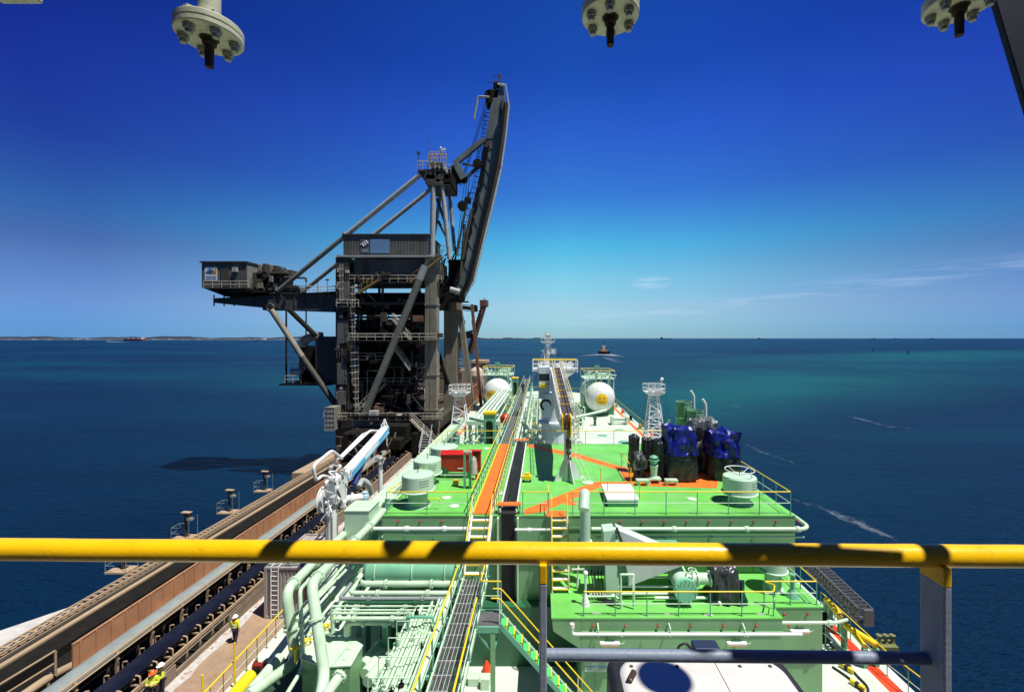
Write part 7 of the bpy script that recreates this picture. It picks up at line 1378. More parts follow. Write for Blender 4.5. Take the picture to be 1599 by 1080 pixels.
m = MB(); hrail(m, 668, 697, 255, YN + .2, 1.6, .5); hrail(m, 670, 696, 246, YN + .9, 1.0, .5); a = at(686, 250, Y=YN + .3)
for k in range(4): m.bar(at(672 + k * 7, 264, Y=YN + .3), at(672 + k * 7, 240, Y=YN + .3), .12)
PT(m, 'mast_head_cage', mat('ochre cage paint', (.50, .33, .05), .6))
m = MB(); m.tube(at(653.5, 264, Y=YN + 1), at(653.5, 238, Y=YN + 1), .06, 5); m.cb(at(653.5, 239, Y=YN + 1), (.5, .3, .4)); m.tube(at(669, 262, Y=YN + 1), at(669, 212, Y=YN + 1), .03, 4); m.tube(at(688, 242, Y=YN + 1), at(688, 231, Y=YN + 1), .05, 5); PT(m, 'aerials', DKMET)
m = MB(); m.cb(at(692, 233, Y=YN + 1), (.9, .1, .35)); m.sphere(at(688, 231, Y=YN + 1), .2, 8); PT(m, 'wind_vane', WHITE)
# raised boom
YB = YN + 5
L = [(703, 466), (719, 405), (735, 330), (750, 268), (752, 240), (758, 217), (765, 170), (777, 131)]; Rr = [(722, 468), (740, 440), (755, 378), (770, 318), (783, 262), (790, 213), (795, 165), (790, 133)]
def bp(p, Y=YB): return at(p[0], p[1], Y=Y)
mid = lambda k, f: (L[k][0] + (Rr[k][0] - L[k][0]) * f, L[k][1] + (Rr[k][1] - L[k][1]) * f)
m = MB(); prof = [bp(p) for p in L] + [bp(mid(7, .7)), bp(mid(6, .78)), bp(mid(5, .80)), bp(mid(4, .72)), bp(mid(3, .70)), bp(mid(2, .7)), bp(mid(1, .7)), bp(mid(0, .8))]; m.prism(prof, (0, 3.2, 0)); BO = PT(m, 'raised_boom', BOOMM)
for f, mt, dy in ((.80, BLKST, .25), (.90, DKMET, .5)):
    m = MB()
    for k in range(6): m.bar(bp(mid(k, f), YB + dy), bp(mid(k + 1, f), YB + dy), .45, 2.6, up=(0, 1, 0))
    PT(m, 'boom_web', mt, BO)
m = MB()
for k in range(7): m.bar(bp(Rr[k], YB - .2), bp(Rr[k + 1], YB - .2), .22, .30)
m.bar(bp((790, 133), YB - .2), bp((777, 131), YB - .2), .25, .3); PT(m, 'boom_edge_flange', mat('pale edge flange', (.52, .58, .58), .45), BO)
m = MB(); 
for k in range(7): m.bar(bp(Rr[k], YB + 3.2), bp(Rr[k + 1], YB + 3.2), .3, .35)
m.bar(bp((786, 150), YB - .22), bp((782, 213), YB - .22), .28, .3); PT(m, 'boom_edge_flange', BOOMM, BO)
m = MB()
for k in range(11):
    f = k / 11 * 5.5; i = int(f); u = f - i; a = Vector(L[i]).lerp(Vector(L[i + 1]), u); b = Vector(Rr[i]).lerp(Vector(Rr[i + 1]), u); b2 = a.lerp(b, .68); m.bar(bp(a, YB - .06), bp(b2, YB - .03), .12, .06)
for g in (.3, .5):
    for k in range(5): m.bar(bp(mid(k, g), YB - .05), bp(mid(k + 1, g), YB - .03), .1, .06)
PT(m, 'boom_ribs', BOOMM, BO)
m = MB()
for k in range(16):
    f = k / 16 * 4.6; g = (k + 1) / 16 * 4.6
    def q_(f, s): i = min(6, int(f)); return bp(mid(i, s), YB - .12).lerp(bp(mid(i + 1, s), YB - .12), f - i)
    m.bar(q_(f, .02 if k % 2 else .30), q_(g, .30 if k % 2 else .02), .18, .1); m.bar(q_(f, .02), q_(f, .30), .14, .1)
PT(m, 'boom_lattice', BLKST, BO)
m = MB()
for k in range(5): m.bar(bp(mid(k, .10), YB - .04), bp(mid(k + 1, .10), YB - .04), 1.2, .1, up=(0, 1, 0)) if False else m.prism([bp(mid(k, .0), YB - .04), bp(mid(k, .24), YB - .04), bp(mid(k + 1, .24), YB - .04), bp(mid(k + 1, .0), YB - .04)], (0, .03, 0))
PT(m, 'boom_side_walk', DKMET, BO)
m = MB(); m.box(*[v for v in (bp((782, 175)).x, bp((790, 175)).x, YB - .3, YB - .2, bp((0, 200)).z, bp((0, 172)).z)]); PT(m, 'head_opening', BLKST, BO)
m = MB(); lw = []
for k in range(44):
    f = k / 44 * 6; i = int(f); u = f - i; a = Vector(L[i]).lerp(Vector(L[i + 1]), u); o2 = (a[0] - 7, a[1] - 1); lw.append((a, o2)); m.bar(bp(a, YB + .5), bp(o2, YB + .5), .09); 
    if k % 3 == 0: m.bar(bp((a[0] - 6, a[1] - 6), YB + .5), bp((a[0] - 6, a[1]), YB + .5), .09)
for k in range(43): m.bar(bp(lw[k][1], YB + .5), bp(lw[k + 1][1], YB + .5), .08); m.bar(bp((lw[k][0][0] - 3.5, lw[k][0][1]), YB + .5), bp((lw[k + 1][0][0] - 3.5, lw[k + 1][0][1]), YB + .5), .06)
PT(m, 'boom_walkway', BLKST, BO)
for (x0, x1, y0, y1) in ((763, 780, 138, 155), (758, 772, 150, 162), (770, 782, 128, 140)): PT(fb(x0, x1, y0, y1, Y=YB, D=2.5), 'head_drive', BLKST, bevel=.3)
PT(MB().lathe(bp((765, 148), YB + .2), [(.1, 0), (1.0, .05), (1.0, .9), (.1, 1)], 20, (0, 1, 0)), 'head_pulley', BLKST)
m = MB(); m.pipe([bp((764, 152)), bp((747, 151)), bp((745.5, 156)), bp((740, 186))], .22, 8, bend=.3); PT(m, 'service_davit', LTMET)
m = MB(); m.bar(bp((780, 130)), bp((781, 116)), .4); m.sphere(bp((781, 117)), .25, 8); m.bar(bp((770, 118)), bp((780, 120)), .1); m.bar(bp((770, 118)), bp((772, 128)), .1); m.bar(bp((762, 129)), bp((780, 128)), .12); PT(m, 'tip_frame', DKMET)
for i, (x, d) in enumerate(((0, 0), (4, 0), (8, 1))): PT(MB().tube(bp((718 + x * .4, 290)), bp((758 + x * .5, 160)), .05, 5), 'hoist_rope', BLK); PT(MB().tube(bp((712 + x * .4, 400)), bp((726 + x, 280)), .05, 5), 'hoist_rope', BLK)
m = MB(); m.bar(bp((710, 256), YB - .5), bp((756, 218), YB - .5), 1.0, .8); PT(m, 'boom_link', BOOMM); m = MB(); m.bar(bp((713, 258), YB - .5), bp((725, 280), YB - .5), 1.6, 1.2); PT(m, 'boom_link', BOOMM)
m = MB(); m.bar(bp((722, 256), YB - .5), bp((745, 260), YB - .5), .3, .3); m.bar(bp((728, 278), YB - .5), bp((745, 262), YB - .5), .5, .5); PT(m, 'boom_link_brace', DKMET)
for (x, y, r) in ((709, 267, 1.1), (714, 278, .9), (724, 279, .7), (722, 321, .9), (730, 312, .6), (745, 255, .8), (718, 465, .9)): PT(MB().lathe(bp((x, y), YB - 1), [(.1, 0), (r, .02), (r * .9, .3), (r, .6), (.1, .62)], 18, (0, 1, 0)), 'sheave', BLKST)
for (a, b, r) in (((722, 405), (736, 330), .3), ((712, 400), (733, 300), .2), ((718, 440), (726, 350), .25)): PT(MB().tube(bp(a, YB - .8), bp(b, YB - .8), r, 8), 'luffing_gear', DKMET)
m = MB(); m.tube(bp((703, 452), YB - 1.0), bp((718, 456), YB - 1), .55, 12); PT(m, 'boom_hinge', LTMET)
for k in range(26): a = at(core.uniform(686, 712), core.uniform(395, 470), Y=YN + core.uniform(2, 9)); PT(MB().bar(a, a + V(core.uniform(-1.5, 1.5), 0, core.uniform(-2.5, 2.5)), .22), 'hinge_strut', BLKST)
PT(fb(684, 714, 430, 470, Y=YN + 6, D=4), 'hinge_casing', BLKST, bevel=.2)
m = MB(); hrail(m, 684, 700, 396, YN - .5, 1.3, .8); PT(m, 'handrail', RAILO)
# ------------------------------------------------------------------ second loader and hopper beyond
L2 = thing('ship_loader', 'distant rust brown ship loader with its thin boom raised behind the big one', 'ship loader', at(730, 600, Y=140))
for (a, b, w, mt) in (((757, 472), (733, 552), 3.2, BROWN), ((706, 478), (740, 482), 2.0, BLKST), ((724, 500), (706, 608), 2.0, BROWN), ((738, 500), (752, 600), 1.4, BROWN), ((716, 560), (700, 612), 1.6, BROWN), ((700, 530), (736, 520), 1.4, BLKST), ((725, 520), (745, 515), .8, BLKST)):
    p, q = at(*a, Y=140), at(*b, Y=140); m = MB(); trussbar(m, p, q, w * .9, w * .9, 12); m.build('truss', mt, L2); m = MB(); m.bar(p, q, w * .5, w * .5); m.build('girder', mt if mt is BLKST else BROWN, L2)
for (x0, x1, y0, y1) in ((749, 761, 468, 478), (736, 744, 476, 486), (700, 735, 518, 528), (704, 720, 490, 505)): fb(x0, x1, y0, y1, Y=139, D=3).build('head_drive', BROWN if x0 > 745 else BLKST, L2, .1)
m = MB(); 
for k in range(14): a = Vector((754, 480)).lerp(Vector((732, 552)), k / 14); m.bar(at(a[0] - 5, a[1], Y=138), at(a[0] + 1, a[1] + 1, Y=138), .25)
m.build('walkway', BLKST, L2)
t = thing('loading_hopper', 'brown steel hopper house with a pale dust coated cone beside the quay', 'hopper', at(745, 620, Y=115))
H1 = mat('brown hopper sheet', (.21, .14, .10), .8, var=.15, dirt=(.1, .05, .03), dirtamt=.45, streak=True)
fb(737, 758, 566, 612, Y=118, D=6).build('hood', H1, t, .1); fb(735, 760, 563, 567, Y=117.5, D=7).build('roof', TAN, t)
c = at(744, 590, Y=114); m = MB(); m.lathe((c.x, 114.5, 0), [(1.0, at(0, 612, Y=114).z), (1.5, at(0, 600, Y=114).z), (2.0, at(0, 586, Y=114).z), (1.7, at(0, 578, Y=114).z), (.6, at(0, 573, Y=114).z)], 24); m.build('cone', mat('dust coated cone', (.50, .40, .31), .8, var=.1), t)
m = MB(); 
for px in (738, 746, 754, 759): p = at(px, 612, Y=118); m.box(p.x - .25, p.x + .25, 118, 118.5, JZ, p.z)
m.build('legs', mat('rust orange leg', (.34, .12, .05), .8), t)
t = thing('transfer_house', 'brown dust stained transfer house standing behind the loader legs', 'building', at(680, 620, Y=112)); HB = mat('dusty brown cladding', (.19, .14, .105), .8, var=.15, dirt=(.10, .07, .05), dirtamt=.5)
fb(622, 722, 578, 640, Y=112, D=8).build('house', HB, t, .1); fb(632, 660, 570, 574, Y=111, D=8).build('roof_unit', WHITE, t, .1); 
m = MB(); hrail(m, 660, 725, 578, 111.5, 1.5, 2); hrail(m, 680, 722, 570, 112, 1.5, 2); m.build('roof_rail', RAILM, t)
for k in range(5): MB().lathe(at(668 + k * 11, 572, Y=113), [(1.2, -.8), (1.2, .5), (.3, .9)], 12).build('roof_vent', DKMET, t)
# quay side rust brown bollards and posts by the ship
for k in range(7): p = at(735 + k * 4, 655 - k * 6, Y=75 + k * 5); 
t = thing('quay_rack', 'rust orange steel rack of posts on the quay between loader and ship', 'rack', (-15.5, 80, JZ)); m = MB()
for k in range(9): y = 88 + k * 3; m.box(-15.3, -15.0, y, y + .3, JZ, 13.5); m.box(-16.6, -16.3, y, y + .3, JZ, 13.5); m.bar((-16.5, y + .1, 13.3), (-15, y + .1, 13.3), .2)
m.bar((-15.2, 88, 13.4), (-15.2, 112, 13.4), .2); m.bar((-15.2, 88, 10.5), (-15.2, 112, 10.5), .15); m.build('posts', mat('rust orange leg', (.34, .12, .05), .8), t)
# dark scrap-like clutter under the portal
for i in range(26):
    x = core.uniform(-30, -21.5); y = core.uniform(60, 90); m = MB(); m.bar((x, y, JZ - .3), (x + core.uniform(-1.5, 1.5), y + core.uniform(-2, 2), JZ + core.uniform(.5, 3)), core.uniform(.15, .5)); m.build('under_portal_clutter', (BLKST, BROWN, DKMET)[i % 3], LD)
t = thing('portal_dark_mass', 'added dark mass straddling the conveyors under the loader', 'dark mass', (-24, 72, 4.6))  # black masses added to darken the space under the portal
for k, (x0, x1, y0, y1, z0, z1) in enumerate(((-25.2, -21.3, 71, 92, 7.6, 10.4), (-31.2, -26.2, 70, 94, 5.1, 9.4), (-24.9, -21.5, 68.5, 70.9, 7.2, 8.8), (-20.9, -19.9, 72, 90, 5.6, 9.0), (-25.6, -25.3, 68, 96, 6.0, 9.9))): MB().box(x0, x1, y0, y1, z0, z1).build('casing', BLKST, t, bevel=.1)
for k in range(40):
    x = core.uniform(-31, -20); y = core.uniform(66, 71); z = core.uniform(5.5, 11); m = MB(); m.bar((x, y, z), (x + core.uniform(-1.5, 1.5), y + core.uniform(-1, 1), z + core.uniform(-1.5, 1.5)), core.uniform(.08, .3)); m.build('strut', (BLKST, DKMET, BROWN, BLKST)[k % 4], t)
m = MB(); m.box(-32, -20, 74, 92, JZ + 6.2, JZ + 6.5); m.build('portal_floor', BLKST, LD)
# ------------------------------------------------------------------ people
def skin_geo(verts, edges, radii, sub=1, root=0):
    me = bpy.data.meshes.new('tmp'); me.from_pydata([tuple(v) for v in verts], edges, []); o = bpy.data.objects.new('tmp', me); col.objects.link(o)
    o.modifiers.new('s', 'SKIN'); me.skin_vertices or me.skin_vertices.new() if hasattr(me.skin_vertices, 'new') else None
    for i, r in enumerate(radii): me.skin_vertices[0].data[i].radius = r if isinstance(r, tuple) else (r, r); me.skin_vertices[0].data[i].use_root = (i == root)
    sb = o.modifiers.new('d', 'SUBSURF'); sb.levels = sub; sb.render_levels = sub
    bpy.context.view_layer.update(); dg = bpy.context.evaluated_depsgraph_get(); e = o.evaluated_get(dg).to_mesh()
    vs = [v.co.copy() for v in e.vertices]; fs = [tuple(p.vertices) for p in e.polygons]; o.evaluated_get(dg).to_mesh_clear(); bpy.data.objects.remove(o); bpy.data.meshes.remove(me); return vs, fs
SKIN = mat('skin', (.50, .28, .19), .5, var=.05); HAIR = mat('dark hair', (.03, .02, .015), .6)
HIVIS = mat('hi vis yellow cloth', (.62, .72, .04), .7, var=.1, scale=8); HORG = mat('hi vis orange cloth', (.85, .12, .02), .7); NAVY = mat('navy cloth', (.010, .014, .045), .8, var=.2, scale=8); DARKC = mat('charcoal cloth', (.018, .018, .02), .8)
HW = mat('white helmet', (.80, .80, .78), .3, var=.02); HO = mat('orange helmet', (.88, .13, .02), .3, var=.02); SILV = mat('reflective tape', (.60, .62, .60), .4); LEATH = mat('work boots', (.04, .025, .015), .6)
def person(label, loc, rz, arms, legs, top, sleeve, pants, helmet, collar=None, lean=0.0, look=0.0, tape=True):
    """joints in metres, facing +Y; arms/legs: (elbow, wrist, palm direction) and (knee, ankle) for left then right"""
    t = thing('person', label, 'person', (0, 0, 0)); J = {}
    pel, sp_, ch, nk = V(0, 0, .95), V(0, lean * .3, 1.15), V(0, lean * .7, 1.38), V(0, lean, 1.50); hd = V(0, lean + .02, 1.60)
    vs = [pel, sp_, ch, nk, hd, hd + V(0, .015, .075), hd + V(0, .0, .13)]; rs = [(.13, .10), (.125, .09), (.15, .10), (.055, .055), (.072, .085), (.078, .095), (.06, .075)]; ed = [(i, i + 1) for i in range(6)]
    n0 = len(vs); vs.append(hd + V(0, .115, .03)); rs.append((.014, .014)); ed.append((5, n0))          # nose
    for s in (-1, 1): vs.append(hd + V(s * .085, 0, .035)); rs.append((.016, .022)); ed.append((5, len(vs) - 1))   # ears
    jk_v, jk_r, jk_e = [pel + V(0, 0, -.05), sp_, ch, nk + V(0, 0, -.02)], [(.165, .125), (.155, .118), (.185, .128), (.08, .08)], [(0, 1), (1, 2), (2, 3)]
    tr_v, tr_r, tr_e = [pel + V(0, 0, .02)], [(.155, .12)], []; boots = []
    for i, s in enumerate((-1, 1)):
        el, wr, pd = arms[i]; sh = ch + V(s * .19, 0, .045); el = Vector(el); wr = Vector(wr); b = len(vs); pd = Vector(pd).normalized()
        pal = wr + pd * .06; kn = wr + pd * .10; vs += [sh, el, wr, pal, kn]; rs += [(.055, .055), (.042, .042), (.027, .027), (.036, .020), (.038, .017)]; ed += [(2, b), (b, b + 1), (b + 1, b + 2), (b + 2, b + 3), (b + 3, b + 4)]
        side_ = pd.cross(V(0, 0, 1)); side_ = (side_ if side_.length > .2 else V(0, 1, 0)).normalized(); cu = pd.cross(side_).normalized()
        for f in range(4):
            o = side_ * ((f - 1.5) * .020); ln = (.062, .072, .068, .052)[f]; c0 = len(vs); vs += [kn + o + pd * .02, kn + o + pd * (.02 + ln * .55) + cu * .008, kn + o + pd * (.02 + ln * .85) + cu * .03]; rs += [.0095, .0088, .0078]; ed += [(b + 4, c0), (c0, c0 + 1), (c0 + 1, c0 + 2)]
        c0 = len(vs); vs += [wr + pd * .035 + side_ * .035, wr + pd * .075 + side_ * .058 + cu * .01]; rs += [.012, .009]; ed += [(b + 3, c0), (c0, c0 + 1)]
        k = len(jk_v); jk_v += [sh, el, wr - (wr - el).normalized() * .02]; jk_r += [(.078, .078), (.062, .062), (.046, .046)]; jk_e += [(2, k), (k, k + 1), (k + 1, k + 2)]
        kn_, an = Vector(legs[i][0]), Vector(legs[i][1]); hp = V(s * .095, 0, .90); b = len(vs); toe = an + V(s * .02, .17, -.05) if an.z < .12 else an + V(s * .01, .12, -.12)
        vs += [hp, kn_, an, toe]; rs += [(.085, .085), (.055, .055), (.038, .038), (.035, .028)]; ed += [(0, b), (b, b + 1), (b + 1, b + 2), (b + 2, b + 3)]
        k = len(tr_v); tr_v += [hp, kn_, an + V(0, 0, .02)]; tr_r += [(.105, .105), (.078, .08), (.066, .068)]; tr_e += [(0, k), (k, k + 1), (k + 1, k + 2)]; boots.append((an, toe))
    m = MB(); g = skin_geo(vs, ed, rs, 1); m.add(g[0], g[1], True)
    for s in (-1, 1): m.sphere(hd + V(s * .032, .098, .065), .012, 8)
    m.box(-.025, .025, lean + .02 + .088, lean + .02 + .10, 1.60 - .018, 1.60 - .008); m.build('body', SKIN, t)
    for nm, (a, b, c), mt in (('jacket', (jk_v, jk_e, jk_r), top), ('trousers', (tr_v, tr_e, tr_r), pants)):
        m = MB(); g = skin_geo(a, b, c, 2); m.add(g[0], g[1], True); o = m.build(nm, mt, t)
        if nm == 'jacket':
            if sleeve is not top:
                for i in range(2): m = MB(); a_, b_2, c_ = jk_v[4 + i * 3:7 + i * 3]; m.pipe([a_, b_2, c_], .078, 10, bend=.08); m.build('sleeve', sleeve, o)
            if tape:
                m = MB()
                for z in (1.05, 1.2): m.lathe((0, lean * .3, z), [(.17, 0), (.17, .05)], 20)
                m.v = [V(v.x, (v.y - lean * .3) * .78 + lean * .3, v.z) for v in m.v]; m.build('reflective_bands', SILV, o)
            if collar: m = MB(); m.lathe(nk + V(0, -.005, -.06), [(.12, -.05), (.105, 0), (.075, .05)], 16); m.build('collar', collar, o)
    for an, toe in boots: m = MB(); g = skin_geo([an + V(0, 0, .06), an + V(0, -.01, -.01), an + V(0, -.04, -.035), toe], [(0, 1), (1, 2), (1, 3)], [(.055, .055), (.055, .055), (.045, .04), (.05, .036)], 1); m.add(g[0], g[1], True); m.build('boot', LEATH, t)
    hc = hd + V(0, -.005, .085); m = MB(); m.lathe(hc, [(.155, -.005), (.158, .004), (.125, .012), (.122, .05), (.105, .10), (.065, .135), (.01, .148)], 22); m.v = [V(v.x, (v.y - hc.y) * 1.15 + hc.y + (.02 if v.z < hc.z + .01 and v.y > hc.y else 0), v.z) for v in m.v]; m.build('helmet', helmet, t)
    m = MB(); m.sphere(hd + V(0, -.03, .045), .09, 12, (1, 1, 1.0)); m.build('hair', HAIR, t)
    t.location = loc; t.rotation_euler = (0, 0, rz); return t
down = lambda s, fwd=0: ((s * .25, -.03 + fwd * .5, 1.14), (s * .27, .04 + fwd, .90), (0, .15, -1))
p = at(367, 1004, Z=JZ)
person('worker in yellow hi vis jacket, navy trousers and white helmet walking away along the jetty', (p.x, p.y, JZ), R(12), (down(-1, .12), down(1, -.12)), (((-.10, .10, .50), (-.10, .16, .09)), ((.10, .02, .50), (.10, -.22, .14))), HIVIS, HIVIS, NAVY, HW, collar=HORG)
p = at(249, 1035, Z=JZ + 1.75)
person('worker in white helmet and black vest with yellow sleeves looking down, near the bottom left', (p.x + .15, p.y, JZ), R(150), (((-.25, .08, 1.14), (-.08, .26, 1.12), (.5, .6, 0)), ((.25, .08, 1.14), (.08, .26, 1.10), (-.5, .6, 0))), (((-.10, .01, .50), (-.12, 0, .09)), ((.10, .02, .50), (.12, .03, .09))), DARKC, HIVIS, NAVY, HW, collar=HORG, lean=.05)
p = at(231, 1048, Z=JZ + 1.72)
person('worker in orange helmet and bright yellow jacket with folded arms, bottom left', (p.x + .25, p.y, JZ), R(-150), (((-.26, .06, 1.14), (.06, .22, 1.20), (1, .1, .1)), ((.26, .06, 1.14), (-.06, .25, 1.14), (-1, .1, .1))), (((-.10, .03, .50), (-.12, 0, .09)), ((.10, .02, .50), (.13, .02, .09))), HIVIS, HIVIS, NAVY, HO, lean=.03)
p = at(810, 613.5, Z=B1Z - .05)
person('worker in black bending one arm, left of the two on the far walkway', (p.x, p.y, B1Z - .05), R(60), (((-.26, .05, 1.16), (-.2, .28, 1.25), (0, 1, .2)), ((.25, .02, 1.14), (.22, .25, 1.05), (0, 1, 0))), (((-.10, .03, .50), (-.12, 0, .09)), ((.10, .02, .50), (.13, .02, .09))), DARKC, DARKC, mat('brown trousers', (.16, .10, .05), .8), DARKC if False else mat('dark helmet', (.05, .03, .04), .4), tape=False)
p = at(816.5, 614, Z=B1Z - .05)
person('worker in navy overalls, right of the two on the far walkway', (p.x, p.y, B1Z - .05), R(10), (down(-1), down(1)), (((-.10, .03, .50), (-.12, 0, .09)), ((.10, .02, .50), (.13, .02, .09))), NAVY, NAVY, NAVY, mat('navy helmet', (.02, .03, .08), .4), tape=False)
# ------------------------------------------------------------------ bridge front: rail, posts, hanging flanges
RZ = CAMZ - .5
ra, rb = at(-260, 855.5, Z=RZ), at(1860, 870, Z=RZ)
t = thing('bridge_rail', 'thick yellow handrail crossing the foreground with blue grey posts under it', 'railing', (0, 1.0, RZ - 1.1))
m = MB(); segs = 60
m.pipe([ra.lerp(rb, k / segs) + V(0, 0, random.uniform(-.0004, .0004)) for k in range(segs + 1)], .0248, 28, bend=0); m.build('top_rail', YELB, t)
for px, x_, lab in ((1478, None, ''), (848, None, ''), (-330, None, ''), (2100, None, '')):
    c = at(px, 890, Z=RZ - .02); s = (c.x - ra.x) / (rb.x - ra.x); yy = ra.lerp(rb, s).y; xx = c.x if px != 1478 else at(1479, 900, Y=yy - .03).x
    m = MB(); m.box(xx - .0085, xx + .0085, yy - .033, yy + .033, RZ - 1.1, RZ - .055); m.build('post', POSTB, t, bevel=.003)
    m = MB(); m.box(xx - .0088, xx + .0088, yy - .0333, yy + .0333, RZ - .056, RZ - .012); m.build('painted_post_top', YELB, t, bevel=.003)
ma, mb_ = at(852, 1021, Z=CAMZ - .745), at(1452, 1027, Z=CAMZ - .745); m = MB(); m.tube(ma, mb_, .0135, 18); m.build('mid_rail', RAILB, t)
m = MB(); m.tube(at(-300, 1180, Z=CAMZ - .98), at(1900, 1200, Z=CAMZ - .98), .0135, 14); m.build('lower_rail', RAILB, t)
m = MB(); m.box(-4, 4, -2.2, 1.12, RZ - 1.16, RZ - 1.1); struct(m, 'bridge_deck', mat('dark deck coating', (.035, .03, .025), .8))
m = MB(); m.box(-9, 9, -14, -2.2, 9, RZ + 3); struct(m, 'wheelhouse_front', mat('low bounce grey bulkhead', (.16, .18, .17), .6))  # kept grey so that it bounces less light forward
# white rounded housing outside the rail
t = thing('searchlight_housing', 'white rounded housing with a black rim just outside the foreground rail', 'housing', (.75, 2.4, CAMZ - 3))
hc = at(1127, 1050, Y=2.75); zt = at(0, 1016, Y=3.0).z; xa, xb = at(978, 1040, Y=2.5).x, at(1282, 1040, Y=2.5).x
def roundbox(x0, x1, y0, y1, z0, z1, r, n=8):
    m = MB(); c = []; 
    for (sx, sy, a0_) in ((1, 1, 0), (-1, 1, 90), (-1, -1, 180), (1, -1, 270)):
        for k in range(n + 1): a = R(a0_ + 90 * k / n); c.append((math.cos(a), math.sin(a), sx, sy))
    rings = [(z0, 0)] + [(z1 - r + r * math.sin(R(90 * j / n)), r - r * math.cos(R(90 * j / n))) for j in range(n + 1)]; vs = []
    R2 = .17
    for z, ins in rings:
        for cx_, sy_, sx, sy in c: vs.append(((x1 - R2 if sx > 0 else x0 + R2) + cx_ * max(.001, R2 - ins), (y1 - R2 if sy > 0 else y0 + R2) + sy_ * max(.001, R2 - ins), z))
    N_ = len(c); m.add(vs, [(i * N_ + k, i * N_ + (k + 1) % N_, (i + 1) * N_ + (k + 1) % N_, (i + 1) * N_ + k) for i in range(len(rings) - 1) for k in range(N_)] + [tuple(range((len(rings) - 1) * N_, len(rings) * N_))], True); return m
roundbox(xa, xb, 1.95, 2.98, CAMZ - 2.9, zt, .07).build('shell', mat('white gelcoat', (.60, .58, .54), .35, var=.06, scale=3, dirt=(.36, .33, .29), dirtamt=.3, dscale=3), t)
m = MB(); sx = (xa + xb) / 2; m.box(sx + .1, sx + .104, 2.0, 2.93, zt - .002, zt + .0015); m.build('seam', DKMET, t)
for x_ in (xa + .1, sx - .15, sx + .25, xb - .1): MB().lathe((x_, 2.86, zt), [(.012, 0), (.012, .004), (.004, .007)], 10).build('fastener', DKMET, t)
roundbox(xa - .05, xb + .035, 2.10, 3.06, CAMZ - 2.95, zt - .02, .05).build('black_rim', BLK, t)
m = MB(); m.cb((at(1100, 1000, Y=3.0).x, 2.98, zt + .03), (.17, .10, .06)); m.build('latch', mat('navy latch', (.02, .03, .06), .4), t, bevel=.01)
m = MB(); x = at(1070, 1000, Y=3.0).x; m.pipe([(x - .06, 2.98, zt), (x - .05, 2.98, zt + .05), (x, 2.98, zt + .07), (x + .03, 2.98, zt + .03), (x + .08, 2.98, zt + .02)], .008, 6, bend=.02); m.build('cord', BLK, t)
m = MB(); q = at(982, 1052, Y=2.72); m.bar(V(q.x, q.y, zt + .01), V(q.x + .05, q.y + .08, zt + .015), .035, .03); m.build('hinge', mat('dark bronze hinge', (.06, .035, .02), .4), t, bevel=.01)
m = MB(); m.tube(((xa + xb) / 2, 2.5, CAMZ - 6), ((xa + xb) / 2, 2.5, CAMZ - 2.9), .15, 14); m.build('pedestal', WHITE, t)
# hanging flanges
def hang(label, px, py, h, r, part=False):
    c = at(px, py, Z=CAMZ + h); t = thing('hanging_flange', label, 'pipe flange', c, 'ivory flanges hanging overhead'); z = c.z; th = r * .17
    m = MB(); m.lathe((c.x, c.y, z), [(r * .97, 0), (r, .003), (r, th), (r * .965, th + .0015), (r * .965, th + .004), (r, th + .0055), (r, 2 * th + .004), (r * .97, 2 * th + .007), (r * .52, 2 * th + .008), (r * .36, 2 * th + .03), (r * .34, 2 * th + .05)], 48); m.build('flange_pair', IVORY, t)
    m = MB(); m.tube((c.x, c.y, z + 2 * th + .04), (c.x, c.y, CAMZ + h + .55), r * .335, 28); m.build('drop_pipe', IVORY, t)
    for k in range(6):
        a = k * math.pi / 3 + .35; x, y = c.x + r * .74 * math.cos(a), c.y + r * .74 * math.sin(a); m = MB()
        m.lathe((x, y, z), [(r * .17, -r * .17), (r * .175, -.001)], 6, smooth=False); m.lathe((x, y, z), [(r * .10, -r * .30), (r * .11, -r * .27), (r * .11, -r * .17)], 12); m.build('bolt', NUTG, t); MB().lathe((x, y, z + 2 * th + .008), [(r * .16, 0), (r * .15, r * .14)], 6, smooth=False).build('nut', NUTG, t)
    m = MB(); m.lathe((c.x, c.y, z), [(r * .13, -r * .98), (r * .14, -r * .55), (r * .14, -r * .25), (r * .12, -r * .24), (r * .21, -r * .22), (r * .23, -r * .04), (r * .30, -.001)], 10); m.build('rusty_drain_plug', RUSTM, t)
    return t
hang('ivory bolted flange with rusty plug hanging at the upper left', 327, 61, .88, .086)
hang('ivory bolted flange with rusty plug hanging at the top centre', 953, 28, .88, .078)
hang('ivory bolted flange with rusty plug at the top right corner beside the dark strut', 1498, 11, .88, .078)
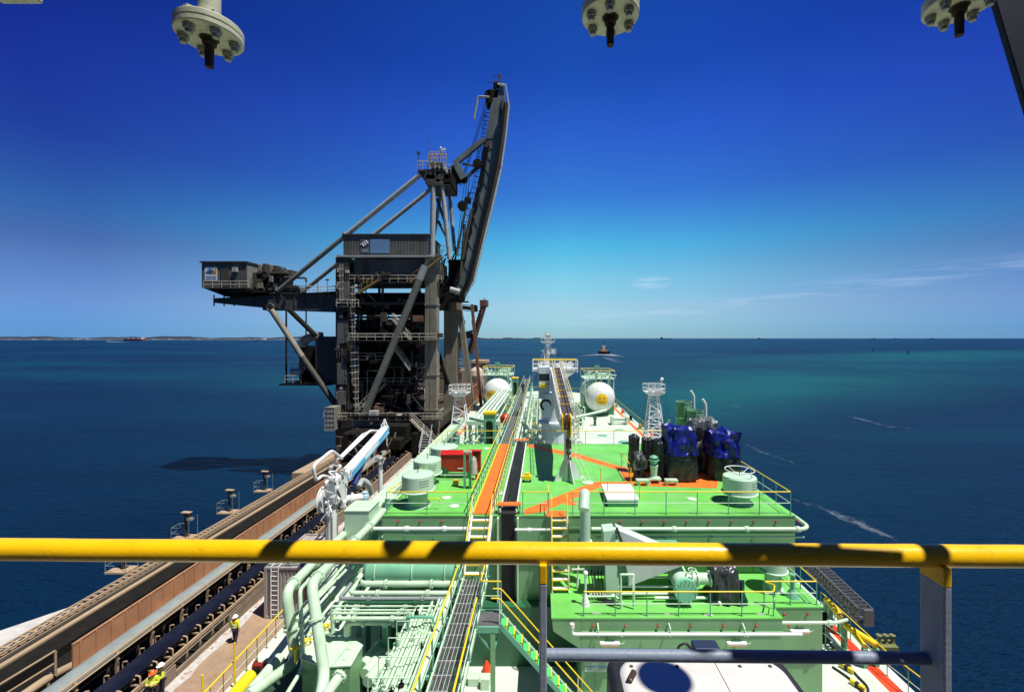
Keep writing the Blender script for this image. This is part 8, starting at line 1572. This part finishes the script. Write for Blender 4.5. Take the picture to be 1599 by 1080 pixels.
t = thing('overhead_header', 'ivory overhead pipe from which the flanges hang', 'pipe', (0, 1.25, CAMZ + 1.5)); MB().tube((-3, 1.42, CAMZ + 1.46), (3, 1.20, CAMZ + 1.46), .05, 20).build('pipe', IVORY, t)
t = thing('overhead_fitting', 'tip of an ivory fitting poking in at the top left edge', 'fitting', at(25, -6, Z=CAMZ + .95)); c = at(22, -8, Z=CAMZ + .95); MB().bar(c + V(-.06, 0, 0), c + V(.055, 0, .0), .05, .02).build('tip', IVORY, t, bevel=.006)
t = thing('dark_strut', 'dark grey inclined strut at the upper right corner', 'strut', at(1600, 0, Y=1.5)); MB().bar(at(1573, -40, Y=1.5), at(1687, 340, Y=1.5), .15, .02, up=(0, 1, 0)).build('strut', mat('dark grey strut paint', (.018, .024, .030), .5), t, bevel=.004)
# unseen overhead pieces added to throw broken shadows on rail and housing
t = thing('shadow_caster_frame', 'unseen overhead frame added to cast shadows on the bridge rail', 'frame', (0, .8, CAMZ + .9)); hz_ = CAMZ + .95; k_ = (hz_ - RZ) / SUN.z
for px, w, tw in ((428, .055, .05), (690, .07, .12), (1262, .03, .2), (1440, .05, -.03), (1606, .06, 0)):
    q = at(px, 862, Z=RZ); cst = q + SUN * k_; MB().bar(cst + V(-tw, -.35, 0), cst + V(tw, .24, 0), w, .03).build('cross_bar', DKMET, t)
q = at(1045, 1060, Z=zt); cst = q + SUN * ((CAMZ + 2.1 - q.z) / SUN.z); MB().lathe(cst, [(.14, 0), (.15, .03), (.15, .12), (.05, .2)], 28).build('shadow_disc', DKMET, t); MB().tube(cst + V(0, 0, .15), cst + V(.5, -.3, 1.2), .03).build('disc_arm', DKMET, t)  # unseen disc and arm added to cast the round shadow on the housing
for px, r_ in ((1165, .05), (1210, .045), (612, .03)): q = at(px, 872, Z=RZ); cst = q + SUN * k_; MB().lathe(cst + V(0, .03, 0), [(r_, 0), (r_, .03)], 16).build('clamp', DKMET, t)  # unseen small discs added to cast shadow blobs on the rail
q = at(1330, 880, Z=RZ); cst = q + SUN * k_; MB().bar(cst + V(-.16, .02, 0), cst + V(.12, .0, 0), .05, .02).build('cross_bar', DKMET, t)
